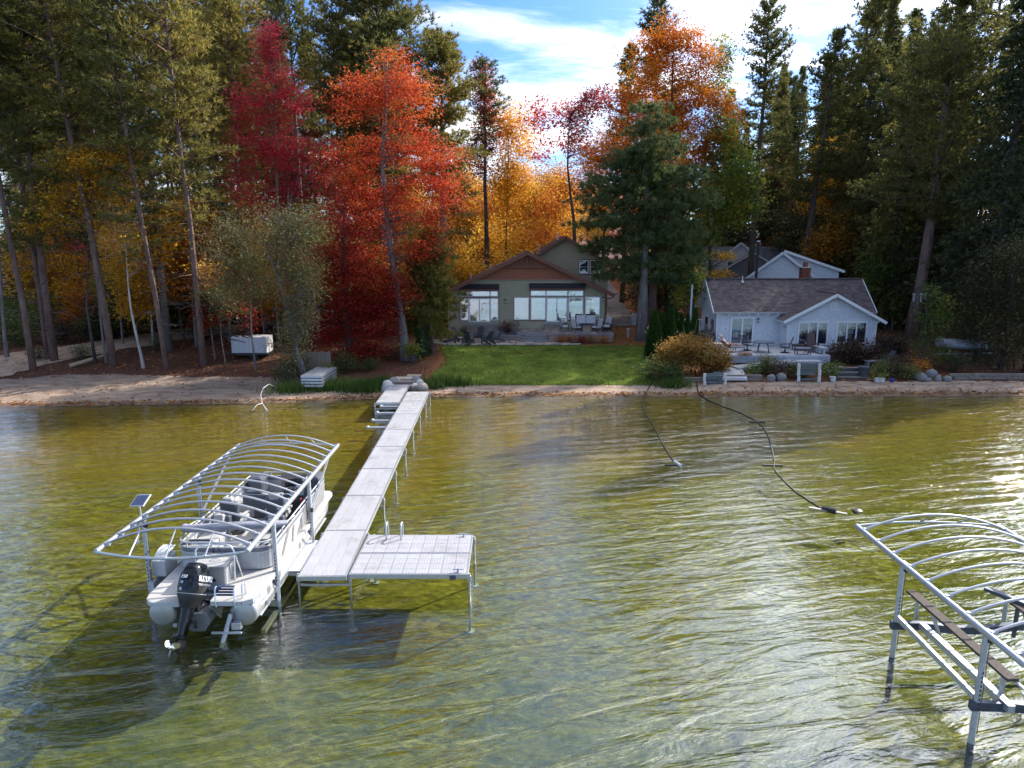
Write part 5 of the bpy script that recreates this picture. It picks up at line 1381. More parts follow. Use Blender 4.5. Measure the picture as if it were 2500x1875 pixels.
# ------------------------------------------------------------------ hoses, timber and small finds in the water
HOSE = mat('black hose', (.015, .015, .016), .7, 0, .2)
def hose(name, label, pts, r=.045):
    P = [at(px, py, z=.0) for px, py in pts]
    Q_ = []
    for i in range(len(P) - 1):
        p0, p1, p2, p3 = P[max(i - 1, 0)], P[i], P[i + 1], P[min(i + 2, len(P) - 1)]
        for k in range(8):
            t = k / 8; q = .5 * ((2 * p1) + (p2 - p0) * t + (2 * p0 - 5 * p1 + 4 * p2 - p3) * t * t + (3 * p1 - p0 - 3 * p2 + p3) * t ** 3)
            q.z = max(h(q.x, q.y) + r, .012) if q.y > 40.5 else .012 + .01 * math.sin(i * 3 + k)
            Q_.append(q)
    b = Q_[0]; t = thing(name, label, 'hose', (b.x, b.y, 0)); m = MB(); m.tube(Q_, r * .72, 7); m.build('hose_line', HOSE, t, smooth=60); return t, Q_
t, q = hose('suction_hose', 'short black hose running from the beach to a white intake pipe', [(1592, 945), (1578, 962), (1570, 985), (1574, 1005), (1600, 1050), (1625, 1098), (1650, 1135)])
e = q[-1]; m = MB(); m.tube([e + Vector((0, .1, .05)), e + Vector((.12, -.5, .06))], .065, 8); m.build('intake_pipe', PVC, t, smooth=40)
m = MB(); m.bar(e + Vector((-.45, -.12, -.03)), e + Vector((.45, -.22, -.03)), .12, .06); m.build('float_board', CARPET, t)
t, q = hose('suction_hose', 'long black hose curving out from the slatted bench to the deep water', [(1697, 925), (1700, 945), (1705, 962), (1725, 975), (1770, 995), (1810, 1010), (1850, 1032), (1872, 1060), (1882, 1090), (1890, 1125), (1890, 1145), (1905, 1165), (1940, 1200), (1985, 1230), (2020, 1250)], .05)
for px, py in ((1848, 1030), (1886, 1136)):
    c = at(px, py, z=.02); m = MB(); m.bar(c + Vector((-.40, .02, .0)), c + Vector((.40, -.03, 0)), .14, .07); m.build('float_board', CARPET, t)
e = q[-1]; m = MB(); m.bar(e + Vector((-.5, .25, .02)), e + Vector((.55, -.35, .02)), .12, .05); m.build('intake_board', mat('weathered timber', (.42, .37, .32), .8, 0, .2, 5, stretch=(.3, 1, 1)), t); m = MB(); m.tube([e + Vector((-.1, .1, .05)), e + Vector((.25, -.2, .06))], .11, 8); m.build('intake_pipe', HOSE, t)
c = at(2093, 1246, z=.0); rk = MB(); rk.lathe([(.05, -.15), (.16, -.08), (.17, .01), (.09, .05), (.02, .06)], c, 9); tag(rk.build('stone', mat('dark wet stone', (.03, .03, .026), .4), None, smooth=50), 'dark stone breaking the water near the empty lift', 'rock')
# driftwood at the left shore
DRIFT = mat('bleached driftwood', (.52, .49, .46), .85, 0, .2, 6, .4, 20, stretch=(1, 1, .3))
def sticks(name, label, runs, cat='driftwood'):
    allp = []
    m = MB()
    for r_, pts in runs:
        P = [at(px, py, Y) for px, py, Y in pts]; allp += P
        m.tube(P, [r_ * (1 - .7 * i / (len(P) - 1)) for i in range(len(P))], 6)
    b = allp[0]; o = m.build(name, DRIFT, None, smooth=60); tag(o, label, cat); return o
sticks('driftwood_branch', 'bleached forked branch standing in the water at the left shore', [(.05, [(655, 1008, 38.3), (640, 985, 38.8), (636, 965, 39.0), (642, 948, 39.4)]), (.035, [(640, 985, 38.8), (628, 988, 38.3), (615, 1003, 38.0)]), (.03, [(636, 970, 39), (615, 975, 38.8), (597, 987, 38.6)]), (.03, [(642, 948, 39.4), (656, 938, 40), (670, 943, 40.2)])])
sticks('driftwood_pole', 'long thin pale pole lying at the top of the left beach', [(.05, [(457, 921, 46.0), (490, 925, 45.6), (545, 929, 45.3), (605, 930, 45.2)])])
lg = MB(); a, b = at(172, 911, Y=47.6), at(262, 878, Y=49.2); a.z = h(a.x, a.y) + .12; b.z = h(b.x, b.y) + .45; lg.tube([a, a.lerp(b, .5), b], [.15, .13, .10], 8); tag(lg.build('fallen_log', mat('bare log wood', (.36, .26, .17), .85, 0, .2, 5), None, smooth=50), 'barkless fallen log leaning on a pine trunk at left', 'log')
# ------------------------------------------------------------------ buildings
SAGE = mat('sage lap siding', (.38, .355, .24), .75, 0, .07, 4)
CEDARP = mat('cedar panel', (.33, .115, .06), .7, 0, .14, 5, stretch=(.3, 1, 3))
CEDART = mat('cedar trim', (.17, .066, .042), .6, 0, .12, 6)
WHITET = mat('white trim paint', (.72, .73, .74), .45, 0, .04, 6)
ASHGREY = mat('pale grey shingle siding', (.62, .645, .675), .8, 0, .14, 9, .3, 20, stretch=(1, 1, .6))
AWN = mat('black awning fabric', (.012, .012, .018), .7, 0, .1)
BLIND = mat('pale window shade', (.46, .50, .48), .9, 0, .05, 1.5)
ROOMD = mat('dim room', (.07, .075, .09), .9, 0, .3, 1.2)
LAMPM = mat('dark bronze', (.03, .025, .022), .4, .4, .1)
STONE = [mat('tan wall stone', (.36, .27, .21), .9, 0, .15, 5, .5, 14), mat('pink grey wall stone', (.38, .29, .25), .9, 0, .15, 5, .5, 14), mat('grey wall stone', (.27, .25, .235), .9, 0, .15, 5, .5, 14)]
CAPST = mat('blue grey cap stone', (.24, .24, .26), .85, 0, .12, 6, .4, 12)
FLAG = [mat('sandstone flag', (.42, .34, .27), .85, 0, .14, 3, .4, 10), mat('grey flag', (.27, .25, .245), .85, 0, .14, 3, .4, 10), mat('buff flag', (.50, .42, .33), .85, 0, .12, 3, .4, 10)]

def shingle_mat(name, a, b, c):
    m, N, L = new_mat(name)
    out = N.new('ShaderNodeOutputMaterial'); p = N.new('ShaderNodeBsdfPrincipled'); L.new(p.outputs[0], out.inputs[0])
    p.inputs['Roughness'].default_value = .92; p.inputs['Specular IOR Level'].default_value = .2
    tc = N.new('ShaderNodeTexCoord')
    g = N.new('ShaderNodeNewGeometry')
    n = N.new('ShaderNodeTexNoise'); n.inputs['Scale'].default_value = 1.3; n.inputs['Detail'].default_value = 8; n.inputs['Roughness'].default_value = .7
    L.new(tc.outputs['Object'], n.inputs['Vector'])
    mx = N.new('ShaderNodeMix'); mx.data_type = 'FLOAT'; mx.inputs['Factor'].default_value = .35
    L.new(g.outputs['Random Per Island'], mx.inputs['A']); L.new(n.outputs['Fac'], mx.inputs['B'])
    r = ramp(N, [(.05, a), (.5, b), (.95, c)]); L.new(mx.outputs['Result'], r.inputs[0]); L.new(r.outputs[0], p.inputs['Base Color'])
    return m
ROOFGR = shingle_mat('grey brown asphalt shingle', (.08, .064, .064), (.125, .10, .098), (.185, .15, .142))
ROOFRB = shingle_mat('brown red asphalt shingle', (.07, .045, .042), (.12, .075, .068), (.17, .11, .095))
ROOFSL = shingle_mat('slate grey shingle', (.05, .055, .07), (.085, .092, .115), (.13, .135, .16))
ROOFTN = shingle_mat('tan asphalt shingle', (.20, .15, .12), (.27, .21, .17), (.34, .27, .22))

def glass_mat(name, ior, refl, tint):
    m, N, L = new_mat(name)
    out = N.new('ShaderNodeOutputMaterial'); tr = N.new('ShaderNodeBsdfTransparent'); gl = N.new('ShaderNodeBsdfGlossy')
    tr.inputs[0].default_value = (*tint, 1); gl.inputs['Roughness'].default_value = .015; gl.inputs['Color'].default_value = (.95, .97, 1, 1)
    tc = N.new('ShaderNodeTexCoord'); n = N.new('ShaderNodeTexNoise'); n.inputs['Scale'].default_value = .9
    L.new(tc.outputs['Object'], n.inputs['Vector']); b = N.new('ShaderNodeBump'); b.inputs['Strength'].default_value = .35; b.inputs['Distance'].default_value = .012
    L.new(n.outputs['Fac'], b.inputs['Height']); L.new(b.outputs[0], gl.inputs['Normal'])
    lw = N.new('ShaderNodeLayerWeight'); lw.inputs['Blend'].default_value = .5
    pw = N.new('ShaderNodeMath'); pw.operation = 'POWER'; pw.inputs[1].default_value = 5.0; L.new(lw.outputs['Facing'], pw.inputs[0])
    a = N.new('ShaderNodeMath'); a.operation = 'ADD'; a.use_clamp = True; a.inputs[1].default_value = refl; L.new(pw.outputs[0], a.inputs[0])
    mx = N.new('ShaderNodeMixShader'); L.new(a.outputs[0], mx.inputs[0]); L.new(tr.outputs[0], mx.inputs[1]); L.new(gl.outputs[0], mx.inputs[2]); L.new(mx.outputs[0], out.inputs[0])
    return m
GLASS = glass_mat('coated window glass', 1.6, .42, (.80, .86, .86))
GLASSD = glass_mat('plain window glass', 1.5, .16, (.75, .80, .85))

def edges_at(poly, v):
    """Horizontal span of a convex (u, v) polygon at height v."""
    us = []
    n = len(poly)
    for i in range(n):
        (u0, v0), (u1, v1) = poly[i], poly[(i + 1) % n]
        if (v0 <= v <= v1) or (v1 <= v <= v0):
            if abs(v1 - v0) < 1e-9: us += [u0, u1]
            else: us.append(u0 + (u1 - u0) * (v - v0) / (v1 - v0))
    return (min(us), max(us)) if us else None
def lapped(poly, org, ud, vd, nd, course, proud=.022, jit=0.0, pieces=0, seed=1, butt=.006, gap=.0):
    """Courses of boards (or shingles) over a convex polygon in the plane org + u*ud + v*vd, facing nd."""
    org, ud, vd, nd = Vector(org), Vector(ud), Vector(vd), Vector(nd)
    rr = random.Random(seed); m = MB()
    v0 = min(p[1] for p in poly); v1 = max(p[1] for p in poly)
    k = 0; v = v0
    while v < v1 - .01:
        w = min(v + course - gap, v1)
        a = edges_at(poly, v + 1e-5); b = edges_at(poly, w - 1e-5)
        if a and b:
            cuts = [0, 1]
            if pieces:
                L_ = max(.1, a[1] - a[0]); n = max(1, int(L_ / pieces)); off = rr.uniform(-.3, .3)
                cuts = [0] + [(i + .5 + off + rr.uniform(-.2, .2)) / n for i in range(n)] + [1]
                cuts = sorted(min(1, max(0, c)) for c in cuts)
            for c0, c1 in zip(cuts, cuts[1:]):
                if c1 - c0 < 1e-3: continue
                g = butt * .5 / max(.1, a[1] - a[0]) if pieces else 0
                pr = proud * (1 + rr.uniform(-jit, jit))
                P = lambda t, e, vv, o_: org + ud * (e[0] + (e[1] - e[0]) * t) + vd * vv + nd * o_
                vs = [P(c0 + g, a, v, pr), P(c1 - g, a, v, pr), P(c1 - g, b, w, .004), P(c0 + g, b, w, .004), P(c0 + g, a, v, 0), P(c1 - g, a, v, 0)]
                m.add(vs, [(0, 1, 2, 3), (4, 5, 1, 0), (4, 0, 3), (5, 2, 1)])
        v = w + gap; k += 1
    return m
def window(root, x0, x1, z0, z1, y, name='window', frame=WHITET, fw=.07, panes=1, glass=GLASS, back=BLIND, bars=0, depth=.07):
    """Window standing proud of a wall that faces the camera; wall face at y."""
    f = MB(); yc = y - depth / 2 - .004
    for (a, b) in (((x0, z0), (x1, z0 + fw)), ((x0, z1 - fw), (x1, z1)), ((x0, z0 + fw), (x0 + fw, z1 - fw)), ((x1 - fw, z0 + fw), (x1, z1 - fw))):
        f.box(((a[0] + b[0]) / 2, yc, (a[1] + b[1]) / 2), (b[0] - a[0], depth, b[1] - a[1]))
    w_ = (x1 - x0 - 2 * fw) / panes
    for k in range(1, panes): f.box((x0 + fw + w_ * k, yc, (z0 + z1) / 2), (fw * .9, depth, z1 - z0 - 2 * fw))
    o = f.build(name, frame, root)
    for k in range(panes):
        a, b = x0 + fw + w_ * k + (fw * .46 if k else 0), x0 + fw + w_ * (k + 1) - (fw * .46 if k < panes - 1 else 0)
        m = MB(); m.box(((a + b) / 2, y - .042, (z0 + z1) / 2), (b - a - .004, .012, z1 - z0 - 2 * fw - .004)); m.build('pane', glass, o)
        m = MB(); m.box(((a + b) / 2, y - .012, (z0 + z1) / 2), (b - a - .002, .012, z1 - z0 - 2 * fw - .002)); m.build('shade' if back is BLIND else 'interior', back, o)
        if bars:
            m = MB(); m.box(((a + b) / 2, y - .055, (z0 + z1) / 2), (b - a, .02, .03)); m.build('sash_bar', frame, o)
    return o
def lantern(root, p):
    m = MB(); m.box(p + Vector((0, -.03, .16)), (.16, .05, .06)); m.bar(p + Vector((0, -.02, .14)), p + Vector((0, -.14, .14)), .03, .03); m.lathe([(.05, .12), (.09, .09), (.02, .16)], p + Vector((0, -.14, 0)), 8); m.lathe([(.075, -.14), (.085, -.12), (.085, -.10)], p + Vector((0, -.14, 0)), 8)
    o = m.build('wall_lantern', LAMPM, root)
    m = MB(); m.lathe([(.06, -.10), (.075, .08)], p + Vector((0, -.14, 0)), 8); m.build('lantern_glass', mat('frosted glass', (.62, .58, .48), .3), o)
def slab_roof(root, name, corners, th, m, shingle=None, course=.17, trim=None, tw=.2):
    """Roof plane given by four corners (eave a, eave b, ridge b, ridge a); thickness downwards."""
    a, b, c, d = [Vector(p) for p in corners]
    nrm = (b - a).cross(d - a).normalized()
    if nrm.z < 0: nrm = -nrm
    mb = MB(); mb.prism([a, b, c, d], -nrm * th); o = mb.build(name, trim or m, root)
    ud = (b - a).normalized(); vd = (d - a) - ud * (d - a).dot(ud); Lv = vd.length; vd.normalize()
    poly = [((p - a).dot(ud), (p - a).dot(vd)) for p in (a, b, c, d)]
    s = lapped(poly, a + nrm * .004, ud, vd, nrm, course, .014, .4, .30, 7, .004)
    s.build('shingle', m, o, fix=False, kind='stuff')
    return o

# ------- brown and sage house
HY = 59.95
def hp(zx, zy, Y=HY): return at(1060 + zx * .20796, 560 + zy * .20796, Y)
def build_sage_house():
    xl, xr = hp(174, 900).x, hp(2008, 900).x
    zb = 2.0
    t = thing('house', 'sage green lakeside house with cedar gable and large white windows', 'house', ((xl + xr) / 2, HY, zb))
    zeL, zr_ = hp(174, 715).z, hp(1095, 262).z
    xm = hp(1095, 262).x
    sl = (zr_ - zeL) / (xm - xl)
    zeR = zr_ - sl * (xr - xm)
    # body of the front wing
    m = MB(); m.prism([(xl, HY + .02, zb - .6), (xr, HY + .02, zb - .6), (xr, HY + .02, zeR - .12), (xm, HY + .02, zr_ - .12), (xl, HY + .02, zeL - .12)], (0, 9.5, 0)); m.build('wall', SAGE, t)
    zp = hp(1000, 595).z
    poly = [(xl, zb - .2), (xr, zb - .2), (xr, zeR - .14), (xr - (zp - zeR) / sl - .02, zp), (xl + (zp - zeL) / sl + .02, zp), (xl, zeL - .14)]
    lapped(poly, (0, HY, 0), (1, 0, 0), (0, 0, 1), (0, -1, 0), .19, .045, gap=.03).build('siding', SAGE, t, fix=False, kind='stuff')
    for (x) in (xl - .02, xr + .02):
        m = MB(); m.box((x, HY - .02, (zb - .2 + zeL - .2) / 2), (.14, .10, zeL - zb)); m.build('corner_board', CEDART if x > 0 else SAGE, t)
    # cedar gable panels
    ga, gb = xl + (zp - zeL) / sl + .15, xr - (zp - zeR) / sl - .15
    zt = hp(1000, 440).z
    m = MB(); m.prism([(ga, HY - .05, zp), (gb, HY - .05, zp), (gb - (zt - zp) / sl, HY - .05, zt), (ga + (zt - zp) / sl, HY - .05, zt)], (0, .045, 0)); g = m.build('gable_panel', CEDARP, t)
    m = MB(); m.prism([(ga + (zt - zp) / sl, HY - .05, zt), (gb - (zt - zp) / sl, HY - .05, zt), (xm, HY - .05, zr_ - .2)], (0, .045, 0)); m.build('gable_panel', CEDARP, t)
    m = MB(); m.box(((ga + gb) / 2, HY - .075, zp), (gb - ga, .05, .06)); m.build('gable_trim', mat('pale drip edge', (.33, .31, .27), .6), t)
    m = MB(); zc = hp(1000, 438).z
    m.bar((hp(745, 440).x, HY - .30, zc), (hp(1440, 440).x, HY - .30, zc), .12, .17)
    m.bar((xm, HY - .30, zc + .08), (xm, HY - .30, zr_ - .22), .12, .14, (0, 1, 0))
    m.bar((hp(1068, 430).x, HY - .32, zc + .08), (hp(972, 320).x, HY - .32, hp(972, 320).z), .10, .12, (0, 1, 0)); m.bar((hp(1100, 430).x, HY - .32, zc + .08), (hp(1190, 320).x, HY - .32, hp(1190, 320).z), .10, .12, (0, 1, 0))
    m.build('gable_truss', CEDART, t)
    # roof planes with overhang
    oy0, oy1 = HY - .75, HY + 9.7
    ov = .62
    for s, xe, ze in ((-1, xl, zeL), (1, xr, zeR)):
        e0 = (xe + s * ov, oy0, ze - sl * ov); e1 = (xe + s * ov, oy1, ze - sl * ov)
        slab_roof(t, 'roof', [e0, e1, (xm, oy1, zr_), (xm, oy0, zr_)], .20, ROOFRB, trim=CEDART)
        m = MB(); m.bar(Vector(e0) + Vector((0, -.03, -.10)), Vector((xm, oy0 - .03, zr_ - .10)), .06, .30, (0, 0, 1)); m.build('barge_board', CEDART, t)
        m = MB(); m.bar(Vector(e0) + Vector((s * .07, 0, -.02)), Vector(e1) + Vector((s * .07, 0, -.02)), .12, .13); m.build('gutter', CEDART, t)
    m = MB(); e = Vector((xr + ov + .05, oy0 + .25, zeR - sl * ov - .1)); m.tube([e, e + Vector((-.12, .2, -.22)), e + Vector((-.52, .62, -.36)), (xr + .06, HY - .08, zeR - 1.0), (xr + .06, HY - .08, zb)], .05, 8); m.build('downpipe', CEDART, t, smooth=50)
    for (zx, zy, hgt) in ((430, 575, .28), (657, 455, .22)):
        p_ = hp(zx, zy, HY + 1.2); zz = zr_ - sl * abs(p_.x - xm)
        m = MB(); m.tube([(p_.x, HY + 1.2, zz - .1), (p_.x, HY + 1.2, zz + .45)], .05, 8); m.build('roof_vent', GALV, t)
    # windows on the left
    def win(a, b, c, d, **k):
        p0, p1 = hp(a, d), hp(c, b); return window(t, p0.x, p1.x, p0.z, p1.z, HY - .024, **k)
    def trim(a, b, c, d):
        p0, p1 = hp(a, d), hp(c, b); m = MB(); m.box(((p0.x + p1.x) / 2, HY - .018, (p0.z + p1.z) / 2), (p1.x - p0.x, .03, p1.z - p0.z)); m.build('window_surround', CEDART, t)
    trim(296, 705, 764, 1072); trim(1118, 700, 1765, 1085); trim(926, 785, 1118, 1072); trim(1765, 780, 1956, 1072)
    HYW = HY - .01
    nonlocal_y = HY
    for (a, b, c, d) in ((308, 722, 398, 788), (403, 722, 656, 788), (658, 722, 750, 788)): win(a, b, c, d, fw=.05, back=BLIND)
    win(312, 806, 404, 1068); win(660, 804, 754, 1068)
    win(408, 806, 658, 1088, name='patio_door', panes=2, fw=.09)
    for (a, b, c, d) in ((1131, 716, 1311, 782), (1314, 716, 1568, 782), (1571, 716, 1752, 782)): win(a, b, c, d, fw=.05)
    win(935, 796, 1115, 1062); win(1131, 796, 1311, 1062); win(1571, 796, 1752, 1058); win(1768, 790, 1950, 1056)
    win(1314, 798, 1566, 1086, name='patio_door', panes=2, fw=.10, back=BLIND)
    m = MB()
    p_ = hp(1432, 945); m.box((p_.x, HY - .12, p_.z), (.03, .04, .22)); m.build('door_handle', LAMPM, t)
    # rolled awnings
    for (a, b, c, d) in ((287, 642, 762, 700), (1116, 634, 1772, 692)):
        p0, p1 = hp(a, d), hp(c, b)
        m = MB(); m.prism([(p0.x, HY - .02, p1.z), (p0.x, HY - .30, p1.z - .05), (p0.x, HY - .42, p0.z + .10), (p0.x, HY - .40, p0.z), (p0.x, HY - .02, p0.z + .04)], (p1.x - p0.x, 0, 0)); aw = m.build('awning', AWN, t)
        m = MB(); m.box(((p0.x + p1.x) / 2, HY - .40, p0.z - .04), (p1.x - p0.x + .04, .10, .09)); m.build('awning_bar', CEDART, aw)
    for (zx, zy) in ((232, 845), (840, 845), (1983, 820)): lantern(t, hp(zx, zy, HY - .03))
    # second storey behind
    Y2 = 67.0
    def q2(zx, zy): return at(1060 + zx * .20796, 560 + zy * .20796, Y2)
    pk = q2(1538, 78); xm2 = pk.x; s2 = .60
    hw = 4.4
    z2 = pk.z - s2 * hw
    m = MB(); m.prism([(xm2 - hw, Y2 + .02, 2), (xm2 + hw - .9, Y2 + .02, 2), (xm2 + hw - .9, Y2 + .02, z2 + s2 * .9), (xm2, Y2 + .02, pk.z - .1), (xm2 - hw, Y2 + .02, z2)], (0, 8, 0)); u = m.build('upper_wall', SAGE, t)
    lapped([(xm2 - hw, 4), (xm2 + hw - .9, 4), (xm2 + hw - .9, z2 + s2 * .9), (xm2, pk.z - .12), (xm2 - hw, z2)], (0, Y2, 0), (1, 0, 0), (0, 0, 1), (0, -1, 0), .19, .045, gap=.03).build('siding', SAGE, t, fix=False, kind='stuff')
    for s in (-1, 1):
        slab_roof(t, 'upper_roof', [(xm2 + s * (hw + .5), Y2 - .5, z2 - s2 * .5), (xm2 + s * (hw + .5), Y2 + 8.2, z2 - s2 * .5), (xm2, Y2 + 8.2, pk.z), (xm2, Y2 - .5, pk.z)], .2, ROOFRB, trim=CEDART)
        m = MB(); m.bar((xm2 + s * (hw + .5), Y2 - .53, z2 - s2 * .5 - .1), (xm2, Y2 - .53, pk.z - .1), .06, .26); m.build('barge_board', CEDART, t)
    p_ = q2(1458, 70); m = MB(); m.tube([(p_.x, Y2 + 1, pk.z - .9), (p_.x, Y2 + 1, p_.z + .25)], .06, 8); m.build('roof_vent', ALU_W, t)
    p_ = q2(1238, 190); m = MB(); m.tube([(p_.x, Y2 + 1, p_.z - .9), (p_.x, Y2 + 1, p_.z + .15)], .06, 8); m.build('roof_vent', GALV, t)
    for (a, c) in ((1700, 1812), (1825, 1935)):
        p0, p1 = q2(a, 522), q2(c, 360); window(t, p0.x, p1.x, p0.z, p1.z, Y2 - .024, fw=.07, glass=GLASSD, back=ROOMD, bars=1)
    p0, p1 = q2(1690, 535), q2(1945, 350); m = MB(); m.box(((p0.x + p1.x) / 2, Y2 - .016, (p0.z + p1.z) / 2), (p1.x - p0.x, .028, p1.z - p0.z)); m.build('window_surround', CEDART, t)
    # low lean-to on the right
    p0, p1 = at(1447, 745, 66), at(1479, 664, 66)
    m = MB(); m.span((p0.x, 64.5, 2), (p1.x, 66.9, p1.z)); m.build('side_wall', SAGE, t)
    lapped([(p0.x, 3), (p1.x, 3), (p1.x, p1.z), (p0.x, p1.z)], (0, 64.49, 0), (1, 0, 0), (0, 0, 1), (0, -1, 0), .19, .045, gap=.03).build('siding', SAGE, t, fix=False, kind='stuff')
    return t
build_sage_house()

# ------- terrace, walls and flagstones of the sage house
def rough_block(d, seed):
    rr = random.Random(seed); m = MB()
    m.box((0, 0, 0), d)
    m.v = [(x + rr.uniform(-.012, .012), y + rr.uniform(-.02, .02), z + rr.uniform(-.008, .008)) for x, y, z in m.v]
    return m.mesh('stone', None)
BLK = {}
def stone_wall(root, pts, z0, z1, cap=True, length=.34, thick=.28, hrow=.15, seed=3):
    rr = random.Random(seed)
    rows = max(1, int(round((z1 - z0) / hrow))); hr = (z1 - z0) / rows
    for a, b in zip(pts, pts[1:]):
        a, b = Vector((*a, 0)), Vector((*b, 0)); L_ = (b - a).length; d = (b - a) / L_; rz = math.atan2(d.y, d.x)
        for r in range(rows):
            u = -rr.uniform(0, .2)
            while u < L_ - .05:
                w_ = rr.choice((.22, .30, .38, .46)); 
                u0 = max(0, u); u1 = min(L_, u + w_)
                if u1 - u0 > .06:
                    key = (round(w_, 2), round(hr, 3), rr.randrange(3), round(thick, 2))
                    if key not in BLK:
                        me = rough_block((w_ - .022, thick, hr - .018), len(BLK)); me.materials.append(STONE[key[2]]); BLK[key] = me
                    o = link('stone', BLK[key], root); c = a + d * (u0 + u1) / 2; c.z = z0 + hr * (r + .5)
                    o.location = c - Vector(root.location) + Vector((-d.y, d.x, 0)) * rr.uniform(-.012, .012); o.rotation_euler = (0, 0, rz); o.scale = ((u1 - u0) / w_, 1, 1)
                u += w_
        if cap:
            u = 0
            while u < L_ - .02:
                w_ = min(rr.uniform(.6, 1.0), L_ - u); c = a + d * (u + w_ / 2); c.z = z1 + .03
                m = MB(); m.box(c, (w_ - .012, thick + .10, .06), rz); m.build('cap_stone', CAPST, root); u += w_
def flat_stone(root, pts, z, m, th=.05):
    mb = MB(); mb.prism([(x, y, z - th) for x, y in pts], (0, 0, th)); mb.build('flagstone', m, root)
def paving(root, inside, x0, x1, y0, y1, step, zf, seed, gap=.05):
    rr = random.Random(seed); nx, ny = int((x1 - x0) / step), int((y1 - y0) / step)
    G = [[(x0 + (i + (.5 if j % 2 else 0)) * step + rr.uniform(-.28, .28) * step, y0 + j * step + rr.uniform(-.26, .26) * step) for i in range(nx + 2)] for j in range(ny + 1)]
    for j in range(ny):
        for i in range(nx + 1):
            q = [G[j][i], G[j][i + 1], G[j + 1][i + 1], G[j + 1][i]]
            cx, cy = sum(p[0] for p in q) / 4, sum(p[1] for p in q) / 4
            if not inside(cx, cy): continue
            q = [(cx + (x - cx) * (1 - gap / step * 1.4), cy + (y - cy) * (1 - gap / step * 1.4)) for x, y in q]
            # round the corners a little
            pts = []
            for k in range(4):
                a, b, c = Vector(q[k - 1]), Vector(q[k]), Vector(q[(k + 1) % 4]); f = rr.uniform(.10, .25)
                pts += [tuple(b.lerp(a, f)), tuple(b.lerp(c, f))]
            flat_stone(root, pts, zf(cx, cy) + rr.uniform(-.006, .01), rr.choice(FLAG))
UPZ = 1.92
def build_terrace():
    t = thing('stone_terrace', 'raised stone patio with curved steps below the sage house windows', 'patio', (1.5, 57.5, 1.3))
    xL, xR = hp(700, 1240, 56.6).x, hp(2085, 1240, 56.6).x
    x0, x1 = hp(1000, 1240, 56.6).x, hp(1345, 1240, 56.6).x
    m = MB(); m.span((x1 + .1, 56.75, 1.0), (xR - .05, 59.9, UPZ)); m.span((x0 - .2, 57.6, 1.0), (x1 + .1, 59.9, UPZ)); m.span((xL, 58.4, 1.0), (x0 - .2, 59.9, UPZ - .02)); m.build('terrace_core', FLAG[1], t)
    stone_wall(t, [(x1, 56.6), (xR, 56.6)], 1.28, UPZ - .03, True, seed=4)
    stone_wall(t, [(xR, 56.65), (xR, 59.8)], 1.28, UPZ - .03, True, seed=5)
    stone_wall(t, [(xL - 3.0, 58.0), (xL, 57.6), (x0 - .4, 57.3), (x0, 57.1)], 1.28, 1.68, True, seed=6)
    # planting bed between the low wall and the house
    m = MB(); m.prism([(xL - 3.0, 58.2, 1.62), (x0 - .2, 57.5, 1.62), (x0 - .2, 59.9, 1.66), (xL - 3.0, 59.9, 1.66)], (0, 0, .04)); m.build('planting_bed', mat('dark mulch', (.05, .03, .02), .95, 0, .3, 8), t)
    # curved steps
    for k, (zz, r_) in enumerate(((1.44, 2.15), (1.60, 1.75), (1.76, 1.35))):
        cx = (x0 + x1) / 2 + .3; cyy = 58.0
        pts = [(cx + r_ * 1.05 * math.cos(a), cyy + r_ * .78 * math.sin(a)) for a in [R(180 + 180 * i / 14) for i in range(15)]]
        m = MB(); m.prism([(x, y, zz - .05) for x, y in pts], (0, 0, .05)); m.build('step', CAPST, t)
        m = MB(); p2 = [(cx + (x - cx) * .97, cyy + (y - cyy) * .97) for x, y in pts]; m.prism([(x, y, 1.25) for x, y in p2], (0, 0, zz - .05 - 1.25)); m.build('step_riser', STONE[2], t)
    paving(t, lambda x, y: x1 + .2 < x < xR - .25 and 56.85 < y < 59.8 or (x0 < x <= x1 + .2 and 57.9 < y < 59.8), x0, xR, 56.8, 59.9, .62, lambda x, y: UPZ + .055, 8)
    # stone landings under the two doors
    for (a, c, d, n) in ((378, 740, 1.05, 4), (1296, 1480, .8, 4)):
        xa, xb = hp(a, 1150, 59).x, hp(c, 1150, 59).x; zt = 2.36 if a < 1000 else 2.36
        yb = 59.9 - d
        zb_ = 1.66 if a < 1000 else UPZ + .05
        m = MB(); m.span((xa + .05, yb + .1, zb_), (xb - .05, 59.9, zt - .06)); m.build('landing_core', STONE[2], t)
        stone_wall(t, [(xa, yb), (xb, yb)], zb_, zt - .06, False, thick=.2, seed=10 + n)
        k = xa
        while k < xb - .1:
            w_ = min(.85, xb - k); m = MB(); m.box((k + w_ / 2, (yb + 59.85) / 2 - .08, zt - .02), (w_ - .015, 59.9 - yb + .14, .07)); m.build('cap_stone', CAPST, t); k += w_
    xa = hp(740, 1150, 59).x
    for k in range(3): m = MB(); m.box((xa + .18 + .32 * k, 59.3, 2.22 - .17 * k), (.34, 1.0, .07)); m.box((xa + .18 + .32 * k, 59.3, 1.92 - .09 * k), (.33, .9, .54 - .18 * k)); m.build('side_step', CAPST, t)
    return t
build_terrace()
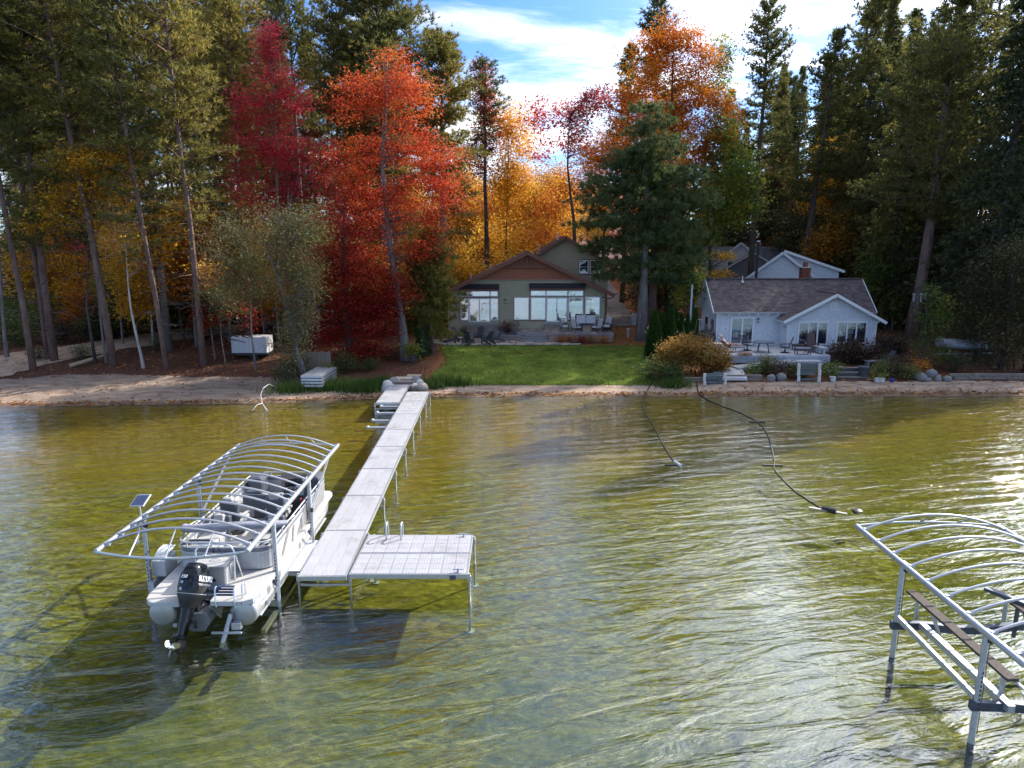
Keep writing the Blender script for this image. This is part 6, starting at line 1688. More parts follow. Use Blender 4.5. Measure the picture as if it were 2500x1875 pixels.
def build_lower_patio():
    t = thing('flagstone_patio', 'lower flagstone patio between the lawn and the terrace wall', 'patio', (-1, 55.7, 1.2))
    c = Vector((hp(470, 1300, 56).x, 56.0)); 
    def ins(x, y): return ((x - c.x) / 3.7) ** 2 + ((y - 56.0) / 1.35) ** 2 < 1 or (c.x < x < 5.2 and 55.05 < y < 56.9 - max(0, (x - 1) * .28))
    base = [(c.x - 3.8, 55.9), (c.x - 3.2, 55.1), (c.x - 1.5, 54.75), (1, 54.85), (5.2, 55.0), (4.6, 55.9), (2.0, 57.0), (-3, 57.4), (c.x - 3.4, 57.2)]
    m = MB(); m.prism([(x, y, 1.0) for x, y in base], (0, 0, .30)); m.build('gravel_base', mat('patio joint grit', (.16, .13, .11), .95, 0, .25, 14), t)
    paving(t, ins, c.x - 4, 6, 54.8, 57.4, .72, lambda x, y: 1.34, 12, .06)
    # fire pit ring and curved kerb
    for k in range(15):
        a = 2 * math.pi * k / 15; m = MB(); m.box((c.x + .62 * math.cos(a), 55.95 + .55 * math.sin(a), 1.47), (.25, .16, .28), a + R(90)); m.build('fire_ring_stone', STONE[k % 3], t)
    for k in range(13):
        a = R(105 + 150 * k / 12); m = MB(); m.box((c.x + 3.75 * math.cos(a), 56.1 + 1.5 * math.sin(a), 1.36), (.46, .20, .14), math.atan2(1.5 * math.cos(a), -3.75 * math.sin(a))); m.build('kerb_stone', FLAG[2], t)
    return t, c
PATIO, FIRE = build_lower_patio()

# ------- pale blue grey cottage
def cp(zx, zy, Y): return at(1580 + zx * .28029, 560 + zy * .28029, Y)
def build_cottage():
    FY, GY_ = 54.0, 52.4
    xl, xr = 15.6, 27.0
    zb = 1.5
    t = thing('cottage', 'pale grey shingled lakeside cottage with dark roof and white trim', 'house', ((xl + xr) / 2, FY, zb))
    re, rr_, yE, yR, yB = 3.98, 6.32, 53.45, 56.2, 58.95
    sl = (rr_ - re) / (yR - yE)
    m = MB(); m.prism([(xl, FY, .4), (xl, 58.4, .4), (xl, 58.4, re + .35), (xl, yR, rr_ - .1), (xl, FY, re + .35)], (xr - xl, 0, 0)); m.build('wall', ASHGREY, t)
    lapped([(xl, zb - .3), (20.4, zb - .3), (20.4, re + .3), (xl, re + .3)], (0, FY - .004, 0), (1, 0, 0), (0, 0, 1), (0, -1, 0), .17, .034, .3, .22, 3, gap=.016).build('siding', ASHGREY, t, fix=False, kind='stuff')
    lapped([(0, 1.0), (4.4, 1.0), (4.4, re + .35), (2.2, rr_ - .12), (0, re + .35)], (xl - .004, 58.4, 0), (0, -1, 0), (0, 0, 1), (-1, 0, 0), .17, .034, .3, .22, 4, gap=.016).build('siding', ASHGREY, t, fix=False, kind='stuff')
    RL, RRr = 15.18, 27.42
    slab_roof(t, 'roof', [(RL, yE, re), (RRr, yE, re), (RRr, yR, rr_), (RL, yR, rr_)], .14, ROOFGR, course=.15, trim=WHITET)
    slab_roof(t, 'roof', [(RL, yB, re), (RRr, yB, re), (RRr, yR, rr_), (RL, yR, rr_)], .14, ROOFGR, course=.15, trim=WHITET)
    m = MB(); m.bar((RL, yR, rr_ + .03), (RRr, yR, rr_ + .03), .28, .06); m.build('ridge_cap', ROOFGR, t)
    for x in (RL - .03, RRr + .03):
        for ye in (yE, yB):
            m = MB(); m.bar((x, ye, re - .08), (x, yR, rr_ - .08), .05, .20); m.build('barge_board', WHITET, t)
    for y in (54.7, 56.2, 57.7):
        zz = rr_ - .25 - abs(y - yR) * sl
        m = MB(); m.bar((RL + .02, y, zz), (xl, y, zz), .10, .14); m.bar((RL + .06, y, zz - .05), (xl, y, zz - .5), .08, .08); m.build('gable_bracket', WHITET, t)
    for k in range(7):
        m = MB(); x = xl + .05 + k * .73; m.box((x, yE + .06, re - .17), (.07, .16, .09)); m.build('rafter_end', WHITET, t)
    m = MB(); m.box((xl + .0, FY - .03, 2.6), (.10, .10, 2.6)); m.build('corner_board', WHITET, t)
    m = MB(); m.box((xr + .0, FY - .03, 2.6), (.10, .10, 2.6)); m.build('corner_board', WHITET, t)
    # gabled wing
    wl, wr = 20.4, 26.95
    pk = cp(1655, 562, 51.9); zp, xm = pk.z, pk.x
    el, er = cp(1190, 800, 51.9), cp(2085, 805, 51.9)
    ws = (zp - el.z) / (xm - el.x)
    zl_, zr2 = zp - ws * (xm - wl), zp - ws * (wr - xm)
    m = MB(); m.prism([(wl, GY_, .4), (wr, GY_, .4), (wr, GY_, zr2 - .1), (xm, GY_, zp - .1), (wl, GY_, zl_ - .1)], (0, 1.7, 0)); m.build('wing_wall', ASHGREY, t)
    lapped([(wl, zb - .3), (wr, zb - .3), (wr, zr2 - .1), (xm, zp - .1), (wl, zl_ - .1)], (0, GY_ - .004, 0), (1, 0, 0), (0, 0, 1), (0, -1, 0), .17, .034, .3, .22, 5, gap=.016).build('siding', ASHGREY, t, fix=False, kind='stuff')
    for s, e in ((-1, el), (1, er)):
        f0 = Vector((e.x, 51.88, e.z)); f1 = Vector((e.x, yE + max(0, (e.z - re)) / sl + .1, e.z)); rb = Vector((xm, yE + (zp - re) / sl, zp))
        slab_roof(t, 'wing_roof', [f0, f1, rb, (xm, 51.88, zp)], .13, ROOFGR, course=.15, trim=WHITET)
        m = MB(); m.bar(f0 + Vector((0, -.04, -.09)), (xm, 51.84, zp - .09), .06, .20); m.build('barge_board', WHITET, t)
    m = MB(); m.bar((xm, 51.9, zp + .02), (xm, yE + (zp - re) / sl, zp + .02), .22, .05); m.build('ridge_cap', ROOFGR, t)
    m = MB(); m.bar((xm, 51.9, zp - .2), (xm, 52.35, zp - .55), .1, .1); m.bar((wr + .1, 51.9, zr2 - .1), (wr - .15, 52.3, zr2 - .5), .08, .08); m.bar((wl - .1, 51.9, zl_ - .1), (wl + .15, 52.3, zl_ - .5), .08, .08); m.build('gable_bracket', WHITET, t)
    for x in (wl + .05, wr - .02): m = MB(); m.box((x, GY_ - .03, 2.5), (.10, .08, 2.2)); m.build('corner_board', WHITET, t)
    # needles caught in the valley
    # arched gable vent
    v = cp(1627, 672, GY_)
    pts = [(v.x - .30, v.z - .30), (v.x + .30, v.z - .30), (v.x + .30, v.z + .12)] + [(v.x + .30 * math.cos(a), v.z + .12 + .26 * math.sin(a)) for a in [R(20 * k) for k in range(1, 9)]] + [(v.x - .30, v.z + .12)]
    m = MB(); m.prism([(x, GY_ - .07, z) for x, z in pts], (0, .05, 0)); vo = m.build('gable_vent', WHITET, t)
    pin = [(v.x + (x - v.x) * .78, v.z + (z - v.z) * .80) for x, z in pts]
    m = MB(); m.prism([(x, GY_ - .075, z) for x, z in pin], (0, .02, 0)); m.build('vent_board', ASHGREY, vo)
    def win(a, b, c, d, y, **k):
        p0, p1 = cp(a, d, y), cp(c, b, y); return window(t, p0.x, p1.x, p0.z, p1.z, y - .024, **k)
    win(712, 760, 934, 1006, FY, name='patio_door', panes=2, fw=.13, glass=GLASSD, back=ROOMD)
    win(1298, 800, 1582, 1008, GY_, panes=3, fw=.12, glass=GLASSD, back=ROOMD)
    wd = win(1632, 800, 1920, 996, GY_, panes=3, fw=.12, glass=GLASSD, back=ROOMD)
    q = cp(1775, 890, GY_ - .03); m = MB(); m.lathe([(.20, -.16), (.12, .14)], (q.x, GY_ - .045, q.z), 10, Matrix.Diagonal((1, .05, 1)).to_3x3()); m.build('lamp_shade', WHITET, wd)
    # side windows on the left wall
    for y in (54.9, 56.6):
        m = MB(); m.box((xl - .03, y, 2.75), (.06, .95, 1.35)); w_ = m.build('side_window', WHITET, t); m = MB(); m.box((xl - .065, y, 2.75), (.02, .72, 1.1)); m.build('pane', GLASSD, w_); m = MB(); m.box((xl - .05, y, 2.75), (.02, .74, 1.12)); m.build('interior', ROOMD, w_)
    # porch door in the re-entrant corner
    a = cp(1165, 1020, 53.7); m = MB(); m.box((a.x + .35, 53.93, 2.5), (.42, .06, 2.1)); m.build('dark_door', mat('deep blue door', (.02, .022, .05), .4), t); m = MB(); m.box((a.x + .06, 53.90, 2.5), (.09, .10, 2.15)); m.build('door_trim', WHITET, t)
    for (zx, zy, y) in ((963, 795, FY - .03), (1198, 865, 53.0)): lantern(t, cp(zx, zy, y))
    for (zx, zy) in ((1290, 775), (1958, 778)):
        q = cp(zx, zy, GY_ - .1); m = MB(); m.lathe([(.03, .1), (.07, 0), (.08, -.06)], q, 8, Euler((R(60), 0, 0)).to_matrix()); m.lathe([(.03, .1), (.07, 0), (.08, -.06)], q + Vector((.14, 0, 0)), 8, Euler((R(60), 0, 0)).to_matrix()); m.build('flood_light', WHITET, t)
    # roof vent, stove pipe, brick chimney
    q = cp(825, 462, 56.0); m = MB(); m.tube([(q.x, 55.9, rr_ - .35), (q.x, 55.9, rr_ + .25)], .05, 8); m.lathe([(.16, 0), (.12, .1), (.05, .16)], (q.x, 55.9, rr_ - .28), 8); m.build('roof_vent', GALV, t)
    return t
build_cottage()
BRICK = mat('red chimney brick', (.20, .065, .045), .9, 0, .25, 9)
def build_rear_houses():
    # gabled shingle building close behind the cottage
    Y = 66.0
    pk = cp(1187, 196, Y); s = .86
    lo = cp(868, 432, Y)
    t = thing('garage', 'pale shingled gable building behind the cottage ridge', 'house', (pk.x, Y, 2.0))
    s = (pk.z - lo.z) / (pk.x - lo.x); hw = 4.4
    zl = pk.z - s * hw
    m = MB(); m.prism([(pk.x - hw, Y, 1.5), (pk.x + hw, Y, 1.5), (pk.x + hw, Y, zl), (pk.x, Y, pk.z - .1), (pk.x - hw, Y, zl)], (0, 2.6, 0)); m.build('wall', ASHGREY, t)
    lapped([(pk.x - hw, 3.5), (pk.x + hw, 3.5), (pk.x + hw, zl), (pk.x, pk.z - .1), (pk.x - hw, zl)], (0, Y - .004, 0), (1, 0, 0), (0, 0, 1), (0, -1, 0), .15, .016, .3, .2, 6).build('siding', ASHGREY, t, fix=False, kind='stuff')
    for k in (-1, 1):
        slab_roof(t, 'roof', [(pk.x + k * (hw + .4), Y - .4, zl - s * .4), (pk.x + k * (hw + .4), Y + 2.7, zl - s * .4), (pk.x, Y + 2.7, pk.z), (pk.x, Y - .4, pk.z)], .14, ROOFGR, trim=WHITET)
        m = MB(); m.bar((pk.x + k * (hw + .4), Y - .44, zl - s * .4 - .08), (pk.x, Y - .44, pk.z - .08), .06, .22); m.build('barge_board', WHITET, t)
    # shed dormer on the right slope
    d0, d1 = cp(1240, 200, Y + .6), cp(1650, 355, Y + .6); db = cp(1600, 430, Y + .6)
    m = MB(); m.prism([(pk.x + .3, Y + .6, 4), (d1.x - .45, Y + .6, 4), (d1.x - .45, Y + .6, d1.z + .1), (pk.x + .3, Y + .6, pk.z - .12)], (0, 6, 0)); m.build('dormer_wall', ASHGREY, t)
    lapped([(pk.x + .3, 4), (d1.x - .45, 4), (d1.x - .45, d1.z + .08), (pk.x + .3, pk.z - .14)], (0, Y + .596, 0), (1, 0, 0), (0, 0, 1), (0, -1, 0), .15, .016, .3, .2, 8).build('siding', ASHGREY, t, fix=False, kind='stuff')
    dr = slab_roof(t, 'dormer_roof', [(d1.x, Y + .2, d1.z), (d1.x, Y + 7, d1.z), (pk.x + .1, Y + 7, pk.z + .12), (pk.x + .1, Y + .2, pk.z + .12)], .16, ROOFTN, trim=WHITET)
    m = MB(); m.bar((d1.x, Y + .16, d1.z - .06), (pk.x + .1, Y + .16, pk.z + .06), .06, .22); m.build('barge_board', WHITET, t)
    t.rotation_euler = (0, 0, R(-20.7))
    # chimney standing behind the cottage ridge
    c = cp(1372, 395, 58.3)
    t2 = thing('chimney_stack', 'short red brick chimney rising behind the cottage ridge', 'chimney', (c.x, 58.3, 4.5))
    top = cp(1372, 335, 58.3).z
    n = 0
    m = MB()
    zz = 4.5
    while zz < top:
        for sx in range(3):
            m.box((c.x - .235 + .235 * sx + (.04 if n % 2 else -.04), 58.0, zz + .035), (.22, .12, .062)); 
        m.box((c.x, 58.35, zz + .035), (.68, .58, .064)); zz += .072; n += 1
    m.build('brick_shaft', BRICK, t2, kind='stuff')
    m = MB(); m.box((c.x, 58.28, top + .04), (.84, .84, .08)); m.build('chimney_cap', mat('pale concrete', (.42, .38, .34), .9), t2)
    m = MB(); m.box((c.x, 58.3, top + .28), (.30, .30, .40)); m.build('flue', BRICK, t2); m = MB(); m.box((c.x, 58.3, top + .50), (.34, .34, .05)); m.build('flue_cap', mat('pale concrete', (.42, .38, .34), .9), t2)
    # far grey house
    Y = 80.0
    pk = cp(820, 112, Y); lo = cp(725, 190, Y); s = (pk.z - lo.z) / (pk.x - lo.x); hw = 2.7
    t = thing('house', 'far grey house with white trimmed gables behind the yellow branches', 'house', (pk.x, Y, 2.5))
    zl = pk.z - s * hw
    x0 = pk.x - 4.2
    m = MB(); m.prism([(pk.x - hw, Y, 2), (pk.x + hw, Y, 2), (pk.x + hw, Y, zl), (pk.x, Y, pk.z - .1), (pk.x - hw, Y, zl)], (0, 5, 0)); m.span((x0, Y + .8, 2), (pk.x + 5.2, Y + 5, zl)); m.build('wall', ASHGREY, t)
    lapped([(pk.x - hw, 3), (pk.x + hw, 3), (pk.x + hw, zl), (pk.x, pk.z - .1), (pk.x - hw, zl)], (0, Y - .004, 0), (1, 0, 0), (0, 0, 1), (0, -1, 0), .2, .02).build('siding', ASHGREY, t, fix=False, kind='stuff')
    for k in (-1, 1):
        slab_roof(t, 'roof', [(pk.x + k * (hw + .35), Y - .4, zl - s * .35), (pk.x + k * (hw + .35), Y + 5, zl - s * .35), (pk.x, Y + 5, pk.z), (pk.x, Y - .4, pk.z)], .14, ROOFSL, trim=WHITET)
        m = MB(); m.bar((pk.x + k * (hw + .35), Y - .44, zl - s * .35 - .08), (pk.x, Y - .44, pk.z - .08), .06, .2); m.build('barge_board', WHITET, t)
    slab_roof(t, 'main_roof', [(x0 - .4, Y + .4, zl), (pk.x + 5.5, Y + .4, zl), (pk.x + 4.6, Y + 4.5, pk.z - .5), (x0, Y + 4.5, pk.z - .5)], .16, ROOFSL, trim=WHITET)
    # second smaller gable in front, right
    p2 = cp(1000, 196, 77); l2 = cp(870, 235, 77); s2 = .62
    m = MB(); m.prism([(p2.x - 2.6, 77, 2), (p2.x + 1.6, 77, 2), (p2.x + 1.6, 77, p2.z - 1.6 * s2), (p2.x, 77, p2.z - .1), (p2.x - 2.6, 77, p2.z - 2.6 * s2)], (0, 3, 0)); m.build('porch_wall', mat('grey lap siding', (.20, .21, .225), .8), t)
    lapped([(p2.x - 2.6, 3), (p2.x + 1.6, 3), (p2.x + 1.6, p2.z - 1.6 * s2), (p2.x, p2.z - .1), (p2.x - 2.6, p2.z - 2.6 * s2)], (0, 76.996, 0), (1, 0, 0), (0, 0, 1), (0, -1, 0), .2, .02).build('siding', mat('grey lap siding', (.20, .21, .225), .8), t, fix=False, kind='stuff')
    for k, w_ in ((-1, 2.9), (1, 2.0)):
        slab_roof(t, 'porch_roof', [(p2.x + k * w_, 76.6, p2.z - s2 * w_), (p2.x + k * w_, 80, p2.z - s2 * w_), (p2.x, 80, p2.z), (p2.x, 76.6, p2.z)], .12, ROOFSL, trim=WHITET)
    p0, p1 = cp(690, 385, Y), cp(808, 270, Y); window(t, p0.x, p1.x, p0.z, p1.z, Y - .02, panes=2, fw=.16, glass=GLASSD, back=ROOMD)
    t.rotation_euler = (0, 0, R(-17.5))
    # stove pipe between them
    q0, q1 = cp(953, 360, 64), cp(953, 100, 64)
    t3 = thing('stove_pipe', 'tall black stove pipe between the two rear gables', 'pipe', (q0.x, 64, 3))
    m = MB(); m.tube([(q0.x, 64, 3), (q0.x, 64, q1.z - .1)], .11, 10); m.build('pipe_shaft', BLACKM, t3, smooth=40); m = MB(); m.lathe([(.16, 0), (.20, .04), (.16, .14)], (q0.x, 64, q1.z - .12), 10); m.build('pipe_cap', GALV, t3)
build_rear_houses()
# ------------------------------------------------------------------ things on the shore
WOODG = mat('weathered grey wood', (.33, .33, .33), .8, 0, .18, 6, .3, 24, stretch=(1, .2, 1))
DECKB = mat('blue grey deck paint', (.36, .40, .45), .6, 0, .08, 5, stretch=(.2, 1, 1))
DECKP = mat('pale deck boards', (.52, .52, .53), .7, 0, .10, 5, stretch=(.3, 1, 1))
WHITEW = mat('peeling white post paint', (.62, .61, .57), .7, 0, .18, 7)
DKWOOD = mat('charcoal plastic lumber', (.045, .052, .065), .55, 0, .12, 6)
IRON = mat('black wrought iron', (.02, .022, .025), .5, .3, .1)
CUSH = mat('pale grey cushion', (.55, .56, .58), .9, 0, .05, 6)
BROWNW = mat('brown wicker', (.10, .062, .055), .8, 0, .15, 12)
TERRA = mat('dark planter', (.07, .055, .05), .7, 0, .15)
POTW = mat('white pot', (.78, .79, .80), .5, 0, .04)
BOULD = [mat('pale granite boulder', (.55, .52, .48), .85, 0, .16, 4, .4, 12), mat('grey boulder', (.20, .195, .19), .85, 0, .16, 4, .4, 12), mat('tan boulder', (.42, .35, .28), .85, 0, .16, 4, .4, 12)]
STEPW = mat('grey brown sleeper', (.20, .165, .14), .85, 0, .2, 5, stretch=(.3, 1, 1))
SLATE = mat('green grey slats', (.13, .155, .16), .75, 0, .15, 6)
def sphere_part(c, r, name, m, parent, sq=(1, 1, 1), n=10):
    prof = [(max(.001, math.sin(math.pi * k / 8)), -math.cos(math.pi * k / 8)) for k in range(9)]
    mb = MB(); mb.lathe([(r * a, r * b) for a, b in prof], (0, 0, 0), n); mb.v = [(x * sq[0] + c[0], y * sq[1] + c[1], z * sq[2] + c[2]) for x, y, z in mb.v]
    return mb.build(name, m, parent, smooth=60)
def boulder(p, r, k, label, rz=0):
    bm = bmesh.new(); bmesh.ops.create_icosphere(bm, subdivisions=2, radius=1)
    rr = random.Random(k); o3 = [rr.uniform(0, 9) for _ in range(3)]
    for v in bm.verts:
        f = 1 + .20 * math.sin(v.co.x * 2.3 + o3[0]) + .17 * math.sin(v.co.y * 2.9 + o3[1]) + .16 * math.sin(v.co.z * 3.3 + o3[2]) + .06 * math.sin(v.co.x * 7 + v.co.z * 6 + o3[1])
        v.co = Vector((v.co.x * f * r, v.co.y * f * r * .85, v.co.z * f * r * .85))
    me = bpy.data.meshes.new('boulder'); bm.to_mesh(me); bm.free(); me.materials.append(BOULD[k % 3]); me.polygons.foreach_set('use_smooth', [True] * len(me.polygons))
    o = link('boulder', me); o.location = p; o.rotation_euler = (0, 0, rz); tag(o, label, 'rock', 'boulders around the dock landing'); return o
# boulders and steps where the dock meets the lawn
bl = [((1077 - 132, 943), .42, 'pale boulder leftmost of the dock landing, at the waterline'), ((961, 931), .44, 'large pale boulder left of the wooden landing steps'), ((968, 921), .36, 'grey boulder behind the large pale one left of the steps'), ((1011, 937), .34, 'white boulder right of the steps just above the dock'), ((1016, 945), .28, 'small tan boulder low at the right of the dock landing'),
      ((1028, 943), .46, 'biggest tan boulder right of the dock landing'), ((1023, 931), .34, 'grey green boulder behind the biggest right one'), ((1020, 923), .40, 'dark grey boulder highest on the right of the steps'), ((1024, 917), .26, 'small sandy boulder topmost at the right of the steps')]
for k, ((px, py), r, lab) in enumerate(bl):
    p = at(px, py, Y=44.0 - (py - 921) * .06); p.z = h(p.x, p.y) + r * .62; boulder(p, r, k, lab, k)
t = thing('landing_steps', 'grey timber steps between boulders leading down to the dock', 'steps', (-6.6, 43.0, .4))
for (y, z, w_) in ((42.75, .46, 1.3), (43.4, .58, 1.25), (44.1, .68, 1.1)):
    m = MB(); m.box((-6.75 + (y - 42.7) * .12, y, z), (w_, .62, .16)); m.build('step', STEPW if y < 44 else FLAG[2], t, bevel=.02)
m = MB(); m.box((-6.3, 44.9, .72), (.9, .5, .1)); m.build('step', FLAG[0], t, bevel=.02)

# stacked spare dock sections left of the red maple
c0 = at(767, 925, Y=43.0)
t = thing('stacked_dock_section', 'stack of grey dock sections stored among shore plants left of the dock', 'dock sections', (c0.x, 43.6, h(c0.x, 43.6)), R(-3))
for k in range(4):
    z = h(c0.x, 43.6) + .28 + k * .19
    m = MB()
    for s in (-.64, .64): m.bar((c0.x + s, 42.6, z), (c0.x + s, 45.6, z), .05, .13)
    m.bar((c0.x - .64, 42.6, z), (c0.x + .64, 42.6, z), .05, .135); m.bar((c0.x - .64, 45.6, z), (c0.x + .64, 45.6, z), .05, .13)
    s = m.build('frame', GALV, t)
    if k == 3:
        for i in range(10): m = MB(); m.box((c0.x, 42.78 + i * .30, z + .05), (1.22, .275, .04)); m.build('plank', WOODG, s)
    else:
        m = MB(); m.box((c0.x, 44.1, z), (1.2, 2.9, .03)); m.build('panel', WOODG, s)
for (x, y) in ((-.5, 42.9), (.5, 42.9), (-.5, 45.2), (.5, 45.2)):
    g = h(c0.x + x, y); m = MB(); m.box((c0.x + x, y, g + .1), (.2, .2, .26)); m.build('support_block', DKWOOD, t)
# tan board screen and an old tarp behind it
p = at(775, 872, Y=46.8)
t = thing('board_screen', 'tan vertical board screen behind the stacked dock sections', 'fence', (p.x, 46.8, h(p.x, 46.8)))
for k in range(11): m = MB(); m.box((p.x - .85 + k * .165, 46.8 + .012 * (k % 2), h(p.x, 46.8) + .68), (.155, .03, 1.5 + .04 * math.sin(k * 2))); m.build('board', mat('tan fence board', (.30, .225, .175), .85, 0, .15, 5, stretch=(1, 1, .2)), t)
m = MB(); m.box((p.x, 46.85, h(p.x, 46.8) + .4), (1.8, .04, .09)); m.build('rail', STEPW, t)

# white box trailer in the left wood
a = at(616, 838, Y=50.6)
t = thing('box_trailer', 'small white box trailer parked beneath the trees at left', 'trailer', (a.x, 50.6, h(a.x, 50.6)), 0)
gz = h(a.x, 50.6)
m = MB(); m.box((a.x, 50.6, gz + .98), (2.5, 1.4, 1.15)); bx = m.build('body', mat('trailer white', (.55, .56, .58), .5, 0, .05), t, bevel=.03)
for k in range(7): m = MB(); m.box((a.x - 1.1 + k * .366, 49.89, gz + 1.0), (.03, .015, .95)); m.build('panel_rib', mat('trailer rib grey', (.5, .5, .52), .5), bx)
m = MB(); m.box((a.x, 50.6, gz + .36), (2.55, 1.42, .14)); m.build('skirt', BLACKM, t)
m = MB(); m.bar((a.x - 1.25, 50.6, gz + .30), (a.x - 1.9, 50.6, gz + .30), .08, .08); m.build('hitch', BLACKM, t)
for s in (-.6, .6): m = MB(); m.lathe([(.10, -.09), (.26, -.09), (.28, 0), (.26, .09), (.10, .09)], (a.x + .3, 50.6 + s, gz + .26), 14, Euler((R(90), 0, 0)).to_matrix()); m.build('wheel', RUBBER, t)
m = MB(); m.box((a.x - .85, 49.9, gz + .38), (.12, .02, .06)); m.build('reflector', WHITEP, t)

# ------- fire pit chairs
def adirondack():
    t = thing('adirondack_chair', '', 'chair')
    for k in range(5):
        m = MB(); m.bar(((k - 2) * .105, -.12, .34), ((k - 2) * .125, -.50, 1.02 + .05 * (2 - abs(k - 2))), .095, .02, (0, 1, .5)); m.build('back_slat', DKWOOD, t)
    for k in range(5): m = MB(); m.box((0, .32 - k * .105, .385 - k * .022), (.52, .095, .022)); m.build('seat_slat', DKWOOD, t)
    for s in (-1, 1):
        m = MB(); m.box((s * .33, .08, .56), (.13, .68, .025)); m.build('arm', DKWOOD, t)
        m = MB(); m.box((s * .30, .32, .28), (.03, .10, .56)); m.build('leg', DKWOOD, t)
        m = MB(); m.bar((s * .27, .36, .36), (s * .27, -.62, .06), .03, .13); m.build('leg', DKWOOD, t)
    return t
ad = adirondack()
PZ = 1.345
def drop(o, x, y, z, ang, label, group, first=False):
    c = o if first else copy_tree(o)
    c.location = (x, y, z); c.rotation_euler = (0, 0, ang); c['label'] = label; c['group'] = group; return c
def face(x, y, cx, cy): return math.atan2(cy - y, cx - x) - R(90)
fx, fy = FIRE.x, 55.95
spots = [(195, 1290, 55.6, 'dark adirondack chair seen from the side at the left end of the fire pit'), (275, 1215, 57.0, 'dark adirondack chair behind the fire pit, left of the stone landing'), (530, 1215, 57.0, 'dark adirondack chair behind the fire pit, in front of the stone landing'), (400, 1310, 54.95, 'dark adirondack chair with its slatted back to the lawn, left one'), (625, 1310, 54.95, 'dark adirondack chair with its back to the lawn, right one'), (735, 1255, 56.2, 'dark adirondack chair at the right end of the fire pit')]
for k, (zx, zy, Y, lab) in enumerate(spots):
    x = hp(zx, zy, Y).x; drop(ad, x, Y, PZ, face(x, Y, fx, fy), lab, 'adirondack chairs around the fire pit', k == 0)
for k, (zx, Y, lab) in enumerate(((310, 55.35, 'small dark side table left among the fire pit chairs'), (675, 55.3, 'small dark side table right among the fire pit chairs'))):
    x = hp(zx, 1300, Y).x; t = thing('side_table', lab, 'table', (x, Y, PZ), 0, 'side tables by the fire pit')
    m = MB(); m.lathe([(.25, .46), (.25, .49)], (x, Y, PZ), 12); m.build('table_top', DKWOOD if k else mat('pale table top', (.45, .42, .38), .7), t)
    for a in range(4): m = MB(); m.bar((x + .18 * math.cos(a * 1.57 + .7), Y + .18 * math.sin(a * 1.57 + .7), PZ), (x + .18 * math.cos(a * 1.57 + .7), Y + .18 * math.sin(a * 1.57 + .7), PZ + .46), .035, .035); m.build('leg', DKWOOD, t)

# ------- cushioned dining chairs on the terrace
def patio_chair():
    t = thing('patio_chair', '', 'chair')
    m = MB(); m.box((0, .02, .42), (.56, .56, .13)); m.build('seat_cushion', CUSH, t, bevel=.04)
    m = MB(); m.box((0, -.30, .80), (.56, .14, .68), M=Matrix.Rotation(R(12), 3, 'X')); m.build('back_cushion', CUSH, t, bevel=.05)
    for s in (-1, 1):
        m = MB(); m.tube([(s * .31, .28, .0), (s * .31, .28, .60), (s * .31, .20, .64), (s * .31, -.28, .62)], .022, 6); m.build('arm', IRON, t)
        m = MB(); m.tube([(s * .30, -.38, .0), (s * .29, -.24, .40), (s * .29, -.40, 1.10)], .022, 6); m.build('leg', IRON, t)
    m = MB(); m.box((0, .0, .34), (.58, .56, .03)); m.build('seat_frame', IRON, t)
    return t
pc = patio_chair(); TZ = UPZ + .06
tx, ty = hp(1790, 1190, 58.2).x, 58.1
cs = [(1530, 1180, 57.9, 'pale cushioned chair at the left end of the terrace table'), (1668, 1195, 57.3, 'pale cushioned chair with its back to the lawn, left of the two'), (1910, 1195, 57.3, 'pale cushioned chair with its back to the lawn, right of the two'), (2000, 1120, 58.7, 'pale cushioned chair at the far right corner of the terrace'), (2025, 1170, 58.0, 'pale cushioned chair nearest the right edge of the terrace')]
for k, (zx, zy, Y, lab) in enumerate(cs):
    x = hp(zx, zy, Y).x; drop(pc, x, Y, TZ, face(x, Y, tx, ty), lab, 'cushioned chairs round the terrace table', k == 0)
x = hp(1785, 1080, 59.0).x
t = thing('loveseat', 'two seat cushioned bench with pale blue grey backs against the house window', 'bench', (x, 59.0, TZ))
for s in (-1, 1):
    m = MB(); m.box((x + s * .41, 58.95, TZ + .44), (.78, .58, .14)); m.build('seat_cushion', CUSH, t, bevel=.04)
    m = MB(); m.box((x + s * .41, 59.28, TZ + .84), (.78, .13, .68), M=Matrix.Rotation(R(-8), 3, 'X')); m.build('back_cushion', CUSH, t, bevel=.04)
    m = MB(); m.tube([(x + s * .84, 58.7, TZ), (x + s * .84, 58.7, TZ + .62), (x + s * .84, 59.3, TZ + .62), (x + s * .84, 59.35, TZ)], .022, 6); m.build('frame', IRON, t)
t = thing('fire_table', 'low stone fire table among the cushioned terrace chairs', 'table', (tx, ty, TZ))
m = MB(); m.box((tx, ty, TZ + .27), (.72, .6, .54)); m.build('base', STONE[0], t); m = MB(); m.box((tx, ty, TZ + .57), (1.15, .85, .06)); m.build('table_top', BLACKM, t)
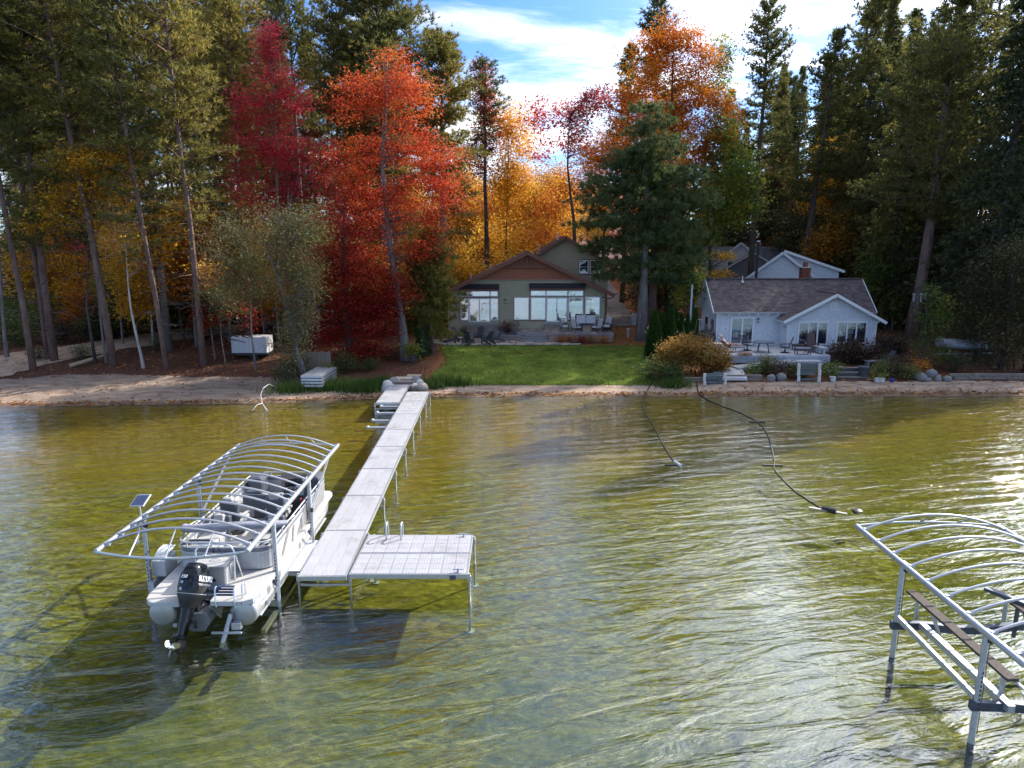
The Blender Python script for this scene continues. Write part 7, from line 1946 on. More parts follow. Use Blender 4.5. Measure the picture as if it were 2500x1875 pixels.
# right of the house
p = at(1483, 800, Y=59.5); t = thing('bin', 'black bin standing at the right corner of the sage house', 'bin', (p.x, 59.5, h(p.x, 59.5)))
gz = h(p.x, 59.5); m = MB(); m.prism([(p.x - .28, 59.2, gz), (p.x + .28, 59.2, gz), (p.x + .28, 59.8, gz), (p.x - .28, 59.8, gz)], (0, 0, 1.0)); m.build('body', BLACKM, t, bevel=.03); m = MB(); m.box((p.x, 59.5, gz + 1.04), (.62, .66, .07)); m.build('lid', mat('bin lid', (.10, .09, .09), .5), t)
p = at(1555, 768, Y=64.0); gz = h(p.x, 64); t = thing('heat_pump', 'pale metal heat pump unit beside the big pine trunk', 'heat pump', (p.x, 64, gz))
m = MB(); m.box((p.x, 64, gz + .52), (.85, .8, .98)); m.build('casing', mat('light grey metal case', (.50, .52, .55), .5, .2), t, bevel=.05); m = MB(); m.box((p.x, 64, gz + .03), (1.0, .95, .08)); m.build('pad', mat('pale concrete', (.42, .38, .34), .9), t)
m = MB(); m.lathe([(.34, 0), (.34, .03)], (p.x, 64, gz + 1.0), 16); m.build('fan_grille', DKWOOD, t)
for k in range(5): m = MB(); m.box((p.x, 63.59, gz + .22 + k * .15), (.68, .012, .03)); m.build('louver', mat('louver grey', (.3, .32, .34), .5), t)
p = at(1534, 785, Y=58.5); gz = h(p.x, 58.5); t = thing('utility_pedestal', 'short grey utility post on the needle covered slope', 'post', (p.x, 58.5, gz)); m = MB(); m.box((p.x, 58.5, gz + .36), (.18, .16, .74)); m.build('body', WOODG, t, bevel=.02); m = MB(); m.box((p.x, 58.5, gz + .76), (.21, .19, .06)); m.build('cap', GALV, t)
# orange shrubs under the terrace wall
for k, (zx, Y) in enumerate(((1480, 56.0), (1590, 56.0), (1725, 56.0), (1840, 56.0), (1985, 55.95))):
    b = hp(zx, 1320, Y); tr = make_tree('shrub', SHR[k % 3], (b.x, Y, h(b.x, Y) - .02), ('rusty orange low shrub at the left end under the terrace wall', 'rusty shrub second from the left under the terrace wall', 'dull red middle shrub under the terrace wall', 'rusty shrub fourth along under the terrace wall', 'rusty orange low shrub at the right end under the terrace wall')[k], 'shrub', 'rusty shrubs under the terrace wall', rz=k, sc=.36, crown_mat=[RUST, GOLDBR, DEEPRED, GOLDBR, RUST][k])
b = hp(870, 1190, 58.4); tr = make_tree('japanese_maple', SHR[1], (b.x, 58.4, 1.6), 'small maroon spreading maple in the planting bed below the windows', 'shrub', rz=1, sc=.62, crown_mat=MAROON)
b = hp(340, 1180, 58.5); tr = make_tree('shrub', SHR[2], (b.x, 58.5, 1.6), 'small dark shrub in the bed left of the stone landing', 'shrub', rz=1, sc=.34, crown_mat=GREENY)
# planter by the maple trunk, ivy stump behind
p = at(1008, 882, Y=49.6); gz = h(p.x, 49.6); t = thing('planter', 'dark round planter with bright green leaves beside the maple trunk', 'planter', (p.x, 49.6, gz))
m = MB(); m.lathe([(.20, 0), (.30, .3), (.32, .52), (.28, .55)], (p.x, 49.6, gz), 12); m.build('pot', TERRA, t, smooth=40)
rng = np.random.default_rng(9); P = rng.normal(0, 1, (420, 3)) * (.30, .26, .24) + (0, 0, .95); o = link('foliage', np_mesh('foliage', leaf_quads(rng, P, .20), 4, OAK), t)
p = at(1033, 860, Y=51.5); gz = h(p.x, 51.5); t = thing('ivy_stump', 'ivy covered stump between the planter and the patio', 'shrub', (p.x, 51.5, gz)); m = MB(); m.tube([(p.x, 51.5, gz - .1), (p.x, 51.5, gz + 1.9)], [.34, .28], 8); m.build('trunk', BARK_DARK, t)
a = rng.uniform(0, 6.28, 1500); z = rng.uniform(0, 2.0, 1500); P = np.stack([np.cos(a) * .42, np.sin(a) * .42, z], -1) + rng.normal(0, .05, (1500, 3)); link('foliage', np_mesh('foliage', leaf_quads(rng, P, .14), 4, ARBOR), t)
for k, (px, py, Y, s, mm, lab) in enumerate(((845, 880, 47, .7, GREENY, 'green shrub low between the dock stack and the maple trunk'), (905, 890, 47.5, .5, GREENY, 'small green shrub left of the dock landing'), (800, 905, 45.6, .55, GREENY, 'weedy green shrub right beside the dock stack'), (700, 930, 43.8, .7, CEDAR, 'brown green shrub left of the dock stack'), (1040, 800, 56.5, .6, PURPLE, 'dark shrub at the left corner of the house'), (720, 900, 46, .8, GREENY, 'leafy shrub beneath the olive grey shore tree'))):
    shrub(px, py, Y, s, mm, lab, k=k)

# ------------------------------------------------------------------ cottage deck and its furniture
DKZ = 1.42
def build_deck():
    x0, x1 = at(1752, 872, Y=49).x - 1.0, at(2031, 872, Y=48.6).x
    yf, yb = 48.9, 53.98
    t = thing('deck', 'blue grey wooden deck with skirt boards in front of the cottage', 'deck', ((x0 + x1) / 2, 50.5, .8))
    n = int((yb - yf) / .145)
    for k in range(n):
        y = yf + .07 + k * .145; xe = x1 if y < 52.3 else 20.35
        m = MB(); m.box(((x0 + xe) / 2, y, DKZ - .02), (xe - x0, .135, .04)); m.build('plank', DECKP, t)
    for k, z in enumerate((DKZ - .12, DKZ - .30, DKZ - .46)): m = MB(); m.box(((x0 + x1) / 2, yf - .03 - .004 * k, z), (x1 - x0, .05, .165)); m.build('skirt_board', DECKB, t)
    for k in range(6): x = x0 + (x1 - x0) * k / 5; m = MB(); m.box((x, yf + .2, .75), (.12, .12, 1.2)); m.build('post', STEPW, t)
    m = MB(); m.span((x0, yf + .05, .5), (x1, yf + .1, 1.0)); m.build('underside_painted_shade', BLACKM, t)  # black strip added to stand in for the shade beneath the deck
    # built in bench at the right end
    xa, xb = at(1997, 855, Y=50.5).x, x1
    for k in range(4): m = MB(); m.box((xb - .25 - .0, 50.5, DKZ + .46), (.0001 + .11, 2.6, .04)) if False else m.box((xb - .12 - k * .125, 50.6, DKZ + .46), (.115, 2.9, .04)); m.build('bench_plank', DECKP, t)
    for z in (.16, .32): m = MB(); m.box((xb - .56, 50.6, DKZ + z), (.03, 2.8, .14)); m.build('bench_skirt', DECKB, t)
    m = MB(); m.box((xb - .3, 49.25, DKZ + .22), (.14, .14, .42)); m.build('bench_leg', DECKB, t)
    return t, x0, x1
deck, DX0, DX1 = build_deck()
def build_boardwalk():
    # ramp from the deck down and left to the landing by the beach
    t = thing('boardwalk', 'pale plank ramp and landing leading from the deck to the beach', 'boardwalk', (17, 47.5, .8))
    a, b = at(1935, 882, Y=48.4), at(1790, 892, Y=47.2)
    a.z, b.z = 1.12, .86
    d = (b - a); L_ = d.length; d.normalize(); n = int(L_ / .15); s = Vector((-d.y, d.x, 0)).normalized()
    if s.y < 0: s = -s
    for k in range(n):
        c = a + d * (.075 + k * .15); m = MB(); m.bar(c - s * .5, c + s * .55, .135, .04); m.build('plank', DECKP, t)
    m = MB(); m.bar(a - s * .53 + Vector((0, 0, -.12)), b - s * .53 + Vector((0, 0, -.12)), .05, .24); m.bar(a + Vector((1.9, -.1, -.12)) - s * .3, a - s * .53 + Vector((0, 0, -.12)), .05, .24); m.build('side_board', DECKB, t)
    m = MB(); m.box((a.x + .9, a.y + .15, 1.10), (2.0, .9, .05)); m.build('upper_landing', DECKP, t)
    q = [at(1785, 897, z=.80), at(1806, 896, z=.80), at(1824, 922, z=.72), at(1755, 922, z=.72)]
    pl = [Vector((q[3].x, q[3].y, .74)), Vector((q[2].x, q[2].y, .74)), Vector((q[1].x + .1, q[1].y, .80)), Vector((q[3].x + .25, q[0].y, .80))]
    for k in range(8):
        f0, f1 = k / 8 + .006, (k + 1) / 8 - .006
        m = MB(); m.prism([pl[0].lerp(pl[3], f0), pl[1].lerp(pl[2], f0), pl[1].lerp(pl[2], f1), pl[0].lerp(pl[3], f1)], (0, 0, -.045)); m.build('plank', DECKP, t)
    m = MB(); m.bar(pl[0] + Vector((0, -.03, -.1)), pl[1] + Vector((0, -.03, -.1)), .05, .17); m.build('side_board', DECKP, t)
    for v in pl: m = MB(); m.box((v.x, v.y + .1, .36), (.1, .1, .68)); m.build('post', STEPW, t)
build_boardwalk()
# slatted beach benches seen from behind
def slat_bench(px0, px1, py0, py1, Y, label, back=True):
    a, b = at(px0, py1, Y), at(px1, py1, Y); top = at(px0, py0, Y).z; gz = h((a.x + b.x) / 2, Y)
    t = thing('slatted_bench', label, 'bench', ((a.x + b.x) / 2, Y, gz), 0, 'slatted shore benches with white posts')
    H_ = top - gz
    for x, s in ((a.x, -1), (b.x, 1)):
        for k in range(3):
            m = MB(); m.box((x + s * .02 * (k % 2), Y + .05 * k, gz + H_ * (k + .5) / 3), (.17, .14, H_ / 3 - .01), R(4 * s)); m.build('post', WHITEW, t, bevel=.02)
    for k in range(4):
        z = top - .08 - k * .17; m = MB(); m.box(((a.x + b.x) / 2, Y + .22 + .07 * k * (1 if k < 3 else .6), z), (b.x - a.x - .16, .045, .125)); m.build('slat', SLATE, t)
    m = MB(); m.box(((a.x + b.x) / 2, Y + .62, gz + .42), (b.x - a.x - .2, .5, .05)); m.build('seat', SLATE, t)
    m = MB(); m.box(((a.x + b.x) / 2, Y + .25, gz + .14), (b.x - a.x - .1, .06, .1)); m.build('stretcher', SLATE, t)
slat_bench(1720, 1770, 912, 945, 43.7, 'slatted bench on the beach in front of the ochre bush')
slat_bench(1949, 1999, 888, 934, 44.2, 'taller slatted bench among plants below the deck middle')
# timber edging of the bank
def edging(px0, px1, Y, label, rows, m_, seed):
    a, b = at(px0, 930, Y), at(px1, 930, Y); t = thing('timber_edging', label, 'retaining wall', ((a.x + b.x) / 2, Y, h((a.x + b.x) / 2, Y)))
    rr = random.Random(seed)
    for r in range(rows):
        x = a.x - rr.uniform(0, .4)
        while x < b.x - .2:
            w_ = min(rr.uniform(.9, 1.6), b.x - x); g = h(x, Y); m = MB(); m.box((x + w_ / 2, Y + rr.uniform(-.03, .03) + .05 * r, g + .10 + r * .19), (w_ - .02, .22, .18), rr.uniform(-.01, .01)); m.build('sleeper', m_, t, bevel=.015); x += w_
edging(1672, 1860, 44.6, 'low grey timber edging under the boardwalk landing', 2, STEPW, 3)
edging(2330, 2520, 44.9, 'old stone and timber edging at the right end of the beach', 2, mat('mossy block', (.20, .17, .14), .9, 0, .25, 5), 4)
# wooden beach steps right of the deck
p = at(2073, 920, Y=45.4); t = thing('beach_steps', 'two dark timber steps with pale edges right of the tall slatted bench', 'steps', (p.x, 45.4, h(p.x, 45.2)))
for k in range(3):
    z = h(p.x, 45.0) + .12 + k * .24; m = MB(); m.box((p.x, 45.1 + k * .38, z), (1.9, .36, .05)); m.build('tread', STEPW, t); m = MB(); m.box((p.x, 44.93 + k * .38, z - .12), (1.85, .03, .2)); m.build('riser', DKWOOD, t)
# furniture on the deck
def lattice_chair(label, x, y, rz):
    t = thing('patio_rocker', label, 'chair', (x, y, DKZ), rz, 'black iron chairs on the cottage deck')
    def P(mb, name): 
        mb.v = [tuple(Matrix.Rotation(0, 3, 'Z') @ Vector(v)) for v in mb.v]; o = link(name, mb.mesh(name, IRON), t); return o
    m = MB(); m.lathe([(.32, .0), (.32, .03), (.05, .08), (.04, .34)], (0, 0, 0), 12); P(m, 'swivel_base')
    m = MB(); m.box((0, 0, .38), (.56, .56, .04)); P(m, 'seat')
    for s in (-1, 1):
        m = MB(); m.tube([(s * .26, -.26, .38), (s * .26, -.50, 1.15)], .02, 6); P(m, 'back_post')
        m = MB(); m.tube([(s * .31, .28, .36), (s * .31, .30, .60), (s * .31, -.34, .64)], .02, 6); P(m, 'arm')
    for k in range(7): m = MB(); m.bar((-.25, -.29 - k * .032, .48 + k * .105), (.25, -.29 - k * .032, .48 + k * .105), .03, .045); P(m, 'back_slat')
    return t
q = lambda zx, zy: at(1720 + zx * .15371, 800 + zy * .15371, z=DKZ)
p = q(690, 365); lattice_chair('black iron swivel chair between the lounger and the glass table', p.x, p.y + .2, R(-60))
p = q(1275, 395); lattice_chair('black slatted rocker leaning back alone right of the glass table', p.x, p.y, R(62))
p = q(930, 385); t = thing('glass_table', 'round glass topped iron table on the cottage deck', 'table', (p.x, p.y, DKZ))
m = MB(); m.lathe([(.72, .70), (.72, .715)], (p.x, p.y, DKZ), 24); m.build('table_top', mat('smoked table glass', (.10, .13, .15), .08, 0, .1), t); m = MB(); m.tube([(p.x + .72 * math.cos(a), p.y + .72 * math.sin(a), DKZ + .70) for a in [k * math.pi / 12 for k in range(24)]], .022, 6, closed=True); m.build('rim', IRON, t)
for k in range(4): a = k * 1.5708 + .5; m = MB(); m.tube([(p.x + .2 * math.cos(a), p.y + .2 * math.sin(a), DKZ + .66), (p.x + .42 * math.cos(a), p.y + .42 * math.sin(a), DKZ + .55), (p.x + .52 * math.cos(a), p.y + .52 * math.sin(a), DKZ)], .024, 6); m.build('leg', IRON, t)
# brown wicker chair with footstools
p = q(1700, 390); t = thing('wicker_chair', 'brown wicker high back chair before the three pane window', 'chair', (p.x, p.y, DKZ), 0)
x, y = p.x, p.y
m = MB(); m.box((x, y, DKZ + .40), (.62, .6, .12)); m.build('seat', BROWNW, t, bevel=.03); m = MB(); m.box((x, y + .30, DKZ + .86), (.60, .10, .95), M=Matrix.Rotation(R(-10), 3, 'X')); m.build('backrest', BROWNW, t, bevel=.04)
for s in (-1, 1): m = MB(); m.box((x + s * .36, y, DKZ + .58), (.10, .6, .07)); m.build('arm', BROWNW, t); m = MB(); m.box((x + s * .34, y - .26, DKZ + .28), (.07, .07, .56)); m.build('leg', BROWNW, t); m = MB(); m.box((x + s * .34, y + .28, DKZ + .28), (.07, .07, .56)); m.build('leg', BROWNW, t)
for k, (zx, zy, lab) in enumerate(((1520, 360, 'brown wicker footstool farther from the deck edge'), (1575, 430, 'brown wicker footstool nearest the deck edge with a grey cushion'))):
    p = q(zx, zy); t = thing('footstool', lab, 'stool', (p.x, p.y, DKZ), 0, 'brown footstools on the deck'); w_ = 1.05 if k else .95
    m = MB(); m.box((p.x, p.y + .2, DKZ + .36), (w_, .6, .14)); m.build('seat', BROWNW, t, bevel=.03)
    if k: m = MB(); m.box((p.x, p.y + .2, DKZ + .45), (w_ - .1, .52, .05)); m.build('cushion', BOOT, t, bevel=.02)
    for sx in (-1, 1):
        for sy in (0, .42): m = MB(); m.box((p.x + sx * (w_ / 2 - .06), p.y + sy, DKZ + .15), (.05, .05, .3)); m.build('leg', BROWNW, t)
# lounger with the sunbather, sleeping dog
p = q(450, 390); LX, LY = p.x, p.y + .15
t = thing('sun_lounger', 'dark sling sun lounger that the sunbather lies on', 'lounger', (LX, LY, DKZ))
m = MB(); m.bar((LX - .35, LY, DKZ + .34), (LX + 1.05, LY, DKZ + .34), .6, .03, (0, 0, 1)); m.build('bed_sling', BOOT, t); m = MB(); m.bar((LX - .38, LY, DKZ + .35), (LX - .95, LY, DKZ + .86), .6, .03, (0, 0, 1)); m.build('back_sling', DKWOOD, t)
for s in (-.31, .31):
    m = MB(); m.tube([(LX + 1.08, LY + s, DKZ + .33), (LX - .36, LY + s, DKZ + .33), (LX - .97, LY + s, DKZ + .88)], .02, 6); m.build('side_rail', IRON, t)
    for x in (LX + .95, LX + .1, LX - .55): m = MB(); m.tube([(x, LY + s, DKZ + .34), (x + .06, LY + s, DKZ)], .018, 6); m.build('leg', IRON, t)
def skin_body(name, joints, bones, root, m, parent, level=1):
    """joints: {name: (co, radius)}; one continuous skinned body."""
    bm = bmesh.new(); lay = bm.verts.layers.skin.verify(); vs = {}
    off = root_loc(parent)
    for k, (co, r) in joints.items():
        v = bm.verts.new(Vector(co) - off); sk = v[lay]
        sk.radius = (r, r) if not hasattr(r, '__len__') else r
        sk.use_root = (k == root); vs[k] = v
    for a, b in bones: bm.edges.new((vs[a], vs[b]))
    me = bpy.data.meshes.new(name); bm.to_mesh(me); bm.free(); me.materials.append(m)
    o = link(name, me, parent)
    s = o.modifiers.new('skin', 'SKIN'); s.use_smooth_shade = True
    d = o.modifiers.new('sub', 'SUBSURF'); d.levels = level; d.render_levels = level
    return o
SKINM = mat('tanned skin', (.55, .30, .20), .6, 0, .06, 8)
def person_bones(arms=True):
    b = [('pelvis', 'belly'), ('belly', 'chest'), ('chest', 'neck'), ('neck', 'head0'), ('head0', 'head1')]
    for s in 'LR':
        b += [('chest', 'sh' + s), ('sh' + s, 'el' + s), ('el' + s, 'wr' + s), ('wr' + s, 'ha' + s), ('pelvis', 'hip' + s), ('hip' + s, 'kn' + s), ('kn' + s, 'an' + s), ('an' + s, 'toe' + s)]
    return b
# reclining figure: along +x, back raised
pt = thing('person', 'blond sunbather in dark trunks reclining on the lounger', 'person', (LX, LY, DKZ))
def lv(x, y, z): return (LX + x, LY + y, DKZ + z)
J = {'pelvis': (lv(-.30, 0, .49), (.13, .11)), 'belly': (lv(-.46, 0, .59), .125), 'chest': (lv(-.66, 0, .79), (.15, .12)), 'neck': (lv(-.80, 0, .96), .055), 'head0': (lv(-.84, 0, 1.04), .075), 'head1': (lv(-.86, 0, 1.16), .08)}
for s, n in ((-1, 'L'), (1, 'R')):
    J['sh' + n] = (lv(-.70, s * .19, .82), .06); J['el' + n] = (lv(-.50, s * .27, .60), .045); J['wr' + n] = (lv(-.28, s * .20, .62), .034); J['ha' + n] = (lv(-.20, s * .17, .62), .03)
    J['hip' + n] = (lv(-.26, s * .09, .47), .095); J['kn' + n] = (lv(.18, s * .11, .56 if s > 0 else .62), .06); J['an' + n] = (lv(.56, s * .11, .43), .042); J['toe' + n] = (lv(.64, s * .12, .56), .035)
skin_body('body', J, person_bones(), 'pelvis', SKINM, pt)
sphere_part(lv(-.875, 0, 1.14), .108, 'hair', mat('blond hair', (.62, .50, .32), .8, 0, .1), pt, (1, 1, 1.05))
T = {'p': (lv(-.33, 0, .50), (.15, .135)), 'q': (lv(-.40, 0, .55), .14)}
for s, n in ((-1, 'L'), (1, 'R')): T['h' + n] = (lv(-.24, s * .09, .48), .112); T['k' + n] = (lv(-.08, s * .10, .51 if s > 0 else .53), .095)
skin_body('swim_trunks', T, [('q', 'p'), ('p', 'hL'), ('hL', 'kL'), ('p', 'hR'), ('hR', 'kR')], 'p', mat('dark trunks', (.06, .05, .05), .8), pt)
for s in (-1, 1):
    m = MB(); m.box(lv(-.775, s * .035, 1.10), (.02, .03, .012)); m.build('eye', BLACKM, pt)
    for k in range(4): m = MB(); m.tube([lv(-.20, s * .17 + (k - 1.5) * .014, .62), lv(-.15, s * .17 + (k - 1.5) * .016, .60), lv(-.12, s * .165 + (k - 1.5) * .016, .585)], [.009, .008, .006], 5); m.build('finger', SKINM, pt)
FUR = mat('tan dog fur', (.36, .21, .13), .9, 0, .15, 10, .4, 40)
p = q(640, 440); DGX, DGY = p.x, p.y + .05
dg = thing('dog', 'tan dog lying asleep on the deck edge before the lounger', 'dog', (DGX, DGY, DKZ))
def dv(x, y, z): return (DGX + x, DGY + y, DKZ + z)
D = {'hip': (dv(-.34, 0, .13), .125), 'loin': (dv(-.15, 0, .14), .115), 'chest': (dv(.12, 0, .14), .135), 'neck': (dv(.30, -.02, .13), .085), 'head': (dv(.42, -.05, .10), .08), 'muz': (dv(.55, -.07, .06), .04), 'tail0': (dv(-.48, .04, .08), .03), 'tail1': (dv(-.66, .12, .03), .018),
     'st1': (dv(-.26, -.18, .10), .075), 'ho1': (dv(-.40, -.26, .05), .04), 'pa1': (dv(-.22, -.32, .035), .035), 'el1': (dv(.12, -.14, .06), .05), 'wr1': (dv(.30, -.20, .04), .035), 'fp1': (dv(.42, -.22, .03), .032), 'el2': (dv(.12, .14, .06), .05), 'wr2': (dv(.30, .16, .04), .035), 'fp2': (dv(.42, .17, .03), .032)}
skin_body('body', D, [('hip', 'loin'), ('loin', 'chest'), ('chest', 'neck'), ('neck', 'head'), ('head', 'muz'), ('hip', 'tail0'), ('tail0', 'tail1'), ('hip', 'st1'), ('st1', 'ho1'), ('ho1', 'pa1'), ('chest', 'el1'), ('el1', 'wr1'), ('wr1', 'fp1'), ('chest', 'el2'), ('el2', 'wr2'), ('wr2', 'fp2')], 'hip', FUR, dg)
for s in (-1, 1): m = MB(); m.prism([dv(.36, -.05 + s * .06, .17), dv(.44, -.05 + s * .07, .16), dv(.40, -.06 + s * .10, .07)], (.01, .012 * s, 0)); m.build('ear', FUR, dg)
# standing man behind the arborvitae, beside the pine
p = at(1584, 800, Y=54.6); MX, MY, MZ = p.x, 54.6, h(p.x, 54.6)
mn = thing('person', 'man in red cap and dark green shirt standing beside the big pine trunk', 'person', (MX, MY, MZ))
def mv(x, y, z): return (MX + x, MY + y, MZ + z)
J = {'pelvis': (mv(0, 0, .95), (.14, .11)), 'belly': (mv(0, -.02, 1.10), .135), 'chest': (mv(0, -.03, 1.34), (.16, .12)), 'neck': (mv(0, -.02, 1.52), .058), 'head0': (mv(0, -.05, 1.60), .08), 'head1': (mv(0, -.05, 1.70), .085)}
for s, n in ((-1, 'L'), (1, 'R')):
    J['sh' + n] = (mv(s * .20, -.02, 1.43), .062); J['el' + n] = (mv(s * .26, -.06, 1.14), .047); J['wr' + n] = (mv(s * .20, -.28, 1.06), .035); J['ha' + n] = (mv(s * .17, -.36, 1.07), .032)
    J['hip' + n] = (mv(s * .10, 0, .90), .10); J['kn' + n] = (mv(s * .12, -.02, .50), .065); J['an' + n] = (mv(s * .12, .02, .10), .045); J['toe' + n] = (mv(s * .13, -.16, .04), .04)
skin_body('body', J, person_bones(), 'pelvis', SKINM, mn)
S_ = {'w': (mv(0, -.01, .96), .155), 'b': (mv(0, -.02, 1.12), .152), 'c': (mv(0, -.03, 1.34), (.185, .145))}
for s, n in ((-1, 'L'), (1, 'R')): S_['s' + n] = (mv(s * .205, -.02, 1.42), .082); S_['e' + n] = (mv(s * .245, -.045, 1.23), .07)
skin_body('shirt', S_, [('w', 'b'), ('b', 'c'), ('c', 'sL'), ('sL', 'eL'), ('c', 'sR'), ('sR', 'eR')], 'w', mat('dark green cotton', (.025, .055, .04), .9), mn)
T = {'w': (mv(0, 0, .94), .16)}
for s, n in ((-1, 'L'), (1, 'R')): T['h' + n] = (mv(s * .10, 0, .88), .118); T['k' + n] = (mv(s * .12, -.02, .50), .088); T['a' + n] = (mv(s * .12, .02, .10), .07)
skin_body('trousers', T, [('w', 'hL'), ('hL', 'kL'), ('kL', 'aL'), ('w', 'hR'), ('hR', 'kR'), ('kR', 'aR')], 'w', mat('dark blue denim', (.035, .045, .08), .9), mn)
sphere_part(mv(0, -.045, 1.755), .098, 'cap', mat('red cap cloth', (.40, .05, .05), .8), mn, (1, 1.1, .62)); 
m = MB(); m.box(mv(0, -.18, 1.735), (.15, .12, .015)); m.build('cap_peak', MATS['red cap cloth'], mn)
for s in (-1, 1): m = MB(); m.box(mv(s * .032, -.133, 1.672), (.03, .012, .012)); m.build('eye', BLACKM, mn)
# pots, tubs and barrel along the bank
def pot(px, py, Y, r, hh, m_, label, plant=None, name='flower_pot', cat='pot', sq=False, ps=.3):
    p = at(px, py, Y); gz = h(p.x, Y); t = thing(name, label, cat, (p.x, Y, gz)); m = MB()
    if sq: m.box((p.x, Y, gz + hh / 2), (r * 2.4, r * 1.1, hh))
    else: m.lathe([(r * .72, 0), (r, hh * .95), (r * 1.08, hh), (r * .9, hh)], (p.x, Y, gz), 12)
    m.build('pot', m_, t, smooth=40)
    if plant:
        rg = np.random.default_rng(int(px)); P = rg.normal(0, 1, (160, 3)) * (ps, ps * .8, ps * .7) + (0, 0, hh + ps * .8); link('foliage', np_mesh('foliage', leaf_quads(rg, P, .13), 4, plant), t)
pot(1840, 918, 45.3, .28, .2, POTW, 'long white window box among plants left of the stones', GREENY, 'planter_box', 'planter', True)
pot(2023, 905, 46.2, .22, .26, POTW, 'white pot half hidden by leaves right of the tall bench', GREENY)
pot(2033, 929, 44.5, .20, .3, POTW, 'white pot on the sand right of the tall slatted bench', GREENY, ps=.35)
pot(2031, 891, 47.2, .34, .22, POTW, 'white tub at the foot of the deck, left one', None, 'tub', 'tub', True)
pot(2047, 889, 47.3, .30, .24, POTW, 'white tub at the foot of the deck, right one', None, 'tub', 'tub', True)
pot(2141, 935, 44.3, .20, .26, POTW, 'left of two white pots on the sand below the sapling', GREENY, ps=.28)
pot(2152, 935, 44.3, .20, .26, POTW, 'right of two white pots on the sand below the sapling', None)
pot(2177, 933, 44.3, .16, .22, mat('blue plastic', (.02, .06, .28), .4), 'small blue pail on the sand by the white pots', None, 'pail', 'pail')
pot(2108, 920, 45.2, .34, .78, mat('dark blue grey barrel', (.06, .07, .09), .6), 'dark barrel beside the timber beach steps', None, 'barrel', 'barrel')
for k, (px, py, Y, r, lab) in enumerate(((1880, 930, 44.6, .3, 'grey bank stone under the plants left of the tall bench'), (1908, 928, 44.8, .36, 'pinkish bank stone just left of the tall bench'), (2240, 925, 45.0, .42, 'rounded grey bank stone left of the sapling foot'), (2275, 915, 45.3, .4, 'pale flat bank stone right of the sapling foot'), (2290, 930, 44.7, .28, 'small dark bank stone near the right edging'), (2262, 932, 44.6, .24, 'small grey bank stone below the sapling'), (2310, 932, 44.5, .26, 'small bank stone at the left end of the right edging'))):
    p = at(px, py, Y); p.z = h(p.x, Y) + r * .3; b_ = boulder(p, r, 19 + 3 * k, lab, k); b_['group'] = 'stones along the right bank'
for k, (px, py, Y, s, mm, lab) in enumerate(((1872, 905, 46.4, .62, GREENY, 'tall green weeds below the deck ramp'), (1905, 915, 45.6, .62, PURPLE, 'dark bush between the ramp and the tall bench'), (1935, 915, 45.6, .55, GREENY, 'dark green bush left of the tall bench'), (1962, 922, 45.2, .5, GREENY, 'dark bush behind the slats of the tall bench'), (2030, 912, 45.6, .55, GREENY, 'leafy plant right of the tall bench'),
        (2150, 918, 45.6, .6, GREENY, 'green plant above the two white pots'), (2190, 915, 45.6, .7, PURPLE, 'brown bank bush left of the sapling'), (2215, 925, 45.0, .55, GREENY, 'bank plant under the sapling'), (2245, 900, 46.5, .55, RUST, 'orange leaved small bush at the sapling foot'), (2170, 900, 47, .6, CEDAR, 'grey green bush on the bank right of the barrel'), (2330, 905, 47, .7, CEDAR, 'dim bush before the covered boat'), (1840, 905, 46.2, .5, GREENY, 'leafy plant behind the white window box'))):
    shrub(px, py, Y, s, mm, lab, k=k)
p = at(1872, 872, Y=46.6); ms = broadleaf('weed', 501, 1.5, [(0, 0, .9, .35, .3, .6, 1)], 30, 14, .13, WILLOW, BARK_DARK, .02, None, .16, limb_r=.01); make_tree('weed_clump', ms, (p.x, 46.6, h(p.x, 46.6)), 'feathery upright weed in front of the deck ramp', 'plant')
# chaise on the right lawn, covered boat on its trailer, feeders on the pine
p = at(2150, 885, Y=48.6); gz = h(p.x, 48.6); t = thing('chaise_lounge', 'brown wooden chaise with raised back beneath the right bushes', 'lounger', (p.x, 48.6, gz))
m = MB(); m.bar((p.x - 1.1, 48.6, gz + .36), (p.x + .3, 48.6, gz + .36), .6, .05, (0, 0, 1)); m.build('seat', WOODG, t); m = MB(); m.bar((p.x + .3, 48.6, gz + .36), (p.x + .85, 48.6, gz + 1.05), .6, .05, (0, 0, 1)); m.build('backrest', DKWOOD, t)
for x in (-.95, .2, .5): m = MB(); m.box((p.x + x, 48.6, gz + .17), (.07, .55, .34)); m.build('leg', WOODG, t)
p = at(2345, 862, Y=50.0); gz = h(p.x, 50); t = thing('covered_boat', 'grey tarp covered boat on a trailer in the shade at right', 'boat', (p.x, 50, gz))
rings = []
for f, w_, z0 in ((-1.7, .35, 1.25), (-1.2, .8, 1.15), (0, .95, 1.05), (1.2, .85, 1.0), (1.6, .5, .95)): rings.append([(p.x + f, 50 + w_ * math.cos(a), gz + z0 + .42 * math.sin(a) * (1 if math.sin(a) > 0 else .7)) for a in [k * math.pi / 8 for k in range(16)]])
m = MB(); m.loft(rings); m.build('tarp', BOOT, t, smooth=50); m = MB(); m.bar((p.x - 2, 50, gz + .45), (p.x + 2.4, 50, gz + .5), .1, .1); m.bar((p.x - .5, 49.2, gz + .42), (p.x - .5, 50.8, gz + .42), .08, .08); m.bar((p.x - .8, 50, gz + .45), (p.x - .8, 50, gz + .8), .1, .1); m.bar((p.x + 1, 50, gz + .45), (p.x + 1, 50, gz + .8), .1, .1); m.build('trailer_frame', GALV, t)
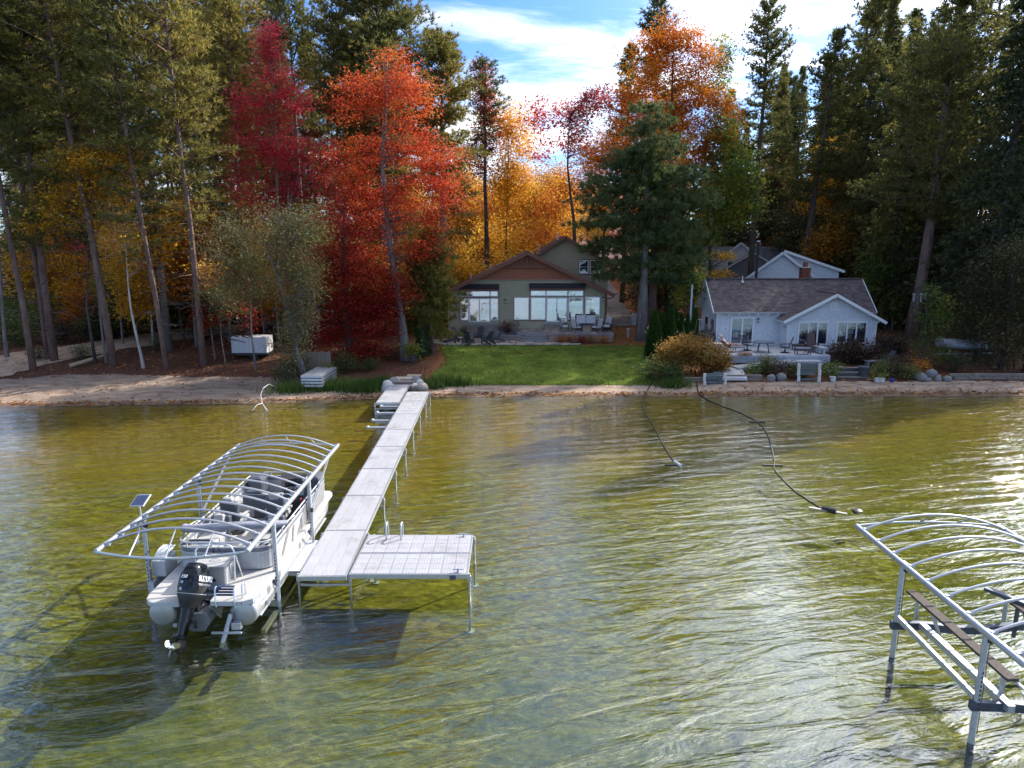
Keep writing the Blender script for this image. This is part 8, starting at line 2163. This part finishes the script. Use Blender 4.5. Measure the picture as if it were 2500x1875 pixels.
for s in (-.85, .85): m = MB(); m.lathe([(.1, -.1), (.28, -.1), (.3, 0), (.28, .1), (.1, .1)], (p.x - .5, 50 + s, gz + .3), 14, Euler((R(90), 0, 0)).to_matrix()); m.build('wheel', RUBBER, t)
p = at(2238, 800, Y=55); gz = h(p.x, 55); t = thing('bird_feeder', 'bird feeders hanging on a pole before the right pine trunk', 'bird feeder', (p.x, 55, gz))
m = MB(); m.tube([(p.x, 55, gz - .1), (p.x, 55, at(0, 712, Y=55).z)], .03, 6); m.build('pole', IRON, t); zt = at(0, 715, Y=55).z
m = MB(); m.bar((p.x - .55, 55, zt), (p.x + .4, 55, zt), .03, .03); m.build('arm', IRON, t)
for x, l in ((-.5, .55), (0.05, .6), (.36, .4)): m = MB(); m.tube([(p.x + x, 54.95, zt - .1), (p.x + x, 54.95, zt - .1 - l)], .075, 8); m.lathe([(.16, 0), (.02, .12)], (p.x + x, 54.95, zt - .12), 8); m.build('feeder', mat('pale feeder', (.34, .33, .33), .5), t)
# cottage left side: white railing deck, steps, covered grill, pale pole, hot tub lid
p = at(1712, 800, Y=57.0); t = thing('side_porch', 'white railed side porch with steps left of the cottage', 'porch', (14.6, 57.5, 1.6))
m = MB(); m.span((13.2, 56.6, 1.2), (15.5, 60, 2.3)); m.build('porch_base', WHITET, t)
m = MB(); m.span((13.2, 56.6, 3.05), (15.4, 56.68, 3.13)); m.build('rail', WHITET, t)
for k in range(14): m = MB(); m.box((13.3 + k * .155, 56.64, 2.68), (.05, .04, .74)); m.build('baluster', WHITET, t)
for k in range(5): m = MB(); m.box((14.75, 56.4 - k * .28, 2.1 - k * .17), (1.3, .30, .05)); m.build('step', WOODG, t)
p = at(1731, 815, Y=53.6); t = thing('covered_grill', 'black covered grill beside the left wall of the cottage', 'grill', (p.x - .2, 53.6, 1.4)); m = MB(); m.loft([[(p.x - .2 + w_ * math.cos(a), 53.6 + w_ * .6 * math.sin(a), 1.4 + z) for a in [k * math.pi / 8 for k in range(16)]] for w_, z in ((.72, 0), (.75, .6), (.70, .95), (.45, 1.2), (.1, 1.25))]); m.build('cover', BLACKM, t, smooth=50); m = MB(); m.box((p.x + .1, 53.1, 1.9), (.04, .06, .3)); m.build('handle', WHITEP, t)
p = at(1684, 790, Y=54.5); m = MB(); m.tube([(p.x, 54.5, 1.2), (p.x + .05, 54.5, at(0, 695, Y=54.5).z)], [.085, .07], 8); tag(m.build('flag_pole', mat('pale grey pole', (.45, .47, .5), .5), None, smooth=40), 'bare pale grey pole between the arborvitae and the cottage', 'pole')
p = at(1738, 842, Y=51.4); t = thing('storage_bench', 'low storage bench with tan lid at the left edge of the deck', 'bench', (p.x, 51.4, DKZ)); m = MB(); m.box((p.x, 51.4, DKZ + .22), (1.3, .8, .44)); m.build('body', DECKB, t, bevel=.02); m = MB(); m.box((p.x, 51.4, DKZ + .48), (1.36, .86, .07)); m.build('lid', FLAG[2], t, bevel=.03)
